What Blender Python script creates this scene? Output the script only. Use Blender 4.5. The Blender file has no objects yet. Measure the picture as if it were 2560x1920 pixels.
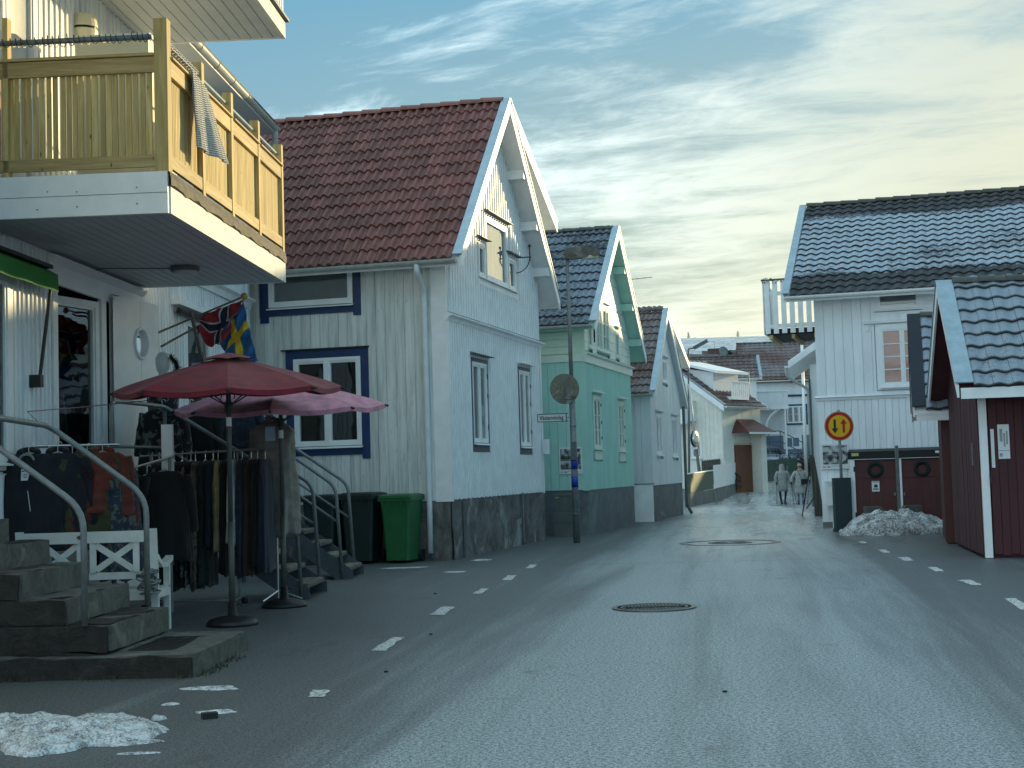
import bpy, bmesh, math, random
from mathutils import Vector, Matrix, noise as mnoise
random.seed(7)
SC = bpy.context.scene
COL = SC.collection
PI = math.pi
R = math.radians

# ------------------------------------------------------------------ camera
CAM_H = 1.4; FPX = 3600.0; PIT = R(3.5); ROLL = 0.03
fwd = Vector((0, math.cos(PIT), math.sin(PIT)))
rt0 = Vector((1, 0, 0)); up0 = Vector((0, -math.sin(PIT), math.cos(PIT)))
rt = rt0 * math.cos(ROLL) - up0 * math.sin(ROLL)
upv = rt0 * math.sin(ROLL) + up0 * math.cos(ROLL)
cd = bpy.data.cameras.new('camera'); cam = bpy.data.objects.new('camera', cd); COL.objects.link(cam)
cd.sensor_width = 36; cd.lens = 36 * FPX / 2560; cd.clip_start = 0.1; cd.clip_end = 3000
mm = Matrix((rt, upv, -fwd)).transposed().to_4x4(); mm.translation = Vector((0, 0, CAM_H))
cam.matrix_world = mm
SC.camera = cam
def px_dir(px, py): return fwd + rt * ((px - 1280) / FPX) + upv * ((960 - py) / FPX)
CO = Vector((0, 0, CAM_H))
def gnd(px, py, z=0.0):            # ground point seen at a measured photo position
    d = px_dir(px, py); return CO + d * ((z - CAM_H) / d.z)
def atY(px, py, Y):
    d = px_dir(px, py); return CO + d * (Y / d.y)
def visible(p, m=60):
    d = p - CO; z = d.dot(fwd)
    if z < 0.5: return False
    x = 1280 + FPX * d.dot(rt) / z; y = 960 - FPX * d.dot(upv) / z
    return -m < x < 2560 + m and -m < y < 1920 + m

# ------------------------------------------------------------------ sun and sky
SUN_AZ = R(42); SUN_EL = R(10)
SC.view_settings.view_transform = 'Standard'; SC.view_settings.look = 'None'
SC.view_settings.exposure = 1.5; SC.view_settings.gamma = 1.0
try: SC.view_settings.use_curve_mapping = False
except Exception: pass
sd = bpy.data.lights.new('sun', 'SUN'); sd.energy = 2.0; sd.angle = R(0.6); sd.color = (0.86, 0.67, 0.34)
so = bpy.data.objects.new('sun', sd); COL.objects.link(so)
sv = Vector((math.sin(SUN_AZ) * math.cos(SUN_EL), math.cos(SUN_AZ) * math.cos(SUN_EL), math.sin(SUN_EL)))
so.rotation_euler = sv.to_track_quat('Z', 'Y').to_euler(); so.location = (0, 0, 40)
W = bpy.data.worlds.new('World'); SC.world = W; W.use_nodes = True
nt = W.node_tree; N = nt.nodes; L = nt.links; N.clear()
def wn(t, **k):
    n = N.new(t)
    for a, b in k.items(): setattr(n, a, b)
    return n
def wmath(op, a, b=None, c=None, clamp=False):
    n = wn('ShaderNodeMath', operation=op); n.use_clamp = clamp
    for i, v in enumerate((a, b, c)):
        if v is None: continue
        if isinstance(v, (int, float)): n.inputs[i].default_value = v
        else: L.new(v, n.inputs[i])
    return n.outputs[0]
def wmix(f, a, b, mode='MIX'):
    n = wn('ShaderNodeMix', data_type='RGBA', blend_type=mode)
    for s, v in ((n.inputs[0], f), (n.inputs[6], a), (n.inputs[7], b)):
        if isinstance(v, (int, float)): s.default_value = v
        elif isinstance(v, tuple): s.default_value = v
        else: L.new(v, s)
    return n.outputs[2]
sky = wn('ShaderNodeTexSky', sky_type='NISHITA'); sky.sun_disc = False
sky.sun_elevation = SUN_EL; sky.sun_rotation = SUN_AZ
sky.air_density = 1.0; sky.dust_density = 0.6; sky.ozone_density = 2.5
geo = wn('ShaderNodeTexCoord')
sep = wn('ShaderNodeSeparateXYZ'); L.new(geo.outputs['Generated'], sep.inputs[0])
dx, dy, dz = sep.outputs
zc = wmath('MAXIMUM', dz, 0.035)
# high thin cloud sheet seen in perspective: direction projected on a flat layer
u = wmath('DIVIDE', dx, wmath('ADD', zc, 0.10)); v = wmath('DIVIDE', dy, wmath('ADD', zc, 0.10))
def comb(x, y, z=0.0):
    n = wn('ShaderNodeCombineXYZ')
    for i, q in enumerate((x, y, z)):
        if isinstance(q, (int, float)): n.inputs[i].default_value = q
        else: L.new(q, n.inputs[i])
    return n.outputs[0]
ca, sa = math.cos(R(-22)), math.sin(R(-22))
ur = wmath('ADD', wmath('MULTIPLY', u, ca), wmath('MULTIPLY', v, sa))
vr = wmath('ADD', wmath('MULTIPLY', u, -sa), wmath('MULTIPLY', v, ca))
def noise(vec, scale, det, rough=0.6, dist=0.0):
    n = wn('ShaderNodeTexNoise'); n.inputs['Scale'].default_value = scale; n.inputs['Detail'].default_value = det
    n.inputs['Roughness'].default_value = rough; n.inputs['Distortion'].default_value = dist
    L.new(vec, n.inputs['Vector']); return n.outputs[0]
n1 = noise(comb(wmath('MULTIPLY', ur, 0.62), wmath('MULTIPLY', vr, 1.15), 3.1), 1.5, 9, 0.62, 0.5)
n2 = noise(comb(wmath('MULTIPLY', ur, 0.30), wmath('MULTIPLY', vr, 0.5), 7.7), 0.9, 3, 0.5)
n3 = noise(comb(wmath('MULTIPLY', ur, 1.6), wmath('MULTIPLY', vr, 3.4), 1.3), 2.2, 8, 0.7, 0.8)
# the whole dome carries a thin milky veil; it grows paler towards the horizon and towards the sun
hl = wmath('MAXIMUM', wmath('SQRT', wmath('ADD', wmath('MULTIPLY', dx, dx), wmath('MULTIPLY', dy, dy))), 0.001)
glow = wmath('DIVIDE', wmath('ADD', wmath('MULTIPLY', dx, math.sin(SUN_AZ)), wmath('MULTIPLY', dy, math.cos(SUN_AZ))), hl)
def sstep(v_, a_, b_):
    n = wn('ShaderNodeMapRange', interpolation_type='SMOOTHSTEP'); L.new(v_, n.inputs[0]); n.inputs[1].default_value = a_; n.inputs[2].default_value = b_; return n.outputs[0]
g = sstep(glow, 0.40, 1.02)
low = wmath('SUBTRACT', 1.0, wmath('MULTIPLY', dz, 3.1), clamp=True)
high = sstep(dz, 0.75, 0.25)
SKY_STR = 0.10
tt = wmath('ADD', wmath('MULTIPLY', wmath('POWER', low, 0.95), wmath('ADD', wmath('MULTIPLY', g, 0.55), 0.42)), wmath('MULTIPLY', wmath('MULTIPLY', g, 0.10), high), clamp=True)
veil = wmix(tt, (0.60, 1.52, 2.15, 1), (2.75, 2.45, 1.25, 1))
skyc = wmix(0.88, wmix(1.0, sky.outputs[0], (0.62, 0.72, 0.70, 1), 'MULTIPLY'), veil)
# cirrus streaks over the whole sky, denser low down, overhead, towards and opposite the sun
cov = wmath('ADD', wmath('ADD', wmath('MULTIPLY', n1, 0.70), wmath('MULTIPLY', n2, 0.44)), wmath('MULTIPLY', n3, 0.30))
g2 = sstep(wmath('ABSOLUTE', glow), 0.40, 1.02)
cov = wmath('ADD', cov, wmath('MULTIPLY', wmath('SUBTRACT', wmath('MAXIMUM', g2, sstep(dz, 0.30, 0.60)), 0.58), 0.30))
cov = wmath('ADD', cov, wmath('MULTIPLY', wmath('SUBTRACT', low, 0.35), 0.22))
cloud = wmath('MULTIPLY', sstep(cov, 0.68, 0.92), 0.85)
ccol = wmix(wmath('POWER', low, 1.3), wmix(g, (7.4, 9.3, 10.2, 1), (2.25, 2.42, 2.05, 1)), wmix(g, (5.4, 6.6, 6.8, 1), (3.7, 3.25, 1.7, 1)))  # clouds out of view are thickened and brightened to light the walls
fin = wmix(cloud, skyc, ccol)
# bright aureole close round the low sun
sdot = wmath('ADD', wmath('MULTIPLY', glow, wmath('MULTIPLY', hl, math.cos(SUN_EL))), wmath('MULTIPLY', dz, math.sin(SUN_EL)))
aur = wmath('POWER', wmath('MAXIMUM', sdot, 0.0), 60.0)
fin = wmix(1.0, fin, wmix(aur, (0, 0, 0, 1), (15.0, 13.0, 7.5, 1)), 'ADD')
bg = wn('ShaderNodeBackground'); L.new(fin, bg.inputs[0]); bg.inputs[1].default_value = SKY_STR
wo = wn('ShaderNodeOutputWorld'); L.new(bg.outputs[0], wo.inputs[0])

# ------------------------------------------------------------------ materials
MATS = {}
def lin(h):
    h = h.lstrip('#'); c = [int(h[i:i + 2], 16) / 255 for i in (0, 2, 4)]
    return tuple((x / 12.92 if x <= 0.04045 else ((x + 0.055) / 1.055) ** 2.4) for x in c) + (1,)
class NT:
    def __init__(s, name):
        s.m = bpy.data.materials.new(name); s.m.use_nodes = True; s.t = s.m.node_tree; s.b = s.t.nodes['Principled BSDF']
        s.out = s.t.nodes['Material Output']
    def n(s, t, **k):
        q = s.t.nodes.new(t)
        for a, b in k.items(): setattr(q, a, b)
        return q
    def l(s, a, b): s.t.links.new(a, b)
    def coord(s, kind='Object', scale=(1, 1, 1), world=False):
        mp = s.n('ShaderNodeMapping'); mp.inputs['Scale'].default_value = scale
        if world: s.l(s.n('ShaderNodeNewGeometry').outputs['Position'], mp.inputs[0])
        else: s.l(s.n('ShaderNodeTexCoord').outputs[kind], mp.inputs[0])
        return mp.outputs[0]
    def noise(s, vec, scale=5, det=4, rough=0.6, dist=0):
        q = s.n('ShaderNodeTexNoise'); q.inputs['Scale'].default_value = scale; q.inputs['Detail'].default_value = det
        q.inputs['Roughness'].default_value = rough; q.inputs['Distortion'].default_value = dist
        s.l(vec, q.inputs['Vector']); return q.outputs[0]
    def ramp(s, f, a, b, smooth=True):
        q = s.n('ShaderNodeMapRange', interpolation_type='SMOOTHSTEP' if smooth else 'LINEAR')
        s.l(f, q.inputs[0]); q.inputs[1].default_value = a; q.inputs[2].default_value = b; return q.outputs[0]
    def rng(s, f, a, b, c, d):
        q = s.n('ShaderNodeMapRange'); s.l(f, q.inputs[0])
        for i, v_ in enumerate((a, b, c, d)): q.inputs[i + 1].default_value = v_
        return q.outputs[0]
    def mix(s, f, a, b, mode='MIX'):
        q = s.n('ShaderNodeMix', data_type='RGBA', blend_type=mode)
        for sk, v_ in ((q.inputs[0], f), (q.inputs[6], a), (q.inputs[7], b)):
            if isinstance(v_, (int, float)): sk.default_value = v_
            elif isinstance(v_, tuple): sk.default_value = v_
            else: s.l(v_, sk)
        return q.outputs[2]
    def math(s, op, a, b=None):
        q = s.n('ShaderNodeMath', operation=op)
        for i, v_ in enumerate((a, b)):
            if v_ is None: continue
            if isinstance(v_, (int, float)): q.inputs[i].default_value = v_
            else: s.l(v_, q.inputs[i])
        return q.outputs[0]
    def bump(s, h, st=0.3, d=0.01):
        q = s.n('ShaderNodeBump'); q.inputs['Strength'].default_value = st; q.inputs['Distance'].default_value = d
        s.l(h, q.inputs['Height']); s.l(q.outputs[0], s.b.inputs['Normal'])
    def col(s, c): s.l(c, s.b.inputs['Base Color'])
    def rough(s, r):
        if isinstance(r, (int, float)): s.b.inputs['Roughness'].default_value = r
        else: s.l(r, s.b.inputs['Roughness'])
def c4(c, k=1.0): return (c[0] * k, c[1] * k, c[2] * k, 1)
def pm(name, base, rough=0.6, var=0.12, scale=6, stretch=(1, 1, 1), bump=0.15, bd=0.004, metal=0.0, rnd=0.0, world=False, spec=0.5):
    """painted / plain material: base colour with fine variation, relief and per-piece difference"""
    t = NT(name); v_ = t.coord(scale=stretch, world=world)
    f = t.noise(v_, scale, 6, 0.65); f2 = t.noise(v_, scale * 6, 3, 0.6)
    c = t.mix(t.ramp(f, 0.3, 0.72), c4(base, 1 - var), c4(base, 1 + var * 0.6))
    if rnd:
        oi = t.n('ShaderNodeObjectInfo'); c = t.mix(1.0, c, t.n('ShaderNodeCombineColor').outputs[0], 'MULTIPLY') if False else c
        q = t.n('ShaderNodeHueSaturation'); t.l(c, q.inputs['Color'])
        t.l(t.rng(oi.outputs['Random'], 0, 1, 1 - rnd, 1 + rnd), q.inputs['Value']); c = q.outputs[0]
    t.col(c); t.rough(t.rng(f, 0, 1, max(0.02, rough - 0.1), min(1, rough + 0.12)))
    t.b.inputs['Metallic'].default_value = metal; t.b.inputs['Specular IOR Level'].default_value = spec
    if bump: t.bump(f2, bump, bd)
    MATS[name] = t.m; return t.m
WHITE = (0.78, 0.80, 0.80)
white = pm('white_paint', (0.84, 0.86, 0.87), 0.45, 0.07, 3, bump=0.1)
whiteb = pm('white_board_paint', (0.83, 0.86, 0.88), 0.5, 0.10, 2.5, (1, 1, 0.25), 0.15, rnd=0.04)
creamp = pm('cream_paint', (0.80, 0.76, 0.56), 0.5, 0.08, 3)
yellowp = pm('yellow_paint', (0.72, 0.60, 0.32), 0.55, 0.08, 3)
mint = pm('mint_paint', (0.40, 0.68, 0.60), 0.5, 0.10, 2.5, (1, 1, 0.3), 0.15, rnd=0.04)
mintl = pm('pale_mint_paint', (0.58, 0.76, 0.62), 0.5, 0.08, 2.5, bump=0.15, rnd=0.03)
mintw = pm('mint_white_paint', (0.66, 0.76, 0.68), 0.5, 0.06, 3)
greyblue = pm('pale_grey_blue_paint', (0.66, 0.72, 0.75), 0.5, 0.10, 2.5, (1, 1, 0.3), 0.15, rnd=0.04)
navy = pm('navy_trim_paint', (0.012, 0.040, 0.13), 0.45, 0.2, 5, bump=0.1)
slateblue = pm('slate_blue_paint', (0.16, 0.21, 0.30), 0.6, 0.1, 5)
redw = pm('falu_red_boards', (0.072, 0.018, 0.022), 0.75, 0.25, 3, (1, 1, 0.2), 0.3, rnd=0.12)
redd = pm('dark_red_door_paint', (0.085, 0.022, 0.022), 0.6, 0.2, 3, bump=0.2, rnd=0.08)
blackm = pm('black_metal', (0.012, 0.013, 0.014), 0.45, 0.2, 8)
blackroof = pm('black_roofing_felt', (0.007, 0.008, 0.009), 0.7, 0.2, 8)
galv = pm('galvanised_steel', (0.20, 0.225, 0.23), 0.5, 0.18, 14, bump=0.15, metal=0.35)
galvd = pm('dark_grey_post_paint', (0.10, 0.115, 0.12), 0.55, 0.2, 10)
galvl = pm('zinc_flashing', (0.34, 0.44, 0.50), 0.45, 0.16, 5, bump=0.12, metal=0.3)
zinc = pm('gutter_painted_steel', (0.42, 0.46, 0.45), 0.45, 0.15, 6, bump=0.1)
plastw = pm('white_pipe_plastic', (0.70, 0.74, 0.76), 0.4, 0.06, 6, bump=0.05)
darkg = pm('dark_green_steel', (0.010, 0.028, 0.034), 0.55, 0.2, 6)
bing = pm('green_bin_plastic', (0.018, 0.125, 0.040), 0.45, 0.15, 5, bump=0.08)
bind = pm('dark_bin_plastic', (0.008, 0.022, 0.020), 0.5, 0.15, 5, bump=0.08)
greenf = pm('green_panel_paint', (0.050, 0.100, 0.075), 0.7, 0.2, 3)
awng = pm('green_awning_cloth', (0.035, 0.20, 0.035), 0.8, 0.15, 6)
steelst = pm('stair_steel', (0.085, 0.105, 0.12), 0.5, 0.2, 6, bump=0.1, metal=0.2)
chrome = pm('bright_steel', (0.55, 0.56, 0.56), 0.3, 0.08, 8, bump=0.0, metal=0.9)
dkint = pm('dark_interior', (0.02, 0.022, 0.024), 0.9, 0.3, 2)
greyint = pm('grey_interior', (0.12, 0.13, 0.13), 0.9, 0.3, 1.5)
curt = pm('pale_curtain', (0.55, 0.58, 0.56), 0.9, 0.2, 3, (1, 1, 0.1))
redcurt = pm('red_blind', (0.55, 0.13, 0.065), 0.9, 0.15, 2)
greyblind = pm('grey_blind', (0.17, 0.19, 0.20), 0.8, 0.1, 2)
rubber = pm('black_rubber', (0.010, 0.010, 0.010), 0.7, 0.2, 10)
brown = pm('brown_door_wood', (0.16, 0.055, 0.018), 0.5, 0.35, 3, (3, 3, 0.4), 0.2)
concrete = pm('concrete', (0.20, 0.205, 0.20), 0.85, 0.25, 3, bump=0.4, bd=0.01)
brick = pm('chimney_brick', (0.13, 0.075, 0.06), 0.85, 0.3, 8, bump=0.3)
paper = pm('paper', (0.72, 0.74, 0.74), 0.7, 0.04, 5, bump=0)
ink = pm('black_print', (0.02, 0.025, 0.03), 0.7, 0.1, 5, bump=0)
signred = pm('sign_red', (0.42, 0.015, 0.018), 0.35, 0.1, 5, bump=0)
signyel = pm('sign_yellow', (0.75, 0.42, 0.015), 0.35, 0.08, 5, bump=0)
bluetape = pm('blue_band', (0.004, 0.035, 0.32), 0.4, 0.1, 6, bump=0)

def woodmat(name, base, dark, kn=True, rnd=0.12, stretch=(14, 14, 0.9)):
    t = NT(name); v_ = t.coord(scale=stretch)
    f = t.noise(v_, 1.6, 6, 0.65, 0.6); g = t.noise(t.coord(scale=(1, 1, 1)), 9, 3)
    c = t.mix(t.ramp(f, 0.35, 0.7), dark, base)
    if kn:
        vo = t.n('ShaderNodeTexVoronoi'); t.l(t.coord(scale=(9, 9, 4.0), world=True), vo.inputs['Vector']); vo.inputs['Scale'].default_value = 0.8
        c = t.mix(t.ramp(vo.outputs['Distance'], 0.10, 0.04), c, c4(dark, 0.35))
    oi = t.n('ShaderNodeObjectInfo'); q = t.n('ShaderNodeHueSaturation'); t.l(c, q.inputs['Color'])
    t.l(t.rng(oi.outputs['Random'], 0, 1, 1 - rnd * 1.6, 1 + rnd), q.inputs['Value']); t.col(q.outputs[0]); t.rough(0.7); t.bump(f, 0.25, 0.004)
    return t.m
pine = woodmat('pressure_treated_pine', (0.66, 0.50, 0.21, 1), (0.44, 0.32, 0.12, 1))
pineh = woodmat('pine_rail', (0.60, 0.46, 0.22, 1), (0.40, 0.28, 0.11, 1), stretch=(0.9, 0.9, 14))
tread = woodmat('weathered_tread_wood', (0.30, 0.26, 0.19, 1), (0.12, 0.10, 0.075, 1), False, stretch=(8, 1, 8))
oldwood = woodmat('old_grey_timber', (0.13, 0.12, 0.10, 1), (0.04, 0.035, 0.03, 1), False)

# weathered white boards: grey streaks running down, bare and mouldy patches
def weathered(name='weathered_white_boards'):
    t = NT(name); v1 = t.coord(scale=(9, 9, 0.55), world=True); v2 = t.coord(scale=(1.0, 1.0, 0.8), world=True)
    f = t.noise(v1, 1.3, 8, 0.72, 0.3); g = t.noise(v2, 1.1, 4, 0.6); h = t.noise(t.coord(scale=(30, 30, 3), world=True), 1.5, 5, 0.7)
    a = t.mix(t.ramp(f, 0.40, 0.68), (0.78, 0.81, 0.78, 1), (0.50, 0.54, 0.52, 1))
    a = t.mix(t.math('MULTIPLY', t.ramp(h, 0.60, 0.72), t.ramp(g, 0.45, 0.62)), a, (0.17, 0.18, 0.17, 1))
    oi = t.n('ShaderNodeObjectInfo'); q = t.n('ShaderNodeHueSaturation'); t.l(a, q.inputs['Color'])
    t.l(t.rng(oi.outputs['Random'], 0, 1, 0.88, 1.06), q.inputs['Value']); t.col(q.outputs[0]); t.rough(0.65); t.bump(f, 0.2, 0.004)
    return t.m
wboards = weathered()

def stonemat(name, cols, scale=2.5, bump=0.6, world=True):
    t = NT(name); v_ = t.coord(world=world)
    f = t.noise(v_, scale, 8, 0.7, 0.8); g = t.noise(v_, scale * 0.45, 3, 0.6, 1.2); h = t.noise(v_, 90, 2, 0.6)
    c = t.mix(t.ramp(f, 0.35, 0.65), c4(cols[0]), c4(cols[1])); c = t.mix(t.ramp(g, 0.56, 0.68), c, c4(cols[2]))
    c = t.mix(t.rng(h, 0.35, 0.65, 0, 0.35), c, c4(cols[0], 0.4))
    t.col(c); t.rough(0.85)
    hh = t.math('ADD', f, t.math('MULTIPLY', h, 0.12)); t.bump(hh, bump, 0.04); return t.m
rubble = stonemat('rubble_plinth_stone', ((0.10, 0.095, 0.09), (0.22, 0.22, 0.21), (0.36, 0.38, 0.38)), 2.6, 0.9)
render_ = stonemat('plinth_render', ((0.13, 0.145, 0.15), (0.19, 0.205, 0.21), (0.26, 0.28, 0.285)), 1.8, 0.5)
rendermint = stonemat('smooth_plinth_render', ((0.13, 0.15, 0.16), (0.19, 0.21, 0.22), (0.25, 0.27, 0.28)), 1.5, 0.35)
granite = stonemat('granite_step', ((0.075, 0.078, 0.070), (0.14, 0.145, 0.13), (0.19, 0.195, 0.175)), 6, 0.6)
granite_dark = stonemat('rough_dark_step_stone', ((0.022, 0.020, 0.017), (0.045, 0.040, 0.034), (0.07, 0.065, 0.052)), 7, 1.0)

def tilemat(name, base, frost=0.0, moss=0.0, hi=None, zr=None):
    t = NT(name); pw = t.coord(world=True)
    f = t.noise(pw, 5, 4); c = t.mix(t.ramp(f, 0.3, 0.7), c4(base, 0.78), c4(base, 1.15))
    oi = t.n('ShaderNodeObjectInfo'); q = t.n('ShaderNodeHueSaturation'); t.l(c, q.inputs['Color'])
    t.l(t.rng(oi.outputs['Random'], 0, 1, 0.80, 1.22), q.inputs['Value']); c = q.outputs[0]
    fine = t.noise(pw, 60, 3, 0.7)
    if moss:
        m = t.noise(pw, 9, 6, 0.7); c = t.mix(t.math('MULTIPLY', t.ramp(m, 0.58, 0.68), moss), c, (0.10, 0.11, 0.085, 1))
    rg = 0.62
    if frost:
        # hoar frost: lies on the tile faces in the middle of the slope, thins out in patches
        oc = t.n('ShaderNodeTexCoord').outputs['Object']; sx = t.n('ShaderNodeSeparateXYZ'); t.l(oc, sx.inputs[0])
        big = t.noise(pw, 0.55, 3, 0.5); m = t.noise(pw, 11, 5, 0.8)
        # clear the strip next to the joint (upper end under the next tile and the lower nose)
        nose = t.ramp(sx.outputs[1], 0.015, 0.05)
        k = t.math('ADD', t.math('MULTIPLY', big, 0.62), t.math('MULTIPLY', m, 0.68))
        sdx = t.n('ShaderNodeTexCoord').outputs['Normal']
        if zr:
            z = t.n('ShaderNodeSeparateXYZ'); t.l(t.n('ShaderNodeNewGeometry').outputs['Position'], z.inputs[0])
            band = t.math('MULTIPLY', t.ramp(z.outputs[2], zr[0], zr[1]), t.ramp(z.outputs[2], zr[3], zr[2]))
            k = t.math('ADD', k, t.math('MULTIPLY', t.math('SUBTRACT', band, 1.0), 0.6))
        k = t.math('MULTIPLY', t.ramp(k, 0.62 - 0.16 * frost, 0.80 - 0.16 * frost), nose)
        k = t.math('MULTIPLY', k, t.rng(fine, 0.3, 0.7, 0.55, 1.0))
        c = t.mix(k, c, hi or (0.30, 0.36, 0.44, 1)); rg = 0.7
    t.col(c); t.rough(rg); t.bump(fine, 0.25, 0.003); return t.m
tile_red = tilemat('red_brown_concrete_tile', (0.20, 0.074, 0.060), 0, 0.0)
tile_dark = tilemat('dark_grey_frosted_tile', (0.030, 0.033, 0.038), 1.05, 0.35, hi=(0.42, 0.49, 0.56, 1), zr=(5.15, 5.7, 7.1, 7.75))
tile_mid = tilemat('dark_tile_part_frosted', (0.024, 0.029, 0.036), 0.52, 0.3, hi=(0.23, 0.29, 0.36, 1))
tile_brown = tilemat('brown_black_tile', (0.105, 0.058, 0.048), 0.22, 0.3, hi=(0.22, 0.21, 0.22, 1))
tile_near = tilemat('frosted_shed_tile', (0.045, 0.050, 0.055), 1.5, 0.2, hi=(0.30, 0.36, 0.42, 1))
ridge_red = tilemat('red_ridge_tile', (0.24, 0.085, 0.060)); ridge_dark = tilemat('mossy_ridge_tile', (0.06, 0.06, 0.052), 0, 0.8)

def glassmat(name, tint=(0.9, 0.95, 0.95, 1), base_refl=0.10):
    t = NT(name); t.t.nodes.remove(t.b)
    g = t.n('ShaderNodeBsdfGlossy'); g.inputs['Roughness'].default_value = 0.015; g.inputs['Color'].default_value = (1, 1, 1, 1)
    tr = t.n('ShaderNodeBsdfTransparent'); tr.inputs[0].default_value = tint
    lw = t.n('ShaderNodeLayerWeight'); lw.inputs[0].default_value = 0.40
    nz = t.noise(t.coord(world=True), 1.6, 2); bp = t.n('ShaderNodeBump'); bp.inputs['Strength'].default_value = 0.12; bp.inputs['Distance'].default_value = 0.03
    t.l(nz, bp.inputs['Height']); t.l(bp.outputs[0], g.inputs['Normal'])
    mx = t.n('ShaderNodeMixShader'); t.l(t.rng(lw.outputs['Fresnel'], 0, 1, base_refl, 0.95), mx.inputs[0]); t.l(tr.outputs[0], mx.inputs[1]); t.l(g.outputs[0], mx.inputs[2])
    t.l(mx.outputs[0], t.out.inputs[0]); return t.m
glass = glassmat('window_glass', base_refl=0.03)

def clothmat(name, base, pat=None, scale=20, sheen=0.2, rough=0.9):
    t = NT(name); v_ = t.coord(); f = t.noise(v_, 7, 5, 0.6)
    c = t.mix(t.ramp(f, 0.3, 0.7), c4(base, 0.7), c4(base, 1.2))
    if pat:
        m = t.noise(v_, scale, 3, 0.6, 0.8); c = t.mix(t.ramp(m, 0.54, 0.58), c, c4(pat))
    t.col(c); t.rough(rough); t.b.inputs['Sheen Weight'].default_value = sheen; t.bump(t.noise(v_, 24, 4), 0.3, 0.006); return t.m

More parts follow.
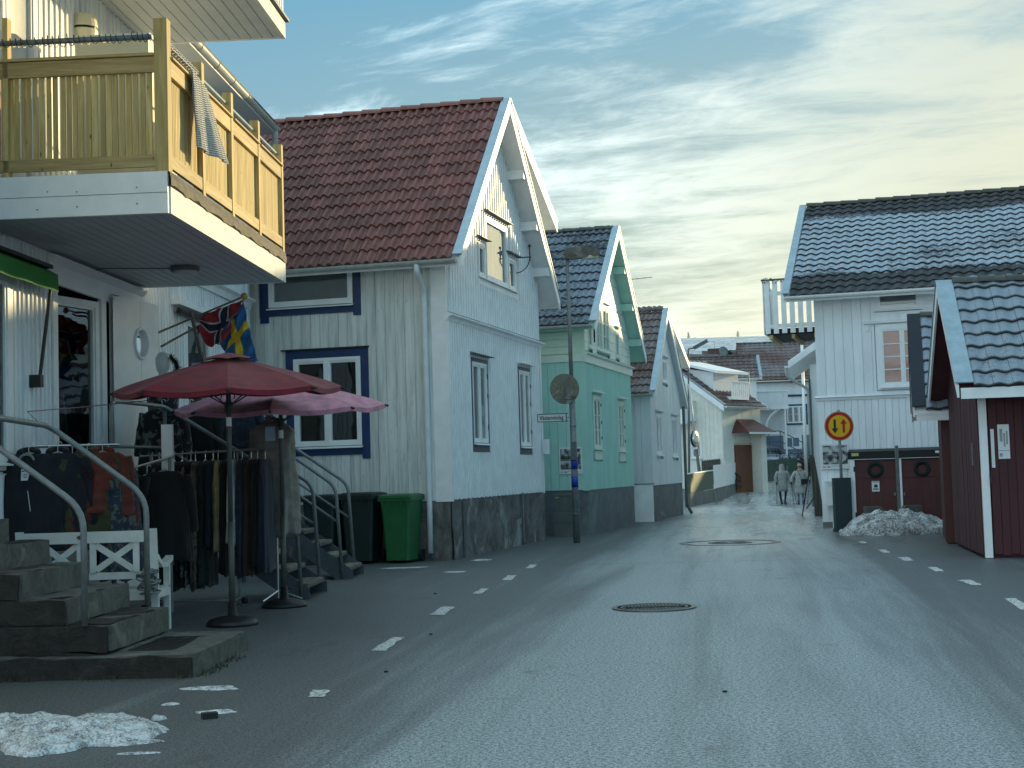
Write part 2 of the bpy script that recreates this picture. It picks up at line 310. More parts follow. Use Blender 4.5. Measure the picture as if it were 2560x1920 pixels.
# ------------------------------------------------------------------ mesh helpers
class MB:
    def __init__(s, M=None):
        s.v = []; s.f = []; s.mi = []; s.M = M or Matrix(); s.cur = 0
    def add(s, vs, fs):
        b = len(s.v); flip = s.M.determinant() < 0
        s.v += [s.M @ Vector(p) for p in vs]
        for f in fs:
            f = [b + i for i in f]
            s.f.append(f[::-1] if flip else f); s.mi.append(s.cur)
        return s
    def box(s, x0, x1, y0, y1, z0, z1):
        return s.add([(x0, y0, z0), (x1, y0, z0), (x1, y1, z0), (x0, y1, z0), (x0, y0, z1), (x1, y0, z1), (x1, y1, z1), (x0, y1, z1)],
                     [(0, 3, 2, 1), (4, 5, 6, 7), (0, 1, 5, 4), (1, 2, 6, 5), (2, 3, 7, 6), (3, 0, 4, 7)])
    def beam(s, p, q, w, h, up=(0, 0, 1), taper=1.0):
        p = Vector(p); q = Vector(q); d = (q - p).normalized(); up = Vector(up)
        r = d.cross(up)
        if r.length < 1e-4: r = Vector((1, 0, 0))
        r.normalize(); n = r.cross(d).normalized()
        vs = []
        for c, k in ((p, 1), (q, taper)):
            for a, b in ((-1, -1), (1, -1), (1, 1), (-1, 1)): vs.append(c + r * (a * w / 2 * k) + n * (b * h / 2 * k))
        return s.add(vs, [(0, 3, 2, 1), (4, 5, 6, 7), (0, 1, 5, 4), (1, 2, 6, 5), (2, 3, 7, 6), (3, 0, 4, 7)][::1] if False else
                     [(0, 1, 2, 3), (7, 6, 5, 4), (4, 5, 1, 0), (5, 6, 2, 1), (6, 7, 3, 2), (7, 4, 0, 3)])
    def tube(s, pts, r, n=10, cap=True, closed=False):
        pts = [Vector(p) for p in pts]; rs = r if isinstance(r, (list, tuple)) else [r] * len(pts)
        vs = []; fs = []; prev = None; m = len(pts)
        for i, p in enumerate(pts):
            a = pts[max(i - 1, 0)]; b = pts[min(i + 1, m - 1)]; d = (b - a).normalized()
            if prev is None:
                ref = Vector((0, 0, 1)) if abs(d.z) < 0.9 else Vector((1, 0, 0)); e1 = d.cross(ref).normalized()
            else:
                e1 = (prev - d * prev.dot(d)).normalized()
            prev = e1; e2 = d.cross(e1)
            for k in range(n):
                t = 2 * PI * k / n; vs.append(p + e1 * (math.cos(t) * rs[i]) + e2 * (math.sin(t) * rs[i]))
        for i in range(m - 1):
            for k in range(n):
                k2 = (k + 1) % n; fs.append((i * n + k, i * n + k2, (i + 1) * n + k2, (i + 1) * n + k))
        if cap: fs.append(tuple(range(n - 1, -1, -1))); fs.append(tuple((m - 1) * n + k for k in range(n)))
        return s.add(vs, fs)
    def lathe(s, prof, n=24, c=(0, 0, 0), cap=True):
        vs = []; fs = []; c = Vector(c)
        for r_, z in prof:
            for k in range(n):
                t = 2 * PI * k / n; vs.append(c + Vector((r_ * math.cos(t), r_ * math.sin(t), z)))
        for i in range(len(prof) - 1):
            for k in range(n):
                k2 = (k + 1) % n; fs.append((i * n + k, i * n + k2, (i + 1) * n + k2, (i + 1) * n + k))
        if cap:
            fs.append(tuple(range(n - 1, -1, -1))); fs.append(tuple((len(prof) - 1) * n + k for k in range(n)))
        return s.add(vs, fs)
    def prism(s, poly, ext):
        """poly: 3D points of a flat outline; ext: extrusion vector"""
        n = len(poly); e = Vector(ext); P = [Vector(p) for p in poly]
        nr = Vector((0, 0, 0))
        for i in range(n): nr += P[i].cross(P[(i + 1) % n])
        fs = [tuple(range(n - 1, -1, -1)), tuple(range(n, 2 * n))] + [(i, (i + 1) % n, n + (i + 1) % n, n + i) for i in range(n)]
        if nr.dot(e) < 0: fs = [f[::-1] for f in fs]
        return s.add(P + [p + e for p in P], fs)
    def grid(s, rows):
        n = len(rows[0]); vs = [p for r_ in rows for p in r_]; fs = []
        for i in range(len(rows) - 1):
            for k in range(n - 1): fs.append((i * n + k, i * n + k + 1, (i + 1) * n + k + 1, (i + 1) * n + k))
        return s.add(vs, fs)
    def rings(s, rows, cap=True):
        n = len(rows[0]); vs = [p for r_ in rows for p in r_]; fs = []
        for i in range(len(rows) - 1):
            for k in range(n): k2 = (k + 1) % n; fs.append((i * n + k, i * n + k2, (i + 1) * n + k2, (i + 1) * n + k))
        if cap: fs.append(tuple(range(n - 1, -1, -1))); fs.append(tuple((len(rows) - 1) * n + k for k in range(n)))
        return s.add(vs, fs)
    def sphere(s, c, r, n=12, m=8, sc=(1, 1, 1)):
        rows = []
        for i in range(m + 1):
            ph = PI * i / m
            rows.append([Vector(c) + Vector((r * sc[0] * math.sin(ph) * math.cos(2 * PI * k / n), r * sc[1] * math.sin(ph) * math.sin(2 * PI * k / n), -r * sc[2] * math.cos(ph))) for k in range(n)])
        return s.rings(rows, cap=False)
    def mesh(s, name, mats, smooth=False):
        me = bpy.data.meshes.new(name); me.from_pydata([tuple(p) for p in s.v], [], s.f)
        for m in (mats if isinstance(mats, (list, tuple)) else [mats]): me.materials.append(m)
        if any(s.mi): me.polygons.foreach_set('material_index', s.mi)
        if smooth: me.polygons.foreach_set('use_smooth', [True] * len(me.polygons))
        me.update(); return me
    def build(s, name, mats, parent=None, smooth=False, kind=None, label=None, cat=None, group=None):
        return link(name, s.mesh(name, mats, smooth), parent, kind, label, cat, group)
def link(name, me, parent=None, kind=None, label=None, cat=None, group=None, M=None):
    o = bpy.data.objects.new(name, me); COL.objects.link(o)
    if parent is not None: o.parent = parent
    if M is not None: o.matrix_local = M
    if kind: o['kind'] = kind
    if label: o['label'] = label
    if cat: o['category'] = cat
    if group: o['group'] = group
    return o
def thing(name, label, cat, loc=(0, 0, 0), rotz=0.0, group=None):
    o = link(name, None, None, None, label, cat, group); o.location = loc; o.rotation_euler = (0, 0, rotz); return o
def TM(o): return Matrix.Translation(o.location) @ Matrix.Rotation(o.rotation_euler.z, 4, 'Z')
def dup(root, loc, rotz=None, label=None, group=None):
    r_ = root.copy(); COL.objects.link(r_); r_.location = loc
    if rotz is not None: r_.rotation_euler = (0, 0, rotz)
    if label: r_['label'] = label
    if group: r_['group'] = group
    for ch in list(root.children):
        c = ch.copy(); COL.objects.link(c); c.parent = r_
        for g in ch.children:
            d = g.copy(); COL.objects.link(d); d.parent = c
    return r_
def FR(o, xd, od, zd=(0, 0, 1)):
    """frame: (a along the wall, b outwards, c up) to local coordinates"""
    M = Matrix((Vector(xd), Vector(od), Vector(zd))).transposed().to_4x4(); M.translation = Vector(o); return M
def arc(c, r, a0, a1, n, e1, e2):
    c = Vector(c); e1 = Vector(e1); e2 = Vector(e2)
    return [c + e1 * (r * math.cos(a0 + (a1 - a0) * i / n)) + e2 * (r * math.sin(a0 + (a1 - a0) * i / n)) for i in range(n + 1)]
def rounded(pts, r, n=4):
    pts = [Vector(p) for p in pts]; out = [pts[0]]
    for i in range(1, len(pts) - 1):
        a, b, c = pts[i - 1], pts[i], pts[i + 1]; d1 = (a - b); d2 = (c - b); k = min(r, d1.length * 0.45, d2.length * 0.45)
        p = b + d1.normalized() * k; q = b + d2.normalized() * k
        for t in range(n + 1):
            t /= n; out.append(p * (1 - t) ** 2 + b * 2 * t * (1 - t) + q * t * t)
    out.append(pts[-1]); return out
def text(body, size, M, mat, parent, name='lettering', depth=0.002, align='CENTER', xs=1.0, bold=0.0):
    cu = bpy.data.curves.new(name, 'FONT'); cu.body = body; cu.size = size; cu.extrude = depth; cu.offset = bold; cu.align_x = align; cu.align_y = 'CENTER'; cu.resolution_u = 3
    o = bpy.data.objects.new(name, cu); COL.objects.link(o)
    dg = bpy.context.evaluated_depsgraph_get(); me = bpy.data.meshes.new_from_object(o.evaluated_get(dg))
    bpy.data.objects.remove(o); bpy.data.curves.remove(cu)
    me.materials.clear(); me.materials.append(mat)
    o = link(name, me, parent, M=M @ Matrix.Diagonal((xs, 1, 1, 1))); return o

# ------------------------------------------------------------------ building helpers
def cut(z0, z1, a0, a1, ops):
    """vertical intervals of a strip a0..a1 that stay after the openings are cut out"""
    segs = [(z0, z1)]
    for (o0, o1, p0, p1) in ops:
        if a1 <= o0 + 1e-4 or a0 >= o1 - 1e-4: continue
        new = []
        for s0, s1 in segs:
            if p1 <= s0 or p0 >= s1: new.append((s0, s1)); continue
            if p0 > s0: new.append((s0, p0))
            if p1 < s1: new.append((p1, s1))
        segs = new
    return [s_ for s_ in segs if s_[1] - s_[0] > 0.02]
def splits(a0, a1, w, ops):
    xs = [a0]
    while xs[-1] < a1 - 1e-4: xs.append(min(xs[-1] + w, a1))
    return xs
def board_wall(parent, F, a0, a1, z0, ztop, bw, mat, ops=(), th=0.022, gap=0.006, batten=0.0, single=True, name='board', seed=1, wig=0.0):
    """vertical boards, each a piece (or one joined part when single is False); ztop(a) gives the top line"""
    rnd = random.Random(seed); joined = MB(F)
    xs = [a0]
    while xs[-1] < a1 - 0.01: xs.append(min(xs[-1] + bw, a1))
    edges = sorted({e for o in ops for e in (o[0], o[1])})
    for i in range(len(xs) - 1):
        sub = [xs[i]] + [e for e in edges if xs[i] + 0.012 < e < xs[i + 1] - 0.012] + [xs[i + 1]]
        for j in range(len(sub) - 1):
            p, q = sub[j], sub[j + 1]; zt0, zt1 = ztop(p), ztop(q)
            for s0, s1 in cut(z0, max(zt0, zt1), p, q, ops):
                mb = MB(F) if single else joined
                t = th + rnd.uniform(0, 0.006); g = gap * 0.5; zb = s0 - (rnd.uniform(0, wig) if s0 == z0 else 0)
                if s1 >= max(zt0, zt1) - 1e-6 and abs(zt0 - zt1) > 1e-4:
                    tops = (max(zt0, s0 + .01), max(zt1, s0 + .01))
                else: tops = (min(s1, zt0) if s1 > zt0 else s1, min(s1, zt1) if s1 > zt1 else s1)
                x0_, x1_ = p + (g if j == 0 else 0), q - (g if j == len(sub) - 2 else 0)
                mb.prism([(x0_, 0, zb), (x1_, 0, zb), (x1_, 0, tops[1]), (x0_, 0, tops[0])], (0, t, 0))
                if batten and j == len(sub) - 2 and q < a1 - 0.01:
                    mb.box(q - batten / 2, q + batten / 2, 0.001, t + 0.02, zb, min(tops[1], s1))
                if single: mb.build(name, mat, parent)
    if not single: joined.build(name + '_cladding', mat, parent)
def rib_wall(parent, F, a0, a1, z0, ztop, pitch, mat, ops=(), depth=0.025, zigzag=0.0, name='rib_cladding'):
    """narrow corrugated boarding as one part: flat skin with raised half-round ribs"""
    mb = MB(F); n = int((a1 - a0) / pitch); rnd = random.Random(3)
    for i in range(n):
        p = a0 + i * pitch; q = p + pitch; zt = ztop((p + q) / 2)
        for s0, s1 in cut(z0, zt, p, q, ops):
            zb = s0 - (zigzag * (i % 2) if s0 == z0 else 0)
            mb.box(p, p + pitch * 0.48, 0, depth * 0.35, zb + 0.01, s1); x0_ = p + pitch * 0.48; x1_ = q
            prof = [(x0_, 0), (x0_ + 0.004, depth * 0.85), (x0_ + (x1_ - x0_) * 0.3, depth), (x0_ + (x1_ - x0_) * 0.7, depth), (x1_ - 0.004, depth * 0.85), (x1_, 0)]
            mb.prism([(a, b, zb) for a, b in prof], (0, 0, s1 - zb))
    return mb.build(name, mat, parent)
def clap_wall(parent, F, a0, z0, z1fun_lo, z1fun_hi, zt, bh, mat, ops=(), name='siding_board'):
    """horizontal boards; the two functions give left and right end of the wall at height z"""
    z = z0
    while z < zt - 0.02:
        h = min(bh, zt - z); A0, A1 = z1fun_lo(z), z1fun_hi(z); B0, B1 = z1fun_lo(z + h), z1fun_hi(z + h)
        segs = [(A0, A1, B0, B1)]
        for o in ops:
            if z + h / 2 < o[2] or z + h / 2 > o[3]: continue
            new = []
            for s_ in segs:
                if o[1] <= s_[0] or o[0] >= s_[1]: new.append(s_); continue
                if o[0] > s_[0]: new.append((s_[0], o[0], s_[2], o[0]))
                if o[1] < s_[1]: new.append((o[1], s_[1], o[1], s_[3]))
            segs = new
        for s_ in segs:
            if s_[1] - s_[0] > 0.04 and s_[3] - s_[2] > 0.0:
                mb = MB(F); mb.prism([(s_[0], 0, z + .004), (s_[1], 0, z + .004), (s_[3], 0, z + h - .004), (s_[2], 0, z + h - .004)], (0, 0.022, 0)); mb.build(name, mat, parent)
        z += h
def window(parent, F, a0, a1, z0, z1, cols=2, rows=1, fw=0.05, mat=None, casing=None, cw=0.10, proud=0.05, back=None, mull=0.05, bar=0.022, sash=True, sill=True, head=None, backd=0.10, rails=None):
    """window part: frame; sub-parts: casing pieces, panes, sill, head board"""
    mat = mat or white; m = MB(F)
    m.box(a0, a1, -0.06, proud, z0, z0 + fw); m.box(a0, a1, -0.06, proud, z1 - fw, z1)
    m.box(a0, a0 + fw, -0.06, proud, z0 + fw, z1 - fw); m.box(a1 - fw, a1, -0.06, proud, z0 + fw, z1 - fw)
    ia0, ia1, iz0, iz1 = a0 + fw, a1 - fw, z0 + fw, z1 - fw; cwid = (ia1 - ia0 - mull * (cols - 1)) / cols
    xs = []
    for i in range(cols):
        xs.append((ia0 + i * (cwid + mull), ia0 + i * (cwid + mull) + cwid))
        if i: m.box(xs[i][0] - mull, xs[i][0], -0.05, proud + 0.004, iz0, iz1)
    sw = 0.035 if sash else 0.0
    if sash:
        for p, q in xs:
            m.box(p, q, -0.03, proud - 0.014, iz0, iz0 + sw); m.box(p, q, -0.03, proud - 0.014, iz1 - sw, iz1)
            m.box(p, p + sw, -0.03, proud - 0.014, iz0 + sw, iz1 - sw); m.box(q - sw, q, -0.03, proud - 0.014, iz0 + sw, iz1 - sw)
    zz0, zz1 = iz0 + sw, iz1 - sw
    cuts = [zz0 + (zz1 - zz0) * k / rows for k in range(1, rows)] if rails is None else rails
    for p, q in xs:
        for z in cuts: m.box(p + sw, q - sw, -0.02, proud - 0.02, z - bar / 2, z + bar / 2)
    w = m.build('window', mat, parent)
    lv = [zz0] + list(cuts) + [zz1]
    for p, q in xs:
        for k in range(len(lv) - 1):
            g = MB(F); g.add([(p + sw, 0.0, lv[k]), (q - sw, 0.0, lv[k]), (q - sw, 0.0, lv[k + 1]), (p + sw, 0.0, lv[k + 1])], [(3, 2, 1, 0)]); g.build('pane', glass, w)
    if back is not None:
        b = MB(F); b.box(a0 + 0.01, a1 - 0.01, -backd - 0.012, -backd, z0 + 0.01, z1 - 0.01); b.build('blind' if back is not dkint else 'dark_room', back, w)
    if casing is not None:
        for q in (((a0 - cw, a0), (z0 - cw, z1 + cw)), ((a1, a1 + cw), (z0 - cw, z1 + cw)), ((a0, a1), (z1, z1 + cw)), ((a0, a1), (z0 - cw, z0))):
            c = MB(F); c.box(q[0][0], q[0][1], 0.0, proud - 0.008, q[1][0], q[1][1]); c.build('casing', casing, w)
    if sill:
        c = MB(F); c.prism([(a0 - 0.02, 0, z0 - 0.002), (a0 - 0.02, proud + 0.06, z0 - 0.03), (a0 - 0.02, proud + 0.06, z0 - 0.045), (a0 - 0.02, 0, z0 - 0.02)], (a1 - a0 + 0.04, 0, 0)); c.build('sill', mat, w)
    if head:
        hm, ho, hz, hh = head
        c = MB(F); c.prism([(a0 - cw - 0.04, 0, hz + hh), (a0 - cw - 0.04, ho, hz + hh * 0.35), (a0 - cw - 0.04, ho, hz), (a0 - cw - 0.04, 0, hz)], (a1 - a0 + 2 * cw + 0.08, 0, 0)); c.build('head_board', hm, w)
    return w
TILE_MESH = {}
def tile_mesh(tw, ex, A, waves, mat, key):
    k = (round(tw, 3), round(ex, 3), A, waves, mat.name, key)
    if k in TILE_MESH: return TILE_MESH[k]
    m = MB(); nx = 5 * waves + 1 if waves > 1 else 9; rows = [[], [], []]
    jt = 0.004
    for i in range(nx):
        t = i / (nx - 1); x = jt / 2 + t * (tw - jt)
        c = 0.5 - 0.5 * math.cos(2 * PI * (t * waves + 0.25)); z = A * (c ** 0.9)
        rows[0].append((x, 0.004, z - 0.004)); rows[1].append((x, 0, z + 0.036)); rows[2].append((x, ex * 1.12, z + 0.002))
    m.grid(rows); me = m.mesh('tile', mat); TILE_MESH[k] = (me, m); return TILE_MESH[k]
def tiled_slope(parent, T, origin, xdir, updir, width, length, tw, ex, mat, A=0.035, waves=2, limit=300, seed=1, jit=0.006, off=0.0):
    """tiles laid on a slope; origin = lower left corner, xdir along the eave, updir up the slope (local axes of the thing)"""
    xd = Vector(xdir).normalized(); ud = Vector(updir).normalized(); nd = xd.cross(ud).normalized()
    me, mb = tile_mesh(tw, ex, A, waves, mat, 0); rnd = random.Random(seed); items = []
    nc = int(width / tw + 0.3); nr = int(math.ceil(length / ex - 0.05))
    base = Matrix((xd, ud, nd)).transposed()
    for r_ in range(nr):
        for c in range(nc):
            p = Vector(origin) + xd * (c * tw + off) + ud * (r_ * ex) + nd * rnd.uniform(-0.002, jit)
            M = base.to_4x4() @ Matrix.Rotation(rnd.uniform(-0.008, 0.008), 4, 'Z') @ Matrix.Rotation(rnd.uniform(-0.01, 0.01), 4, 'X'); M.translation = p
            wp = T @ (p + xd * tw / 2 + ud * ex / 2)
            items.append(((wp - CO).length if visible(wp, 20) else 1e6 + (wp - CO).length, M))
    items.sort(key=lambda q: q[0]); k = 0; rest = MB()
    for d, M in items:
        if k < limit and d < 1e6: link('tile', me, parent, M=M); k += 1
        else: rest.M = M; rest.add(mb.v, mb.f)
    if rest.v: rest.build('tile_field', mat, parent, kind='stuff')
    return nd
def ridge_caps(parent, p, q, r_, ln, mat, seed=2):
    p = Vector(p); q = Vector(q); d = (q - p).normalized(); side = d.cross(Vector((0, 0, 1))).normalized(); n = int((q - p).length / ln)
    L_ = (q - p).length / n; m = MB(); rows = []
    for t, k, dz_ in ((0, 1.08, 0.012), (L_ + 0.03, 0.94, 0.0)):
        rows.append([Vector((t, r_ * k * math.cos(a), r_ * 0.8 * k * math.sin(a) + dz_)) for a in [PI * j / 8 for j in range(9)]])
    inner = [[Vector((v_.x, v_.y * 0.85, v_.z - 0.02)) for v_ in rows[0]], rows[0], rows[1]]
    m.grid(inner); me = m.mesh('ridge_tile', mat)
    B = Matrix((d, side, Vector((0, 0, 1)))).transposed().to_4x4(); rnd = random.Random(seed)
    for i in range(n):
        M = B.copy(); M.translation = p + d * (i * L_) + Vector((0, 0, rnd.uniform(-0.004, 0.006))); link('ridge_tile', me, parent, M=M)
def gutter(parent, p, q, r_, mat, brackets=4):
    p = Vector(p); q = Vector(q); d = (q - p).normalized(); side = d.cross(Vector((0, 0, 1))).normalized(); up = Vector((0, 0, 1))
    m = MB(); rows = []
    for c in (p, q):
        rows.append([c + side * (r_ * math.cos(a)) + up * (r_ * math.sin(a)) for a in [PI + PI * j / 8 for j in range(9)]] +
                    [c + side * (r_ * 0.9 * math.cos(a)) + up * (r_ * 0.9 * math.sin(a)) for a in [2 * PI - PI * j / 8 for j in range(9)]])
    m.rings(rows)
    for k in range(brackets):
        c = p + (q - p) * ((k + 0.5) / brackets)
        m.tube([c + side * ((r_ + .004) * math.cos(a)) + up * ((r_ + .004) * math.sin(a)) for a in [PI + PI * j / 6 for j in range(7)]], 0.008, 5)
    for c, e in ((p, d * -0.004), (q, d * 0.004)):
        m.prism([c + side * (r_ * math.cos(a)) + up * (r_ * math.sin(a)) for a in [PI + PI * j / 8 for j in range(9)]], e)
    return m.build('gutter', mat, parent, smooth=False)
def gable_house(name, label, cat, O, ang, s, L, W_, ze, yr, zr, og, oe, oe2=None, ze2=None, roofmat=None, tilemat_=None, tw=0.33, ex=0.345,
                soffit=None, rake=None, capm=None, core=None, plinth=None, wallz=0.0, x_tiles=None, ridge_m=None, tile_limit=300, th=0.10, A=0.035, waves=2,
                rake_h=0.20, capw=0.16, gut=True, brackets=(), group=None, ridge_r=0.11, gutmat=None, z0=0.0, rowlen=0.38):
    """house with its gable at local x=0 facing s*x and its eave wall at y=0 facing the camera; body runs to -s*L"""
    t = thing(name, label, cat, (O[0], O[1], z0), -ang, group); T = TM(t)
    if oe2 is None: oe2 = oe
    sl = (zr - ze) / (yr + oe)
    if ze2 is None: ze2 = ze
    yb = W_ + oe2
    # wall body just behind the boards
    i = 0.03; sl2 = (zr - ze2) / (yb - yr)
    zf = ze + sl * oe; zb = ze2 + sl2 * oe2
    m = MB(); prof = [(0, i, wallz), (0, W_ - i, wallz), (0, W_ - i, zb - 0.16), (0, yr, zr - 0.17), (0, i, zf - 0.16)]
    m.prism([(-s * i, p[1], p[2]) for p in prof], (-s * (L - i), 0, 0))
    wall = m.build('wall', core or white, t)
    if plinth:
        pm_, ph = plinth; m = MB(); xa, xb = (-L, 0.0) if s > 0 else (0.0, L)
        m.box(xa, xb + 0.0, 0.0, W_, -0.3, ph); m.build('plinth', pm_, t)
    # roof slabs
    x0_, x1_ = (-L - 0.2, og) if s > 0 else (-og, L + 0.2)
    m = MB()
    for (ya, za, yb_, zb_) in ((-oe, ze, yr, zr), (yb, ze2, yr, zr)):
        d = Vector((0, yb_ - ya, zb_ - za)).normalized(); n = Vector((0, -d.z, d.y)); n = n if n.z > 0 else -n
        a = Vector((x0_, ya, za)); b = Vector((x0_, yb_, zb_))
        m.prism([a, b, b + Vector((0, 0, -th * 1.3)), a + Vector((0, 0, -th))], (x1_ - x0_, 0, 0))
    roof = m.build('roof', [soffit or white], t)
    for k, (ya, za, yb_, zb_) in enumerate(((-oe, ze, yr, zr), (yb, ze2, yr, zr))):
        xo = s * og
        v0 = Vector((xo, ya, za + 0.05)); v1 = Vector((xo, yb_, zb_ + 0.05))
        m = MB(); m.prism([v0, v1, v1 + Vector((0, 0, -rake_h * 1.15)), v0 + Vector((0, 0, -rake_h * 1.0))], (s * 0.03, 0, 0)); m.build('rake_board', rake or white, roof)
        m = MB(); d = (v1 - v0).normalized(); nn = Vector((0, -d.z, d.y)); nn = nn if nn.z > 0 else -nn
        a = v0 + nn * 0.035 + Vector((s * 0.045, 0, 0)); b = v1 + nn * 0.035 + Vector((s * 0.045, 0, 0))
        m.prism([a, b, b + nn * 0.02, a + nn * 0.02], (-s * capw, 0, 0)); m.build('rake_cap', capm or galvl, roof)
    # tiles on the front slope
    if tilemat_:
        xt0 = x0_ + (0 if s > 0 else capw * 0.8); xt1 = x1_ - (capw * 0.8 if s > 0 else 0)
        if x_tiles: xt0, xt1 = (max(xt0, x_tiles[0]), min(xt1, x_tiles[1]))
        ln = math.hypot(yr + oe, zr - ze); ud = Vector((0, yr + oe, zr - ze)).normalized()
        nc = int((xt1 - xt0) / tw); width = nc * tw
        ox = xt1 - width if s > 0 else xt0
        tiled_slope(roof, T, (ox, -oe - 0.03, ze + 0.0), (1, 0, 0), ud, width + .01, ln, tw, ex, tilemat_, A=A, waves=waves, limit=tile_limit)
        ridge_caps(roof, (xt0 if s > 0 else xt0, yr, zr + 0.02), (xt1, yr, zr + 0.02), ridge_r, rowlen, ridge_m or ridge_dark)
    if gut: gutter(roof, (x0_ + 0.02, -oe - 0.09, ze + 0.01), (x1_ - 0.04, -oe - 0.09, ze + 0.0), 0.065, gutmat or zinc, 6)
    if brackets:
        for y in brackets:
            z = (ze + sl * (y + oe)) if y < yr else (ze2 + (zr - ze2) * (yb - y) / (yb - yr))
            m = MB(); m.box(min(0, s * og), max(0, s * og), y - 0.06, y + 0.06, z - th * 1.2 - 0.17, z - th * 1.2); m.build('purlin_end', soffit or white, roof)
    return t, T, wall, roof
def downpipe(parent, pts, r_, mat):
    return MB().tube(rounded(pts, 0.10, 4), r_, 12).build('downpipe', mat, parent, smooth=True)

# ------------------------------------------------------------------ ground and road
A15 = R(15.2)
def sst(a, b, x):
    t = max(0.0, min(1.0, (x - a) / (b - a))); return t * t * (3 - 2 * t)
def gz(x, y):
    z = 1.25 * sst(60, 95, y) + 34.5 * sst(150, 400, y)
    z -= 0.25 * math.exp(-((x - 11.5) ** 2 + (y - 58.5) ** 2) / 50)
    z += 0.30 * sst(46, 62, y) * sst(7.5, 3.0, x - (y - 46) * 0.20) * (1 - sst(70, 100, y))
    return z
xs = sorted(set([-400, -250, -150, -90, -60, -40] + [x * 1.0 for x in range(-30, 61)] + [75, 100, 150, 250, 400]))
ys = sorted(set([-60, -30, -15] + [y * 1.0 for y in range(-8, 126)] + list(range(130, 440, 10)) + [500, 600, 900]))
def asphalt():
    t = NT('frosted_asphalt'); pw = t.coord(world=True)
    a15 = t.n('ShaderNodeMapping'); a15.inputs['Rotation'].default_value = (0, 0, A15); t.l(t.n('ShaderNodeNewGeometry').outputs['Position'], a15.inputs[0])
    sp = t.n('ShaderNodeSeparateXYZ'); t.l(a15.outputs[0], sp.inputs[0])
    g1 = t.noise(pw, 95, 2, 0.6); g2 = t.noise(pw, 40, 3, 0.7); g3 = t.noise(pw, 18, 4, 0.6)
    cmb = t.n('ShaderNodeCombineXYZ'); t.l(sp.outputs[0], cmb.inputs[0]); t.l(t.math('MULTIPLY', sp.outputs[1], 0.22), cmb.inputs[1])
    big = t.noise(cmb.outputs[0], 0.75, 4, 0.6, 0.4)
    patch = t.noise(pw, 0.35, 5, 0.6, 0.5)
    c = t.mix(t.ramp(t.math('ADD', t.math('MULTIPLY', g1, 0.6), t.math('MULTIPLY', g2, 0.4)), 0.40, 0.60), (0.022, 0.026, 0.028, 1), (0.15, 0.165, 0.17, 1))
    # worn, rimed wheel paths mid-street; sky sheen also painted into the pale tone
    px_ = t.n('ShaderNodeSeparateXYZ'); t.l(t.n('ShaderNodeNewGeometry').outputs['Position'], px_.inputs[0])
    lane = t.math('SUBTRACT', px_.outputs[0], t.math('MULTIPLY', px_.outputs[1], 0.155))
    mid = t.math('MULTIPLY', t.ramp(lane, -3.0, -1.3), t.ramp(lane, 2.6, 0.9))
    cm2 = t.n('ShaderNodeCombineXYZ'); t.l(lane, cm2.inputs[0]); t.l(t.math('MULTIPLY', px_.outputs[1], 0.045), cm2.inputs[1])
    stre = t.noise(cm2.outputs[0], 1.5, 6, 0.65, 0.6)
    k = t.math('ADD', t.math('MULTIPLY', mid, 0.75), t.math('MULTIPLY', t.math('SUBTRACT', stre, 0.5), 1.9))
    k = t.ramp(t.math('ADD', k, t.math('MULTIPLY', t.math('SUBTRACT', patch, 0.5), 0.45)), 0.05, 0.95)
    ice = t.math('MULTIPLY', t.math('MULTIPLY', t.ramp(px_.outputs[1], 17, 40), t.ramp(lane, -1.9, -0.9)), t.ramp(lane, 3.2, 2.0))  # icy lane tone doubling as painted wet sheen, paler farther off
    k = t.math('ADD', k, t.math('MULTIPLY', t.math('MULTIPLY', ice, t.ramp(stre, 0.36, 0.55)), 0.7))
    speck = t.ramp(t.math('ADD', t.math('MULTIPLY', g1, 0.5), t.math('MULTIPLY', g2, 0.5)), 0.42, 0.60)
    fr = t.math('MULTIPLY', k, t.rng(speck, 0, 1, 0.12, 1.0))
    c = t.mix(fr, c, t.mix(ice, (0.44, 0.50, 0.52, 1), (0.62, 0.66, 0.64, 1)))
    brownish = t.math('MULTIPLY', t.ramp(t.noise(pw, 0.8, 4, 0.7, 1.0), 0.60, 0.72), 0.5)
    c = t.mix(brownish, c, (0.050, 0.036, 0.030, 1))
    # tar seams, a patched strip and fine cracks
    vo = t.n('ShaderNodeTexVoronoi', feature='DISTANCE_TO_EDGE'); vo.inputs['Scale'].default_value = 0.30
    wob = t.n('ShaderNodeVectorMath', operation='ADD'); t.l(pw, wob.inputs[0]); nn_ = t.n('ShaderNodeTexNoise'); nn_.inputs['Scale'].default_value = 2.2; nn_.inputs['Detail'].default_value = 5; t.l(pw, nn_.inputs['Vector']); sc_ = t.n('ShaderNodeVectorMath', operation='SCALE'); sc_.inputs['Scale'].default_value = 0.55; t.l(nn_.outputs['Color'], sc_.inputs[0]); t.l(sc_.outputs[0], wob.inputs[1]); t.l(wob.outputs[0], vo.inputs['Vector'])
    crack = t.math('MULTIPLY', t.ramp(vo.outputs['Distance'], 0.006, 0.0015), t.ramp(patch, 0.55, 0.62))
    yy_ = t.math('ADD', px_.outputs[1], t.math('MULTIPLY', t.math('SUBTRACT', big, 0.5), 0.10))
    seam = t.ramp(t.math('ABSOLUTE', t.math('SUBTRACT', t.math('ADD', yy_, t.math('MULTIPLY', px_.outputs[0], 0.10)), 21.6)), 0.035, 0.012)
    seam2 = t.math('MULTIPLY', t.ramp(t.math('ABSOLUTE', t.math('SUBTRACT', t.math('ADD', lane, t.math('MULTIPLY', big, 0.10)), -1.15)), 0.022, 0.008), t.ramp(px_.outputs[1], 12, 9))
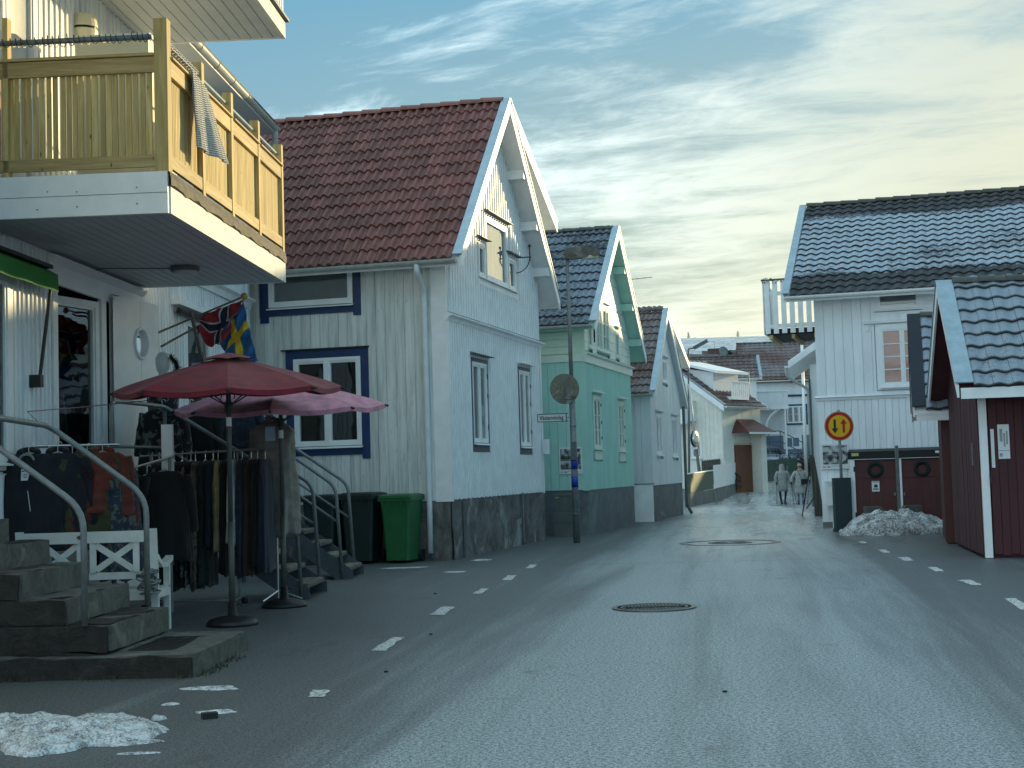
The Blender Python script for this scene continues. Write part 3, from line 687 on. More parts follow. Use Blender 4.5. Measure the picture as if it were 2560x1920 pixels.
    c = t.mix(t.math('MULTIPLY', t.math('MAXIMUM', t.math('MULTIPLY', crack, 0.35), seam), 0.6), c, (0.010, 0.012, 0.013, 1))
    t.col(c)
    # damp film further down the street, broken by dry streaks
    wetm = t.math('MULTIPLY', t.ramp(px_.outputs[1], 16, 32), t.ramp(lane, -2.4, -0.8))
    strk = t.noise(cmb.outputs[0], 1.4, 5, 0.65, 1.0)
    wet = t.math('MULTIPLY', wetm, t.ramp(strk, 0.34, 0.48))
    rbase = t.rng(fr, 0, 1, 0.52, 0.44)
    q = t.n('ShaderNodeMix', data_type='FLOAT'); t.l(wet, q.inputs[0]); t.l(rbase, q.inputs[2]); q.inputs[3].default_value = 0.24
    t.l(q.outputs[0], t.b.inputs['Roughness'])
    t.b.inputs['Specular IOR Level'].default_value = 0.6
    bh = t.math('ADD', t.math('MULTIPLY', g1, 0.5), t.math('MULTIPLY', g2, 0.7))
    q2 = t.n('ShaderNodeBump'); t.l(bh, q2.inputs['Height']); q2.inputs['Distance'].default_value = 0.008
    t.l(t.rng(wet, 0, 1, 0.60, 0.04), q2.inputs['Strength']); t.l(q2.outputs[0], t.b.inputs['Normal'])
    return t.m
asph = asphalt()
gsoil = stonemat('winter_ground', ((0.06, 0.055, 0.045), (0.11, 0.105, 0.09), (0.20, 0.21, 0.21)), 0.8, 0.5)
m = MB(); m.v = [Vector((x, y, gz(x, y) - 0.012)) for y in ys for x in xs]; nx_ = len(xs)
m.f = [(j * nx_ + i, j * nx_ + i + 1, (j + 1) * nx_ + i + 1, (j + 1) * nx_ + i) for j in range(len(ys) - 1) for i in range(nx_ - 1)]; m.mi = [0] * len(m.f)
m.build('ground', gsoil, kind='structure', smooth=True)
m = MB(); idx = {}
for j in range(len(ys) - 1):
    for i in range(nx_ - 1):
        if ys[j] < -15 or ys[j + 1] > 125 or xs[i] < -30 or xs[i + 1] > 60: continue
        f = []
        for (a, b) in ((i, j), (i + 1, j), (i + 1, j + 1), (i, j + 1)):
            if (a, b) not in idx: idx[(a, b)] = len(m.v); m.v.append(Vector((xs[a], ys[b], gz(xs[a], ys[b]))))
            f.append(idx[(a, b)])
        m.f.append(tuple(f)); m.mi.append(0)
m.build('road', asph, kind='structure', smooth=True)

# painted dashes, worn through at the edges
def paintmat():
    t = NT('worn_road_paint'); pw = t.coord(world=True); f = t.noise(pw, 45, 4, 0.7)
    t.col(t.mix(t.ramp(f, 0.40, 0.52), (0.10, 0.105, 0.105, 1), (0.62, 0.64, 0.60, 1))); t.rough(0.6); t.bump(t.noise(pw, 120, 2), 0.4, 0.004); return t.m
rpaint = paintmat()
DASHL = [((926, 1628), (984, 1594), (1009, 1594), (964, 1628)), ((1074, 1538), (1108, 1517), (1136, 1518), (1112, 1538)), ((1182, 1485), (1203, 1472), (1224, 1472), (1204, 1485)), ((1256, 1451), (1270, 1439), (1292, 1439), (1279, 1451)), ((1313, 1421), (1326, 1412), (1343, 1412), (1332, 1421)), ((768, 1744), (783, 1726), (828, 1726), (811, 1744))]
DASHR = [((2508, 1497), (2538, 1496), (2572, 1518), (2556, 1526)), ((2394, 1451), (2424, 1450), (2456, 1463), (2432, 1464)), ((2317, 1419), (2340, 1418), (2362, 1429), (2338, 1429)), ((2245, 1394), (2268, 1393), (2284, 1402), (2262, 1403)), ((2194, 1375), (2212, 1374), (2226, 1382), (2208, 1383)), ((2144, 1355), (2158, 1354), (2172, 1358), (2156, 1359))]
for side, ds in (('left', DASHL), ('right', DASHR)):
    for i, q in enumerate(ds):
        P = [gnd(*p) for p in q]; m = MB()
        # slightly ragged outline
        out = []; rnd = random.Random(i + len(ds) * (side == 'left'))
        for a in range(4):
            p, r_ = P[a], P[(a + 1) % 4]
            for k in range(5): w_ = p.lerp(r_, k / 5); out.append(Vector((w_.x + rnd.uniform(-.012, .012), w_.y + rnd.uniform(-.012, .012), 0.0045)))
        m.add(out, [tuple(range(len(out)))])
        o = m.build('road_marking', rpaint, label=f'worn white dash on the {side} of the street, number {i+1} counted from the nearest' if side == 'right' else ['worn white dash on the left, nearest whole one beside the umbrella base', 'second white dash of the left row, level with the steel stairs', 'third white dash of the left row', 'fourth white dash of the left row', 'farthest white dash of the left row, before the lamp post', 'short worn white dash nearest the stone steps'][i], cat='road marking', group=f'dashes of the {side} edge line')
        if side == 'right': o['label'] = ['nearest white dash at the right edge of the picture', 'second nearest white dash below the red boathouse', 'white dash before the white corner board of the boathouse', 'white dash between the boathouse corner and the snow heap', 'small white dash just before the snow heap', 'farthest white dash at the foot of the snow heap'][i]

# manhole covers
iron = pm('worn_cast_iron', (0.16, 0.17, 0.17), 0.38, 0.3, 20, bump=0.2, metal=0.7)
irond = pm('dark_cast_iron', (0.10, 0.105, 0.11), 0.45, 0.3, 20)
c = (gnd(1530, 1522) + gnd(1742, 1518)) / 2; rr = (gnd(1742, 1518) - gnd(1530, 1522)).length / 2
t = thing('manhole_cover', 'round ribbed iron manhole cover in the middle of the street, nearest to the camera', 'manhole cover', (c.x, c.y, 0.004))
MB().lathe([(rr, 0.0), (rr, 0.010), (rr * 0.88, 0.010), (rr * 0.88, 0.0)], 48, cap=False).build('outer_ring', iron, t)
MB().lathe([(0.01, 0.003), (rr * 0.86, 0.003)], 48, cap=True).build('lid', irond, t)
MB().lathe([(rr * 0.80, 0.003), (rr * 0.80, 0.009), (rr * 0.74, 0.009), (rr * 0.74, 0.003)], 48, cap=False).build('inner_ring', iron, t)
m = MB(); k = -0.6
for i in range(-8, 9):
    xx = i * rr * 0.083; h = math.sqrt(max(0, (rr * 0.7) ** 2 - xx ** 2)); 
    for a, b in ((-h, -0.05 - 0.02 * (i % 3)), (0.03, h)):
        if b - a > 0.03: m.box(xx - rr * 0.022, xx + rr * 0.022, a, b, 0.003, 0.009)
m.build('rib_pattern', iron, t)
c = gnd(1825, 1357)
t = thing('manhole_cover', 'worn manhole cover ringed by a wide shiny asphalt patch, farther up the street', 'manhole cover', (c.x, c.y, 0.004))
MB().lathe([(0.92, 0.0), (0.92, 0.004), (0.80, 0.005), (0.80, 0.0)], 48, cap=False).build('patch_ring', pm('polished_asphalt_ring', (0.10, 0.11, 0.115), 0.2, 0.3, 9), t)
MB().lathe([(0.40, 0.0), (0.40, 0.008), (0.33, 0.008), (0.33, 0.003), (0.01, 0.003)], 40, cap=False).build('lid', iron, t)
m = MB()
for i in range(12):
    a = i * PI / 6; m.beam((0.12 * math.cos(a), 0.12 * math.sin(a), 0.005), (0.29 * math.cos(a), 0.29 * math.sin(a), 0.005), 0.03, 0.008)
m.build('rib_pattern', iron, t)

# ------------------------------------------------------------------ house 1: white house with the red tiled roof
def H1():
    O = (-1.06, 23.6)
    W_, ze, yr, zr, oe = 6.2, 4.87, 3.0, 8.25, 0.36
    t, T, wall, roof = gable_house('house', 'white wooden house with red-brown tiled roof and blue window surrounds, behind the umbrellas', 'house', O, A15, 1, 8.0, W_, ze, yr, zr, 0.38, oe,
        roofmat=None, tilemat_=tile_red, soffit=white, core=white, plinth=(rubble, 0.99), wallz=0.9, x_tiles=(-7.6, 0.3), ridge_m=ridge_red, tw=0.332, ex=0.345, brackets=(4.0, 4.9, 5.75), ridge_r=0.13, A=0.062)
    sl = (zr - ze) / (yr + oe)
    F = FR((0, 0, 0), (1, 0, 0), (0, -1, 0)); G = FR((0, 0, 0), (0, 1, 0), (1, 0, 0))
    # camera-facing eave wall
    lo = (-2.85, -1.36, 1.77, 3.55); hi = (-3.33, -1.47, 4.16, 5.2)
    ztop = lambda a: ze + sl * oe - 0.13
    board_wall(wall, F, -7.6, -0.24, 0.97, ztop, 0.168, wboards, [lo, hi], seed=4, wig=0.012)
    MB(F).box(-0.24, 0.03, 0, 0.034, 0.95, ztop(0)).build('corner_board', white, wall)
    w = window(t, F, -2.71, -1.50, 1.93, 3.41, 2, 1, 0.055, white, None, back=dkint, mull=0.06, backd=0.025)
    for q in ((-2.85, -2.712, 1.77, 3.55), (-1.498, -1.36, 1.70, 3.55), (-2.712, -1.498, 3.412, 3.55), (-2.712, -1.498, 1.77, 1.885)):
        MB(F).box(q[0], q[1], 0, 0.045, q[2], q[3]).build('casing', navy, w)
    MB(F).box(-2.92, -1.34, 0, 0.085, 3.552, 3.575).build('drip_cap', blackm, w)
    w = window(t, F, -3.14, -1.61, 4.31, 4.93, 1, 1, 0.06, white, None, back=greyblind, backd=0.02)
    for q in ((-3.30, -3.142, 4.05, 5.05), (-1.608, -1.47, 4.10, 5.05), (-3.142, -1.608, 4.16, 4.27)):
        MB(F).box(q[0], q[1], 0, 0.045, q[2], q[3]).build('casing', navy, w)
    v = MB(F)
    for i in range(3): v.tube([(-1.36 + i * 0.07, 0.02, 4.92), (-1.36 + i * 0.07, 0.034, 4.92)], 0.018, 8)
    v.build('vent_holes', blackm, wall)
    # gable wall
    zt = lambda a: min(ze + sl * (a + oe), ze + (zr - ze) * (W_ + oe - a) / (W_ + oe - yr)) - 0.13
    o1 = (1.30, 2.26, 1.93, 3.34); o2 = (4.44, 5.32, 1.90, 3.38)
    o3 = (2.34, 3.86, 4.90, 6.05); o4 = (1.86, 2.34, 4.90, 5.50); o5 = (3.86, 4.44, 4.90, 5.50)
    big = lambda o, e=0.07: (o[0] - e, o[1] + e, o[2] - e * 2.4, o[3] + e)
    rib_wall(wall, G, 0.06, 6.14, 0.985, lambda a: 3.93, 0.13, white, [big(o1), big(o2)], 0.042, 0.012)
    rib_wall(wall, G, 0.06, 6.14, 4.08, zt, 0.15, white, [big(o3, .03), big(o4, .03), big(o5, .03)], 0.065)
    c = MB(G); c.prism([(-0.06, 0, 3.93), (-0.06, 0.05, 3.93), (-0.06, 0.07, 3.98), (-0.06, 0.13, 4.01), (-0.06, 0.13, 4.03), (-0.06, 0, 4.08)], (6.36, 0, 0)); c.build('cornice', white, wall)
    MB(G).box(-0.035, 0.07, 0, 0.04, 0.95, 3.93).build('corner_board', white, wall)
    MB(G).box(6.13, 6.23, 0, 0.04, 0.95, 3.93).build('corner_board', white, wall)
    for o in (o1, o2):
        w = window(t, G, o[0] + .04, o[1] - .04, o[2], o[3], 2, 1, 0.045, white, navy, 0.07, 0.035, back=curt, backd=0.02, head=None)
        MB(G).prism([(o[0] - .1, 0, o[3] + .17), (o[0] - .1, .15, o[3] + .13), (o[0] - .1, .15, o[3] + .115), (o[0] - .1, 0, o[3] + .12)], (o[1] - o[0] + .2, 0, 0)).build('head_board', galvd if o is o1 else white, w)
        MB(G).box(o[0] - .02, o[1] + .02, 0, 0.03, o[2] - .16, o[2] - .07).build('apron_board', galvd, w)
        for z in (0.25, 0.8, 1.15):
            MB(G).box(o[1] - .055, o[1] - .03, 0.035, 0.05, o[2] + z, o[2] + z + 0.08).build('hinge', blackm, w)
    for o, bk in ((o3, curt), (o4, dkint), (o5, dkint)):
        w = window(t, G, o[0] + .03, o[1] - .03, o[2], o[3], 1, 1, 0.05, white, None, 0.07, 0.05, back=bk, backd=0.02)
        MB(G).prism([(o[0] - .08, 0, o[3] + .14), (o[0] - .08, .15, o[3] + .09), (o[0] - .08, .15, o[3] + .075), (o[0] - .08, 0, o[3] + .08)], (o[1] - o[0] + .16, 0, 0)).build('head_board', galvd, w)
        MB(G).box(o[0] - .0, o[1] + .0, 0.0, 0.035, o[3], o[3] + .07).build('top_casing', white, w)
    MB(G).box(1.83, 4.48, 0.0, 0.06, 4.75, 4.86).build('apron_board', white, wall)
    k = MB(G); k.tube([(4.55, 0, 5.58), (4.55, 0.32, 5.58)], 0.012, 6); k.tube(arc((4.55, 0.0, 5.58), 0.3, 0, -PI / 2, 6, (0, 1, 0), (0, 0, 1)), 0.01, 6); k.sphere((4.55, 0.30, 5.80), 0.03); k.tube([(4.55, 0.3, 5.5), (4.55, 0.3, 5.8)], 0.012, 6); k.build('hook_bracket', blackm, t)
    # shed dormer on the far slope with its own overhanging rake
    d = Vector((0, 3.5, -1.72)).normalized(); yt, ztp = 6.5, 6.52
    m = MB(); m.prism([(0.38, yr, zr), (0.38, yt, ztp), (0.38, yt, ztp - 0.10), (0.38, yr, zr - 0.12)], (-4.2, 0, 0)); dr = m.build('dormer_roof', white, t)
    m = MB(); m.prism([(0.381, yr + .1, zr + 0.02), (0.381, yt + .03, ztp + 0.06), (0.381, yt + .03, ztp - 0.16), (0.381, yr + .1, zr - 0.20)], (0.03, 0, 0)); m.build('rake_board', white, dr)
    m = MB(); m.prism([(0.42, yr, zr + 0.06), (0.42, yt + .05, ztp + 0.065), (0.42, yt + .05, ztp + 0.085), (0.42, yr, zr + 0.09)], (-0.16, 0, 0)); m.build('rake_cap', galvl, dr)
    zz = lambda y: zr + (ztp - zr) * (y - yr) / (yt - yr) - 0.13
    zm = lambda y: ze + (zr - ze) * (W_ + oe - y) / (W_ + oe - yr)
    m = MB(); m.prism([(-0.02, yr + 0.1, zm(yr + .1)), (-0.02, yr + .1, zz(yr + .1)), (-0.02, 5.75, zz(5.75)), (-0.02, 5.75, zm(5.75))], (-3.6, 0, 0)); m.build('dormer_wall', white, t)
    # downpipe on the camera side near the corner
    downpipe(t, [(-0.33, -0.44, 4.84), (-0.33, -0.44, 4.70), (-0.33, -0.11, 4.42), (-0.33, -0.10, 1.0), (-0.33, -0.12, 0.12)], 0.047, plastw)
    # rough plinth relief: irregular plates of render and stone
    rnd = random.Random(5); m = MB()
    for fr, a0, a1 in ((F, -5.2, 0.0), (G, 0.0, 6.2)):
        m.M = fr; nxx = int((a1 - a0) / 0.09); rows = []
        for j in range(12):
            z = -0.02 + j * 0.09; row = []
            for i in range(nxx + 1):
                a = a0 + (a1 - a0) * i / nxx
                n = mnoise.fractal(Vector((a * 1.7 + (30 if fr is G else 0), z * 2.2, 0)), 1.0, 2.0, 4)
                row.append((a, 0.018 + 0.028 * n + 0.02 * (1 - j / 11), z))
            rows.append(row)
        m.grid(rows if fr is not G else [r_[::1] for r_ in rows])
    m.build('rough_facing', rubble, t, smooth=True)
    MB(G).tube([(0.55, 0.05, 0.0), (0.55, 0.05, 0.93)], 0.022, 8).build('vent_pipe', galvd, t)
    MB(G).tube([(4.4, 0.05, 0.05), (4.4, 0.05, 1.0)], 0.018, 8).build('cable_duct', galv, t)
    b = MB(G); b.box(6.10, 6.26, 0.04, 0.16, 1.75, 2.05); 
    o = b.build('letter_box', white, None, label='small white meter box on the far corner of the white house', cat='box'); o.matrix_world = T
H1()

# ------------------------------------------------------------------ house 2: mint green
def H2():
    O = (1.58, 31.22); W_, ze, yr, zr, oe, oe2, ze2 = 5.42, 4.52, 2.75, 7.05, 0.28, 0.50, 4.22
    t, T, wall, roof = gable_house('house', 'mint green wooden house with dark tiled roof, next after the white house', 'house', O, A15, 1, 8.0, W_, ze, yr, zr, 0.32, oe, oe2, ze2,
        tilemat_=tile_mid, soffit=mint, core=mint, plinth=(rendermint, 0.99), wallz=0.9, x_tiles=(-3.4, 0.2), tw=0.31, ex=0.34, brackets=(3.5, 4.4, 5.3), ridge_r=0.11)
    sl = (zr - ze) / (yr + oe); sl2 = (zr - ze2) / (W_ + oe2 - yr)
    F = FR((0, 0, 0), (1, 0, 0), (0, -1, 0)); G = FR((0, 0, 0), (0, 1, 0), (1, 0, 0))
    board_wall(wall, F, -5.0, -0.10, 0.97, lambda a: 3.76, 0.19, mint, (), seed=8, batten=0.0)
    MB(F).box(-5, 0.03, 0, 0.05, 3.76, 3.92).build('cornice', mintw, wall)
    clap_wall(wall, F, -5.0, 3.93, lambda z: -5.0, lambda z: -0.24, 4.60, 0.165, mintl)
    MB(F).box(-0.24, 0.03, 0, 0.035, 3.92, 4.62).build('corner_board', mintl, wall)
    MB(F).box(-0.11, 0.03, 0, 0.035, 0.95, 3.76).build('corner_board', mint, wall)
    o1 = (0.76, 1.50, 1.88, 3.02); o2 = (3.60, 4.30, 1.84, 3.00)
    g_ = lambda o: (o[0] - .06, o[1] + .06, o[2] - .3, o[3] + .06)
    rib_wall(wall, G, 0.05, W_ - 0.05, 0.97, lambda a: 3.76, 0.11, mint, [g_(o1), g_(o2)], 0.022, 0.01)
    for o in (o1, o2):
        w = window(t, G, o[0], o[1], o[2], o[3], 2, 3, 0.04, mintw, mintw, 0.05, 0.03, back=greyint, backd=0.02, mull=0.045)
        MB(G).prism([(o[0] - .12, 0, o[3] + .16), (o[0] - .12, .13, o[3] + .11), (o[0] - .12, .13, o[3] + .09), (o[0] - .12, 0, o[3] + .09)], (o[1] - o[0] + .24, 0, 0)).build('head_board', mintw, w)
        MB(G).box(o[0], o[1], 0, 0.03, o[2] - .26, o[2] - .06).build('apron_board', mintw, w)
        for z in (0.2, 0.55, 0.95): MB(G).box(o[1] - .03, o[1] - .005, 0.03, 0.045, o[2] + z, o[2] + z + .06).build('hinge', blackm, w)
    c = MB(G); c.prism([(-0.06, 0, 3.74), (-0.06, 0.05, 3.74), (-0.06, 0.05, 3.90), (-0.06, 0.12, 3.93), (-0.06, 0.12, 3.95), (-0.06, 0, 4.0)], (W_ + 0.14, 0, 0)); c.build('cornice', mintw, wall)
    wins = [(1.35, 1.95, 4.12, 5.15, 2, 3), (2.05, 2.75, 4.12, 5.15, 2, 3), (3.55, 3.92, 4.10, 4.72, 1, 1), (0.45, 0.80, 4.10, 4.62, 1, 1)]
    ops = [(a - .06, b + .06, c_ - .05, d_ + .14) for a, b, c_, d_, _, _ in wins]
    def zlo(z): return max(0.05, (z + 0.14 - ze) / sl - oe)
    def zhi(z): return min(W_ - 0.05, W_ + oe2 - (z + 0.14 - ze2) / sl2)
    clap_wall(wall, G, 0, 4.0, zlo, zhi, zr - 0.3, 0.20, mintw, ops)
    for a, b, c_, d_, cc, rr_ in wins:
        w = window(t, G, a, b, c_, d_, cc, rr_, 0.035, mintw, mintw, 0.05, 0.035, back=greyint, backd=0.02, mull=0.03, bar=0.016)
        MB(G).box(a - .07, b + .07, 0, .09, d_ + .10, d_ + .13).build('head_board', mintw, w)
    m = MB(G); m.tube([(1.02, 0.03, 4.25), (1.02, 0.05, 4.75)], 0.02, 6); m.tube([(0.95, 0.05, 4.6), (1.09, 0.05, 4.72)], 0.015, 6); m.build('wall_ornament', blackm, t)
    # poster and meter cabinet by the corner
    return t, T
h2, T2 = H2()

# ------------------------------------------------------------------ house 3: pale grey-blue
def H3():
    O = (3.59, 37.76); W_, ze, yr, zr, oe, oe2, ze2 = 5.2, 3.34, 2.55, 5.77, 0.15, 0.5, 3.24
    t, T, wall, roof = gable_house('house', 'pale grey-blue wooden house with brown-black tiled roof, third along the left side', 'house', O, A15, 1, 7.5, W_, ze, yr, zr, 0.16, oe, oe2, ze2,
        tilemat_=tile_brown, soffit=greyblue, core=greyblue, plinth=(render_, 0.96), wallz=0.9, x_tiles=(-2.6, 0.1), tw=0.30, ex=0.32, ridge_r=0.10)
    sl = (zr - ze) / (yr + oe); sl2 = (zr - ze2) / (W_ + oe2 - yr)
    F = FR((0, 0, 0), (1, 0, 0), (0, -1, 0)); G = FR((0, 0, 0), (0, 1, 0), (1, 0, 0))
    board_wall(wall, F, -3.6, -0.08, 0.94, lambda a: 3.36, 0.16, greyblue, seed=9)
    MB(F).box(-0.09, 0.03, 0, 0.035, 0.94, 3.36).build('corner_board', greyblue, wall)
    zt = lambda a: min(ze + sl * (a + oe), ze2 + sl2 * (W_ + oe2 - a)) - 0.14
    o1 = (0.80, 1.72, 1.76, 2.84); o2 = (3.48, 4.44, 1.72, 2.82); o3 = (2.22, 2.95, 3.78, 4.40)
    board_wall(wall, G, 0.04, W_ - 0.04, 0.94, zt, 0.15, greyblue, [(o[0] - .06, o[1] + .06, o[2] - .12, o[3] + .06) for o in (o1, o2, o3)], seed=10, single=True)
    for o in (o1, o2, o3):
        w = window(t, G, o[0], o[1], o[2], o[3], 2, 1, 0.045, white, greyblue, 0.05, 0.03, back=curt if o is not o3 else dkint, backd=0.02)
        MB(G).prism([(o[0] - .12, 0, o[3] + .14), (o[0] - .12, .12, o[3] + .10), (o[0] - .12, .12, o[3] + .08), (o[0] - .12, 0, o[3] + .07)], (o[1] - o[0] + .24, 0, 0)).build('head_board', greyblue, w)
    # lean-to dormer rake behind
    yt, ztp = 6.3, 4.50
    m = MB(); m.prism([(0.16, yr, zr), (0.16, yt, ztp), (0.16, yt, ztp - .10), (0.16, yr, zr - .12)], (-3.2, 0, 0)); dr = m.build('dormer_roof', greyblue, t)
    m = MB(); m.prism([(0.161, yr + .1, zr + .02), (0.161, yt + .02, ztp + .05), (0.161, yt + .02, ztp - .12), (0.161, yr + .1, zr - .16)], (0.03, 0, 0)); m.build('rake_board', white, dr)
    zz = lambda y: zr + (ztp - zr) * (y - yr) / (yt - yr) - 0.13
    zm = lambda y: ze2 + sl2 * (W_ + oe2 - y)
    m = MB(); m.prism([(-0.02, yr + 0.1, zm(yr + .1)), (-0.02, yr + .1, zz(yr + .1)), (-0.02, 5.2, zz(5.2)), (-0.02, 5.2, zm(5.2))], (-2.8, 0, 0)); m.build('dormer_wall', greyblue, t)
    # white flood panel in front of the entrance gap and downpipe at the far corner
    MB(FR((0, -0.06, 0), (1, 0, 0), (0, -1, 0))).box(-0.52, 0.03, 0, 0.05, -0.02, 0.97).build('cellar_hatch', white, t)
    MB(FR((0, -0.06, 0), (1, 0, 0), (0, -1, 0))).box(-0.56, 0.06, -0.04, 0.06, 0.97, 1.0).build('hatch_cap', galv, t)
    downpipe(t, [(0.10, W_ + .12, 3.2), (0.10, W_ + .1, 2.9), (0.10, W_ + .1, 0.3), (0.24, W_ + .1, 0.02)], 0.045, galvd)
    # chimney with steel flues and aerial on top
    c = MB(); c.box(-1.9, -1.3, 3.0, 3.6, 5.0, 6.05); ch = c.build('chimney', brick, t)
    for y in (3.15, 3.45):
        f = MB(); f.tube([(-1.45, y, 6.05), (-1.45, y, 6.25)], 0.08, 12); f.lathe([(0.10, 6.25), (0.14, 6.29), (0.02, 6.35)], 12, (-1.45, y, 0)); f.build('flue', chrome, ch)
    a = MB(); a.tube([(-1.6, 3.3, 6.05), (-1.6, 3.3, 6.95)], 0.016, 6); a.tube([(-2.1, 3.3, 6.78), (-0.35, 3.3, 6.86)], 0.010, 5)
    for i in range(7): a.tube([(-1.9 + i * .22, 3.15, 6.79 + i * .01), (-1.9 + i * .22, 3.45, 6.79 + i * .01)], 0.006, 4)
    a.build('tv_aerial', galvd, ch)
    return t, T
h3, T3 = H3()

# ------------------------------------------------------------------ right: white house with the big frosted roof
A17 = R(17)
def RH():
    O = (6.64, 31.32); W_, ze, yr, zr, oe = 8.8, 4.98, 4.4, 7.75, 0.55
    t, T, wall, roof = gable_house('house', 'large white wooden house with frosted dark tiled roof on the right', 'house', O, A17, -1, 24.0, W_, ze, yr, zr, 0.58, oe,
        tilemat_=tile_dark, soffit=white, core=white, wallz=0.0, x_tiles=(-0.5, 7.5), tw=0.245, ex=0.335, A=0.042, waves=1, ridge_r=0.12, brackets=(), rowlen=0.40, gutmat=white, rake_h=0.16)
    sl = (zr - ze) / (yr + oe)
    F = FR((0, 0, 0), (1, 0, 0), (0, -1, 0)); G = FR((0, 0, 0), (0, 1, 0), (-1, 0, 0))
    big = (1.36, 2.30, 3.0, 4.26); sm = (1.32, 2.24, 4.66, 5.3)
    g_ = lambda o: (o[0] - .10, o[1] + .10, o[2] - .10, o[3] + .10)
    board_wall(wall, F, 0.0, 5.5, 0.12, lambda a: 2.74, 0.142, whiteb, seed=21)
    board_wall(wall, F, 0.0, 5.5, 2.84, lambda a: 5.13, 0.20, whiteb, [g_(big), (1.27, 2.29, 4.60, 5.3)], seed=22)
    board_wall(wall, F, 5.5, 24, 0.12, lambda a: 5.13, 0.20, whiteb, single=False)
    c = MB(F); c.prism([(-0.05, 0, 2.74), (-0.05, 0.045, 2.74), (-0.05, 0.06, 2.79), (-0.05, 0.09, 2.81), (-0.05, 0, 2.85)], (6, 0, 0)); c.build('cornice', white, wall)
    w = window(t, F, big[0], big[1], big[2], big[3], 2, 4, 0.045, white, white, 0.08, 0.05, back=redcurt, backd=0.02, mull=0.03, bar=0.022)
    MB(F).prism([(1.05, 0, 4.42), (1.05, .11, 4.39), (1.05, .11, 4.36), (1.05, 0, 4.34)], (1.55, 0, 0)).build('head_board', white, w)
    for x in (1.10, 2.48): MB(F).box(x, x + .05, 0, 0.07, 4.20, 4.34).build('head_bracket', white, w)
    window(t, F, sm[0], sm[1], 4.66, 5.06, 1, 1, 0.05, white, white, 0.05, 0.05, back=greyblind, backd=0.02)
    MB(F).box(1.0, 1.06, 0, 0.04, 4.50, 4.53).build('trim_board', white, t)
    MB(F).box(1.15, 2.4, 0.022, 0.04, 4.56, 4.585).build('trim_board', white, t)
    MB(F).box(0.0, 5.5, 0.0, 0.02, 0.0, 0.12).build('plinth', concrete, t)
    # balcony on the gable end, seen past the corner
    m = MB(); m.box(-1.55, 0, 4.4, 6.6, 4.62, 4.78); b = m.build('balcony', blackroof, t)
    for i in range(3): MB().box(-1.5 + i * .55, -1.42 + i * .55, 4.36, 6.6, 4.52, 4.62).build('joist', pineh, b)
    n = 8
    for i in range(n): MB(FR((-1.60, 4.38, 0), (1, 0, 0), (0, -1, 0))).box(0.01 + i * .205, 0.135 + i * .205, 0, .024, 4.66 , 6.00).build('balustrade_board', white, b)
    for i in range(9): MB(FR((-1.62, 4.45, 0), (0, 1, 0), (-1, 0, 0))).box(0.01 + i * .235, 0.15 + i * .235, 0, .024, 4.66, 6.00).build('balustrade_board', white, b)
    MB().box(-1.60, 0, 4.385, 4.43, 5.62, 5.72).build('rail', white, b); MB().box(-1.60, 0, 4.385, 4.43, 4.8, 4.9).build('rail', white, b)
    MB().box(-1.66, 0.05, 4.34, 4.46, 6.0, 6.035).build('handrail', galvd, b)
    for x in (-1.55, -0.05): MB().box(x, x + .09, 4.43, 4.52, 4.6, 6.0).build('post', white, b)
    g = random.Random(4); m = MB()
    for i in range(90):
        p = Vector((g.uniform(-1.65, -1.0), 4.36 + g.uniform(-.05, .05), 6.02 + g.uniform(-0.08, .04))); m.add([p, p + Vector((g.uniform(-.05, .05), 0.01, g.uniform(-.05, .02))), p + Vector((g.uniform(-.04, .04), -.02, g.uniform(-.06, .03)))], [(0, 1, 2)])
    m.build('balcony_greenery', pm('evergreen_sprigs', (0.05, 0.07, 0.03), 0.8), b, kind='stuff')
    # corner downpipe
    return t, T
rh, TR = RH()

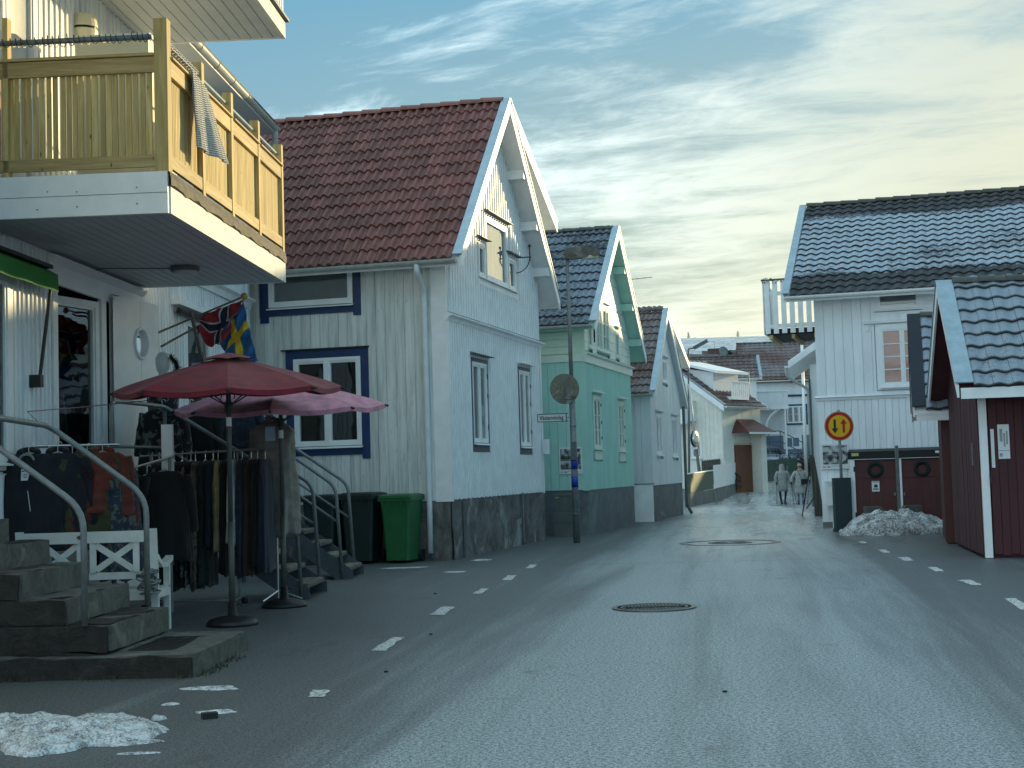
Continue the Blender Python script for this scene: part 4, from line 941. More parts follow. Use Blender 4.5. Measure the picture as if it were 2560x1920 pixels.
# ------------------------------------------------------------------ right: red boathouse, and its neighbour behind
def RED():
    O = (6.53, 20.23); ang = R(10.6); W_, ze, yr, zr, oe = 3.4, 2.36, 1.5, 4.02, 0.45
    t, T, wall, roof = gable_house('boathouse', 'dark red wooden boathouse with white corner board and frosted tiled roof at the right edge', 'boathouse', O, ang, -1, 9.0, W_, ze, yr, zr, 0.29, oe, 0.30, 2.36,
        tilemat_=tile_near, soffit=redw, core=redw, wallz=-0.1, x_tiles=(-0.3, 5.0), tw=0.262, ex=0.302, A=0.036, waves=1, ridge_r=0.12, gut=False, capw=0.24, rake_h=0.17, th=0.08)
    F = FR((0, 0, 0), (1, 0, 0), (0, -1, 0)); G = FR((0, 0, 0), (0, 1, 0), (-1, 0, 0))
    MB(F).box(-0.14, 9, 0.0, 0.06, 2.29, 2.47).build('beam', white, wall)
    MB(F).box(-0.27, 9, 0.455, 0.475, 2.22, 2.37).build('fascia', white, roof)
    MB(F).box(0.0, 0.105, 0.0, 0.06, 0.01, 2.29).build('corner_board', white, wall)
    board_wall(wall, F, 0.13, 2.2, 0.06, lambda a: 2.285, 0.115, redw, seed=31, th=0.02, wig=0.03)
    board_wall(wall, F, 2.2, 9, 0.06, lambda a: 2.285, 0.115, redw, single=False)
    board_wall(wall, G, 0.0, 3.4, 0.05, lambda a: min(ze + (zr - ze) / (yr + oe) * (a + oe), ze + (zr - ze) * (3.7 - a) / (3.7 - yr)) - 0.1, 0.15, redw, seed=32)
    n = MB(F); n.box(0.15, 0.195, 0.028, 0.035, 1.26, 1.80); n.build('narrow_notice', paper, t)
    n = MB(F); n.box(0.245, 0.40, 0.028, 0.035, 1.38, 1.86); nb = n.build('notice_board', paper, t)
    q = MB(F)
    for i, (z0_, z1_, a0_, a1_) in enumerate(((1.62, 1.80, .27, .31), (1.55, 1.74, .32, .345), (1.58, 1.77, .355, .38), (1.49, 1.50, .25, .39), (1.41, 1.46, .26, .30))): q.box(a0_, a1_, 0.035, 0.036, z0_, z1_)
    q.build('printed_lines', pm('faded_print', (0.30, 0.33, 0.33), 0.8), nb)
    k = MB(F); k.tube([(0.115, 0.06, 1.16), (0.115, 0.12, 1.14)], 0.015, 6); k.box(0.10, 0.13, 0.10, 0.12, 1.05, 1.18); k.build('door_handle', blackm, t)
    MB(G).tube([(0.35, 0.06, 1.30), (0.35, 0.06, 1.62)], 0.012, 6).build('pull_handle', galv, t)
    return t
RED()
def SHED2():
    O = (7.10, 23.95); ang = R(15); W_, ze, yr, zr, oe = 3.0, 2.20, 1.45, 3.90, 0.28
    navyc = pm('blue_black_flashing', (0.007, 0.013, 0.024), 0.7, 0.15, 6)
    t, T, wall, roof = gable_house('shed', 'dark red shed with wide blue-black roof edge, just behind the boathouse', 'shed', O, ang, -1, 5.0, W_, ze, yr, zr, 0.40, oe,
        tilemat_=tile_near, soffit=white, core=redw, wallz=-0.1, x_tiles=(-0.25, 1.6), tw=0.262, ex=0.302, A=0.036, waves=1, ridge_r=0.1, gut=False, capm=navyc, capw=0.22, rake_h=0.14, th=0.06)
    F = FR((0, 0, 0), (1, 0, 0), (0, -1, 0))
    MB(F).box(-0.38, 1.5, 0.24, 0.27, 2.04, 2.16).build('fascia', white, wall)
    board_wall(wall, F, 0.0, 1.6, 0.02, lambda a: 2.28, 0.15, redd, seed=33)
    return t
SHED2()
def BIN():
    t = thing('bin_shed', 'low shed with two dark red doors and a black top, behind the heap of snow', 'shed', (6.81, 29.29, 0), -A15)
    F = FR((0, 0, 0), (1, 0, 0), (0, -1, 0))
    MB().box(0.0, 1.92, 0.03, 0.85, 0, 1.44).build('body', dkint, t)
    MB().prism([(-0.04, -0.07, 1.45), (-0.04, -0.07, 1.60), (-0.04, 0.9, 1.66), (-0.04, 0.9, 1.51)], (2.0, 0, 0)).build('top', blackroof, t)
    for a, b in ((0.0, 0.09), (0.895, 1.005), (1.80, 1.91)): MB(F).box(a, b, -0.03, 0.05, 0.0, 1.45).build('post', concrete if False else whiteb, t)
    for a0, a1 in ((0.095, 0.89), (1.01, 1.795)):
        d = MB(F); d.box(a0, a1, -0.025, -0.005, 0.12, 1.43); dr = d.build('door', redd, t)
        n = 6; w_ = (a1 - a0) / n
        for i in range(n): MB(F).box(a0 + i * w_ + .003, a0 + (i + 1) * w_ - .003, -0.005, 0.012, 0.14, 1.05).build('panel_board', redd, dr)
        for i in range(3): MB(F).box(a0 + .003, a1 - .003, -0.005, 0.012, 1.06 + i * .12 + .002, 1.06 + (i + 1) * .12 - .003).build('panel_board', redd, dr)
        cx = (a0 + a1) / 2 - 0.0
        ring = MB(F)
        pts = arc((cx, 0.035, 1.235), 0.125, 0, 2 * PI, 24, (1, 0, 0), (0, 0, 1)); ring.tube(pts, 0.035, 8, cap=False)
        ring.build('wreath', pm('dark_wreath' + str(a0), (0.012, 0.022, 0.024), 0.9, 0.3, 30, bump=0.8, bd=0.02), dr, smooth=True)
        for z in (1.20, 0.28): MB(F).box((a0 - .03) if a0 < .5 else (a1 - .01), (a0 + .01) if a0 < .5 else (a1 + .03), 0.05, 0.062, z, z + .10).build('hinge', blackm, dr)
        MB(F).box(a1 - .05 if a0 < .5 else a0 + .01, a1 - .02 if a0 < .5 else a0 + .04, 0.012, 0.04, 0.70, 0.76).build('latch', galv, dr)
    n = MB(F); n.box(0.41, 0.56, 0.013, 0.017, 0.79, 1.0); p = n.build('notice', paper, t)
    q = MB(F)
    for z in (0.975, 0.84, 0.82): q.box(0.43, 0.54, 0.017, 0.0185, z, z + .012)
    for x, z, w_, h in ((0.455, .87, .02, .05), (.475, .875, .02, .06), (.495, .87, .012, .07), (.505, .87, .02, .045)): q.box(x, x + w_, 0.017, 0.0185, z, z + h)
    q.build('printed_mark', ink, p)
    MB(F).box(0.04, 0.18, 0.072, 0.076, 1.515, 1.575).build('sticker', pm('yellow_sticker', (0.45, 0.50, 0.16), 0.6), t)
    MB(F).box(1.67, 1.75, 0.072, 0.076, 1.53, 1.575).build('sticker', paper, t)
    # post of sorts behind the heap
    o = MB().box(-0.028, 0.028, -0.028, 0.028, 0, 1.69).build('steel_post', galv, None, label='bare square steel post standing in the heap of snow before the two doors', cat='post'); o.location = (7.40, 27.9, 0)
    for (x, w_, lb) in ((7.02, 0.42, 'left'), (7.68, 0.44, 'right')):
        m = MB(); s_ = 1 if lb == 'left' else -1
        m.prism([(-w_ / 2, 0, 0), (w_ / 2, 0, 0), (w_ / 2, 0, .36), (w_ / 2 - .13, 0, .52), (-w_ / 2, 0, .52)] if s_ > 0 else [(-w_ / 2, 0, 0), (w_ / 2, 0, 0), (w_ / 2, 0, .52), (-w_ / 2 + .13, 0, .52), (-w_ / 2, 0, .36)], (0, 0.25, 0))
        o = m.build('concrete_block', stonemat('mossy_concrete', ((0.08, 0.085, 0.075), (0.13, 0.13, 0.12), (0.05, 0.05, 0.045)), 6, 0.5) if lb == 'left' else MATS.get('x', bpy.data.materials['mossy_concrete']), None, label=f'mossy grey concrete block sticking out of the snow before the {lb} door', cat='block'); o.location = (x, 28.1, 0)
BIN()
def snowmat(name, dirt, sc=6):
    t = NT(name); pw = t.coord(world=True); f = t.noise(pw, sc, 7, 0.72, 0.6); g = t.noise(pw, sc * 7, 4, 0.8)
    k = t.math('ADD', t.math('MULTIPLY', f, 0.45), t.math('MULTIPLY', g, 0.55))
    t.col(t.mix(t.ramp(k, 0.46 - dirt * .10, 0.64 - dirt * .08), (0.66, 0.70, 0.72, 1), (0.10, 0.095, 0.088, 1))); t.rough(0.6); t.b.inputs['Subsurface Weight'].default_value = 0.0
    t.bump(k, 0.3, 0.012); return t.m
def heap(name, label, c, rx, ry, h, mat, seed, n=48, cat='snow', rot=0.0, rag=0.35, fq=3.0, pw=0.75):
    m = MB(); rows = []
    for i in range(n // 2 + 1):
        r_ = i / (n // 2); row = []
        for k in range(n):
            a = 2 * PI * k / n; q = Vector((math.cos(a), math.sin(a), 0)); e = 1 + rag * mnoise.fractal(Vector((q.x * 1.3 + seed, q.y * 1.3, 0.3)), 1, 2, 4)
            x = q.x * rx * r_ * e; y = q.y * ry * r_ * e
            z = h * max(0, 1 - r_ ** 2.2) ** pw * (0.84 + 0.38 * mnoise.fractal(Vector((x * fq / max(rx, .3) * 1.2 + seed, y * fq / max(ry, .2), 2)), 1, 2, 4)) + 0.045 * h * mnoise.noise(Vector((x * 12, y * 12, seed))) * (1 - r_)
            row.append((x, y, max(0.0, z) + 0.003 if r_ < 1 else 0.002))
        rows.append(row)
    m.rings(rows[::-1], cap=False); o = m.build(name, mat, None, smooth=True, label=label, cat=cat); o.location = (c[0], c[1], c[2] if len(c) > 2 else 0); o.rotation_euler.z = rot; return o
heap('snow_heap', 'dirty grey heap of old snow in front of the two dark red doors', (7.28, 27.6), 1.10, 0.62, 0.46, snowmat('dirty_old_snow', 0.75, 5), 3.0, 80, rot=-0.05, rag=0.13, fq=2.2, pw=0.6)

# ------------------------------------------------------------------ clothes shop on the left with its two balconies
K = 1.263; A3 = R(3.2)
def zk(z): return 1.4 + (z - 1.4) * K
SO = Vector((-3.145, 13.26, 0)); SX = -1.5 * K
def shopM(): return Matrix.Translation(SO) @ Matrix.Rotation(-A3, 4, 'Z')
SM = shopM(); SMI = SM.inverted()
def sl_(p): return SMI @ Vector(p)
def agedwhite():
    t = NT('aged_fascia_paint'); f = t.noise(t.coord(scale=(1, 6, 1.2)), 3.5, 6, 0.7); g = t.noise(t.coord(), 26, 3, 0.7)
    c = t.mix(t.ramp(f, 0.42, 0.75), (0.60, 0.63, 0.62, 1), (0.44, 0.46, 0.43, 1)); c = t.mix(t.math('MULTIPLY', t.ramp(g, 0.66, 0.74), 0.6), c, (0.22, 0.22, 0.18, 1)); t.col(c); t.rough(0.6); return t.m
aged = agedwhite()
def SHOP():
    t = thing('shop', 'white wooden clothes shop with balconies at the left edge', 'shop', SO, -A3); T = TM(t)
    G = FR((SX, 0, 0), (0, 1, 0), (1, 0, 0))          # street wall, a = y
    Y0, Y1 = -8.0, 10.8; TOP = zk(6.6)
    w1 = (1.66 * K, 2.76 * K, 1.15, zk(3.10)); w0 = (-1.9 * K, 0.66 * K, zk(1.60), zk(3.05))
    w3 = (7.0, 8.3, 1.9, 3.72); w4 = (9.15, 9.95, 1.9, 3.72); dr_ = (2.90 * K, 3.75 * K, 1.15, zk(3.22))
    u1 = (-0.9 * K, 0.16 * K, zk(4.3), zk(5.62)); u2 = (0.62 * K, 1.22 * K, zk(3.75), zk(5.7)); u3 = (2.9 * K, 3.9 * K, zk(4.4), zk(5.45))
    # building body: back, floor slabs, end walls; the shop floor is hollow behind its windows
    m = MB(); m.box(SX - 9, SX - 2.6, Y0, Y1, 0, TOP); m.box(SX - 2.6, SX - 0.05, Y0, Y1, -0.1, 1.10); m.box(SX - 2.6, SX - 0.05, Y0, Y1, 3.72, TOP)
    m.box(SX - 2.6, SX - 0.05, 4.4, Y1, 1.10, 3.72); m.box(SX - 2.6, SX - 0.05, Y0, -3.2, 1.10, 3.72)
    core = m.build('wall_core', dkint, t)
    ops1 = [(w0[0] - .12, w0[1] + .14, w0[2] - .12, w0[3] + .25), (w1[0] - .14, dr_[1] + .05, 1.0, zk(3.36)), (w3[0] - .1, w3[1] + .1, w3[2] - .1, 3.95), (w4[0] - .1, w4[1] + .1, w4[2] - .1, 3.95)]
    mw = MB(G); mw.box(Y0, Y1, -0.05, 0, 0.0, 1.0)
    for s0 in splits(Y0, Y1, 20, ()): pass
    mw.M = G
    edges = [Y0] + sorted([e for o in ops1 for e in (o[0] + .05, o[1] - .05)]) + [Y1]
    for i in range(0, len(edges), 2): mw.box(edges[i], edges[i + 1], -0.05, 0, 1.0, 3.9)
    mw.box(Y0, Y1, -0.05, 0, 3.9, TOP); mw.box(edges[1], edges[2], -.05, 0, 1.0, w0[2] - .1); 
    wall = mw.build('wall', white, t)
    board_wall(wall, G, -0.2, 4.9, 1.0, lambda a: 3.88, 0.115, whiteb, ops1, seed=41, batten=0.03, th=0.018)
    board_wall(wall, G, 4.9, Y1, 0.3, lambda a: 4.26, 0.125, whiteb, ops1, seed=42, batten=0.035, th=0.018)
    c = MB(G); c.prism([(4.9, 0, 4.27), (4.9, .06, 4.27), (4.9, .08, 4.36), (4.9, .15, 4.40), (4.9, .15, 4.43), (4.9, 0, 4.50)], (Y1 - 4.9 + .05, 0, 0)); c.build('cornice', white, wall)
    upo = [(u[0] - .08, u[1] + .08, u[2] - .08, u[3] + .08) for u in (u1, u2, u3)]
    board_wall(wall, G, -1.2, 5.4, 4.2, lambda a: zk(5.98), 0.16, whiteb, upo, seed=43, batten=0.05, th=0.02)
    board_wall(wall, G, 5.4, Y1, 4.5, lambda a: zk(6.35), 0.14, whiteb, seed=44, single=False)
    MB(FR((0, Y1, 0), (1, 0, 0), (0, 1, 0))).box(SX - .01, SX + .05, -.14, 0.02, 0, zk(6.3)).build('corner_board', white, wall)
    # shop windows
    w = window(t, G, w0[0], w0[1], w0[2], w0[3], 2, 1, 0.06, white, white, 0.09, 0.04)
    GD = G @ Matrix.Translation((w1[1] - .01, -.02, 0)) @ Matrix.Rotation(R(16.5), 4, 'Z') @ Matrix.Translation((-(w1[1] - .01), 0, 0))
    w = window(t, GD, w1[0] + .03, w1[1] - .02, w1[2], w1[3] - .01, 1, 1, 0.07, white, None, 0.09, 0.05, sill=False)
    for a, b in ((w1[0] - .13, w1[0]), (w1[1], w1[1] + .16)): MB(G).box(a, b, 0, .045, 1.0, zk(3.12)).build('casing', white, w)
    hd = MB(G); hd.box(1.5 * K, 3.94 * K, 0, 0.045, zk(3.12), zk(3.29)); hd.build('header_board', white, wall)
    hd = MB(G); hd.prism([(1.47 * K, 0, zk(3.37)), (1.47 * K, .12, zk(3.35)), (1.47 * K, .12, zk(3.33)), (1.47 * K, .06, zk(3.29)), (1.47 * K, 0, zk(3.29))], (2.5 * K, 0, 0)); hd.build('cornice', white, wall)
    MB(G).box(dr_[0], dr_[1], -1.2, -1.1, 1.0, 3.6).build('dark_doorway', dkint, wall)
    for w_, bk in ((w3, dkint), (w4, dkint)):
        window(t, G, w_[0], w_[1], w_[2], w_[3], 1, 1, 0.06, white, white, 0.09, 0.05, back=greyint, backd=0.04)
    MB(G).box(6.3, 8.5, 0, 0.16, 3.84, 3.92).build('header_board', white, wall)
    MB(G).tube([(6.4, 0.12, 3.76), (8.5, 0.12, 3.76)], 0.045, 10).build('awning_cassette', blackm, t)
    for y in (6.5, 8.75, 9.6):
        MB(G).tube([(y, 0.26, 3.74), (y - .1, 0.5, 2.75)], 0.028, 8).build('awning_arm', blackm, t)
    # a jacket on display behind the glass and a few garments inside
    for u_, bk in ((u1, curt), (u2, greyint), (u3, curt)): window(t, G, u_[0], u_[1], u_[2], u_[3], 1, 1, 0.06, white, white, 0.07, 0.05, back=bk, backd=0.03)
    # open door leaf with a round window
    h0 = Vector((SX + 0.05, 2.95 * K, 0)); p1 = sl_((-3.60 * K, 14.5 * K, 0)); p1.z = 0
    dd = (p1 - h0); Ld = dd.length; dd.normalize(); nn = Vector((dd.y, -dd.x, 0)); D = FR(h0, dd, nn)
    zb, zt = 1.16, zk(3.19); cz = zk(2.77); ca_ = Ld * 0.60; rr_ = 0.175
    m = MB(D); n = 32
    for b, fl in ((0.05, 1), (0.0, 0)):
        inner = []; outer = []
        for k in range(n):
            a = 2 * PI * k / n; cx_, cz_ = math.cos(a), math.sin(a); inner.append((ca_ + rr_ * cx_, b, cz + rr_ * cz_))
            sx_ = ((Ld - ca_) / cx_ if cx_ > 1e-6 else (-ca_ / cx_ if cx_ < -1e-6 else 1e9)); sz_ = ((zt - cz) / cz_ if cz_ > 1e-6 else ((zb - cz) / cz_ if cz_ < -1e-6 else 1e9)); s_ = min(sx_, sz_)
            outer.append((ca_ + s_ * cx_, b, cz + s_ * cz_))
        vs = inner + outer; fs = [(k, (k + 1) % n, n + (k + 1) % n, n + k) for k in range(n)]
        for (cx_, cz_) in ((0, zb), (Ld, zb), (Ld, zt), (0, zt)):
            vs.append((cx_, b, cz_)); 
            best = sorted(range(n), key=lambda k: (outer[k][0] - cx_) ** 2 + (outer[k][2] - cz_) ** 2)[:2]; best.sort()
            if best == [0, n - 1]: best = [n - 1, 0]
            fs.append((n + best[0], n + best[1], len(vs) - 1))
        m.add(vs, [f if fl else f[::-1] for f in fs])
    inner0 = [(ca_ + rr_ * math.cos(2 * PI * k / n), 0.0, cz + rr_ * math.sin(2 * PI * k / n)) for k in range(n)]
    m.prism([(Ld, 0, zb), (Ld, 0.05, zb), (Ld, 0.05, zt), (Ld, 0, zt)], (0.004, 0, 0)); m.prism([(0, 0, zt), (Ld, 0, zt), (Ld, .05, zt), (0, .05, zt)], (0, 0, 0.003))
    leaf = m.build('door', white, t)
    g = MB(D); g.add([(p[0], 0.02, p[2]) for p in inner0], [tuple(range(n))]); g.build('pane', glass, leaf)
    g = MB(D); g.add([(p[0], -0.02, p[2]) for p in inner0], [tuple(range(n))]); g.build('reflection_disc', curt, leaf)  # pale disc behind the pane imitates the glass's bright reflection
    g = MB(D); rows = [[Vector((ca_ + q_ * math.cos(2 * PI * k / n), b_, cz + q_ * math.sin(2 * PI * k / n))) for k in range(n)] for q_, b_ in ((rr_ * .97, 0.02), (rr_ * .97, 0.072), (rr_ * 1.06, 0.078), (rr_ * 1.15, 0.066), (rr_ * 1.16, 0.05))]
    g.rings(rows, cap=False); g.build('porthole_ring', whiteb, leaf, smooth=True)
    MB(D).box(ca_ - .004, ca_ + .004, 0.048, 0.052, cz + rr_ * 1.17, zt).build('seam', greyblue, leaf); MB(D).box(ca_ - .004, ca_ + .004, 0.048, 0.052, zb, cz - rr_ * 1.17).build('seam', greyblue, leaf)
    # ceiling light
    # ---------------- lower balcony
    bz0, bz1 = zk(3.38), zk(3.69); BL = 3.99 * K
    m = MB(); m.box(SX, -0.04, 0.04, BL - .04, bz0 + 0.03, bz1 - 0.02); b = m.build('balcony', white, t)
    nb = 16; bw = -SX / nb
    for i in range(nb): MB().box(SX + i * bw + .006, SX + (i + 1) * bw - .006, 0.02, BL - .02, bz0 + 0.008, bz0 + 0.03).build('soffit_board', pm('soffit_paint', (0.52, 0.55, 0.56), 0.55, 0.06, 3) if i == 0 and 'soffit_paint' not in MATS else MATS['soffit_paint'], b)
    zm_ = (bz0 + bz1) / 2
    MB().box(SX, 0.0, -0.012, 0.04, bz0, zm_ - .004).build('fascia_board', white, b); MB().box(SX, 0.0, -0.02, 0.04, zm_, bz1).build('fascia_board', white, b)
    MB().box(-0.04, 0.014, 0.04, BL, bz0, zk(3.585)).build('fascia_board', aged, b); MB().box(SX, -.04, BL - .04, BL, bz0, zk(3.585)).build('fascia_board', white, b)
    m = MB(); rows = []
    for i in range(40):
        y = i * BL / 39; w_ = 0.012 * math.sin(i * 1.1) + 0.008 * math.sin(i * 2.9)
        rows.append([(-0.02, y, bz1 + .005), (0.015, y, bz1 + .0), (0.03, y, zk(3.64) + w_), (0.03 + w_ * .4, y, zk(3.585) + w_), (0.015, y, zk(3.58))])
    m.grid(rows); m.build('roofing_felt_edge', blackroof, b)
    MB().box(-0.10, -0.0, 0.02, BL - .02, bz1 - 0.02, bz1 + 0.02).build('edge_timber', oldwood, b)
    nl = MB(); 
    for x, z in ((-.23, 3.455), (-.68, 3.45), (-.98, 3.44), (-.23, 3.575), (-.68, 3.56), (-.9, 3.57)): nl.tube([(x * K, -0.025, zk(z)), (x * K, -0.012, zk(z))], 0.007, 6)
    nl.build('nail_heads', galvd, b)
    # front railing
    rt_, rb = zk(4.57), zk(3.73)
    MB().box(-.115, 0.012, -.01, .115, bz1 - .0, zk(4.84)).build('post', pine, b)
    MB().box(-1.24 * K, -1.20 * K, 0.0, .09, bz1, zk(4.9)).build('post', pine, b)
    MB().box(SX, -.117, -.03, .09, zk(4.56), rt_ + .012).build('rail_cap', pineh, b)
    MB().box(SX, -.117, 0.0, .035, zk(4.44), zk(4.555)).build('rail', pineh, b)
    MB().box(SX, -.117, 0.0, .035, rb, zk(3.82)).build('rail', pineh, b)
    rnd = random.Random(12); x = -0.15; i = 0
    while x > SX + .02:
        w_ = 0.046; layer = 0.036 + (0.012 if i % 2 else 0); MB().box(x - w_, x, layer, layer + .016, zk(3.80), zk(4.47)).build('slat', pine, b); x -= w_ + rnd.choice((0.006, 0.016, 0.02, 0.024)) ; i += 1
    # side railing
    py = [0.06, 0.99, 1.93, 2.94, 3.95]
    for i, y in enumerate(py[1:]): MB().box(-.09, 0.012, y * K - .06, y * K + .03, zk(3.66) - .04, zk(4.78)).build('post', pine, b)
    for i in range(4):
        ya = py[i] * K + .06; yb = py[i + 1] * K - .062
        MB().box(-.06, 0.035, ya - .02, yb + .02, zk(4.555), rt_).build('rail_cap', pineh, b)
        MB().box(-.03, 0.005, ya, yb, zk(4.43), zk(4.55)).build('rail', pineh, b); MB().box(-.03, 0.005, ya, yb, zk(3.73), zk(3.83)).build('rail', pineh, b)
        n = 20; p = (yb - ya) / n
        for k in range(n): MB().box(-.046, -.034, ya + k * p + p * .12, ya + (k + 1) * p - p * .12, zk(3.80), zk(4.46)).build('slat', pine, b)
        tb = MB(); tb.tube([(-.05, ya - .05, zk(4.685)), (-.05, yb + .05, zk(4.685))], 0.017, 8); tb.build('top_tube', galvl, b)
    # upper balcony
    uz = zk(5.98); UL = 4.27 * K
    m = MB(); m.box(SX, -0.05, -6, UL - .04, uz + .03, uz + .28); ub = m.build('upper_balcony', white, t)
    nb = 13; bw = -SX / nb
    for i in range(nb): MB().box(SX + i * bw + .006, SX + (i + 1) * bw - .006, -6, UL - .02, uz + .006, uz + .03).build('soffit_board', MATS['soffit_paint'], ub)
    MB().box(-.05, 0.0, -6, UL, uz, uz + .22).build('fascia_board', aged, ub); MB().box(SX, -.05, UL - .04, UL, uz, uz + .24).build('fascia_board', white, ub)
    MB().box(-.03, 0.05, -6, UL + .03, uz + .225, uz + .26).build('drip_edge', galvd, ub)
    for i in range(14): MB().box(-.04, -.01, UL - .06 - i * .14 - .05, UL - .06 - i * .14, uz + .26, uz + 1.3).build('baluster', white, ub)
    MB().box(-.06, .02, -2, UL, uz + 1.3, uz + 1.34).build('handrail', white, ub)
    # roof over the far part with gutter and elbow
    gx = -1.3 * K + .17; gzz = zk(6.38)
    gx = sl_(atY(690, 322, 24.0)).x; 
    ye = 10.0; 
    q = atY(690, 322, 24.2); ql = sl_(q); gx = ql.x; gzz = ql.z; Yg = ql.y
    m = MB(); m.prism([(gx + .03, 0, gzz + .09), (SX - 4, 0, gzz + 2.6), (SX - 4, 0, gzz + 2.45), (gx + .03, 0, gzz + .03)], (0, Yg, 0)); rf = m.build('roof', blackroof, t)
    gutter(rf, (gx, 0.3, gzz), (gx, Yg, gzz), 0.075, zinc, 12)
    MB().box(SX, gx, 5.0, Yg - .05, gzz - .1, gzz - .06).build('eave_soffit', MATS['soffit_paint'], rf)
    downpipe(t, [(gx, Yg - .1, gzz - .03), (gx, Yg - .1, gzz - .3), (SX + .12, Yg - .1, gzz - .7), (SX + .12, Yg - .1, gzz - 1.6)], 0.055, zinc)
    # green awning
    a0, a1 = -2.2 * K, 1.24 * K; m = MB(G)
    m.prism([(a0, 0.06, zk(3.25)), (a0, 0.20, zk(3.22)), (a0, .20, zk(3.19)), (a0, 0.06, zk(3.19))], (a1 - a0, 0, 0)); aw = m.build('awning', blackm, t)
    m = MB(G); rows = []
    for i in range(25):
        a = a0 + (a1 + .05 - a0) * i / 24; w_ = .006 * math.sin(i * 1.7)
        rows.append([(a, 0.10, zk(3.20)), (a, 0.23, zk(3.145)), (a, 0.235 + w_, zk(3.07)), (a, 0.235 + w_ * 2, zk(3.0))])
    m.grid(rows); m.build('valance', awng, aw)
    MB(G).tube([(1.14 * K, .22, zk(3.02)), (1.05 * K, 0.14, zk(2.28))], 0.02, 8).build('awning_arm', blackm, aw); MB(G).box(1.02 * K, 1.09 * K, .0, .16, zk(2.2), zk(2.3)).build('bracket', blackm, aw)
    return t
shop = SHOP()
def on_wall(px, py):   # point of the shop's street wall at a measured photo position
    d = px_dir(px, py); n = SM.to_3x3() @ Vector((1, 0, 0)); p0 = SM @ Vector((SX, 0, 0)); return CO + d * ((p0 - CO).dot(n) / d.dot(n))
# wall lamp beside the balcony door
p = on_wall(190, 78); t = thing('wall_lamp', 'beige half-round wall lamp on the upper wall above the balcony pipe', 'lamp', p, -A3)
m = MB(); m.lathe([(.13, -.16), (.15, -.02), (.15, .0)], 18, (0.10, 0, 0)); m.build('lower_shade', creamp, t); m = MB(); m.lathe([(.15, .03), (.15, .05), (.13, .17)], 18, (0.10, 0, 0)); m.build('upper_shade', creamp, t)
m = MB(); m.lathe([(.14, .0), (.14, .03)], 18, (0.10, 0, 0)); m.box(-.02, .02, -.12, .12, -.17, .2); m.build('band', blackm, t)
# ceiling lamp under the balcony
p = gnd(462, 668, zk(3.38)); t = thing('ceiling_lamp', 'round lamp under the boarded balcony ceiling', 'lamp', p, -A3)
MB().lathe([(.17, 0), (.17, -.035), (.16, -.05)], 24).build('lamp_base', galvd, t); MB().lathe([(.15, -.05), (.13, -.085), (.06, -.10), (.01, -.102)], 24).build('lamp_glass', pm('opal_glass', (0.5, 0.52, 0.5), 0.3), t, smooth=True)
MB().tube([(-.16, 0, -.01), (-.9, -.25, -.012), (-.95, -.3, -.04)], 0.006, 5).build('cable', blackm, t)
# pipe with a string of lights wound round it
a = atY(-30, 111, 13.22); b_ = atY(378, 92, 13.22); t = thing('rail_pipe', 'steel pipe above the front balcony railing, wound with a string of lights', 'pipe', a)
d = b_ - a; MB().tube([(0, 0, 0), d], 0.026, 10).build('pipe', galv, t, smooth=True)
m = MB(); pts = []; rnd = random.Random(3)
for i in range(260):
    f = i / 259; an = i * 0.62 + 1.5 * math.sin(i * .13); rr_ = 0.033 + 0.012 * abs(math.sin(i * .31)) + (0.02 * rnd.random() if 90 < i < 140 else 0)
    pts.append(d * f + Vector((0, math.cos(an) * rr_, math.sin(an) * rr_)))
m.tube(pts, 0.0045, 4); m.build('light_string', blackm, t)
# white box seen behind the pipe
a = sl_(atY(190, 135, 15.0)); t = link('storage_box', None, None, None, 'pale box lid standing behind the pipe on the balcony', 'box'); t.location = SM @ Vector((a.x, a.y, 0)); t.rotation_euler.z = -A3
MB().box(0, 0.78, 0, 0.5, zk(3.7), a.z + .15).build('body', creamp, t); MB().box(-.02, 0.80, -.02, 0.52, a.z + .15, a.z + .19).build('lid', whiteb, t)
# white knitted blanket over the side railing
knit = NT('white_knit'); v_ = knit.coord(); wv = knit.n('ShaderNodeTexWave', wave_type='BANDS', bands_direction='Z'); wv.inputs['Scale'].default_value = 14; wv.inputs['Distortion'].default_value = 1.5; knit.l(v_, wv.inputs[0])
knit.col(knit.mix(wv.outputs['Fac'], (0.45, 0.43, 0.38, 1), (0.78, 0.76, 0.70, 1))); knit.rough(0.9); knit.bump(wv.outputs['Fac'], 0.8, 0.02)
m = MB(); rows = []
for j in range(22):
    z = zk(4.60) - j / 21 * (zk(4.60) - zk(3.99)); row = []
    for i in range(18):
        y = (0.52 + 0.42 * i / 17) * K + 0.03 * math.sin(j * .5 + i) * 0.3 + 0.05 * (j / 21); row.append((0.05 + 0.20 * (j / 21) * (i / 17) ** 1.2 + 0.03 * (j / 21) * (1 + math.sin(i * .7)) + 0.012 * math.sin(i * 2.1), y, z - 0.06 * (i / 17)))
    rows.append(row)
m.grid(rows); m.grid([[(p[0] + .014, p[1], p[2]) for p in r_][::-1] for r_ in rows])
o = m.build('blanket', knit.m, None, smooth=True, label='white knitted blanket hung over the side balcony railing', cat='blanket'); o.matrix_world = SM
m = MB(); rows = []
for j in range(24):
    y = (0.1 + 0.82 * j / 23) * K; rows.append([Vector((-.05, y, zk(4.685))) + Vector((math.cos(a) * (.034 + .01 * (j % 2)), 0, math.sin(a) * (.034 + .01 * (j % 2)))) for a in [2 * PI * q / 8 for q in range(8)]])
m.rings(rows); o = m.build('fleece_roll', knit.m, None, smooth=False, label='furry white wrap rolled round the tube above the first side panel', cat='wrap'); o.matrix_world = SM

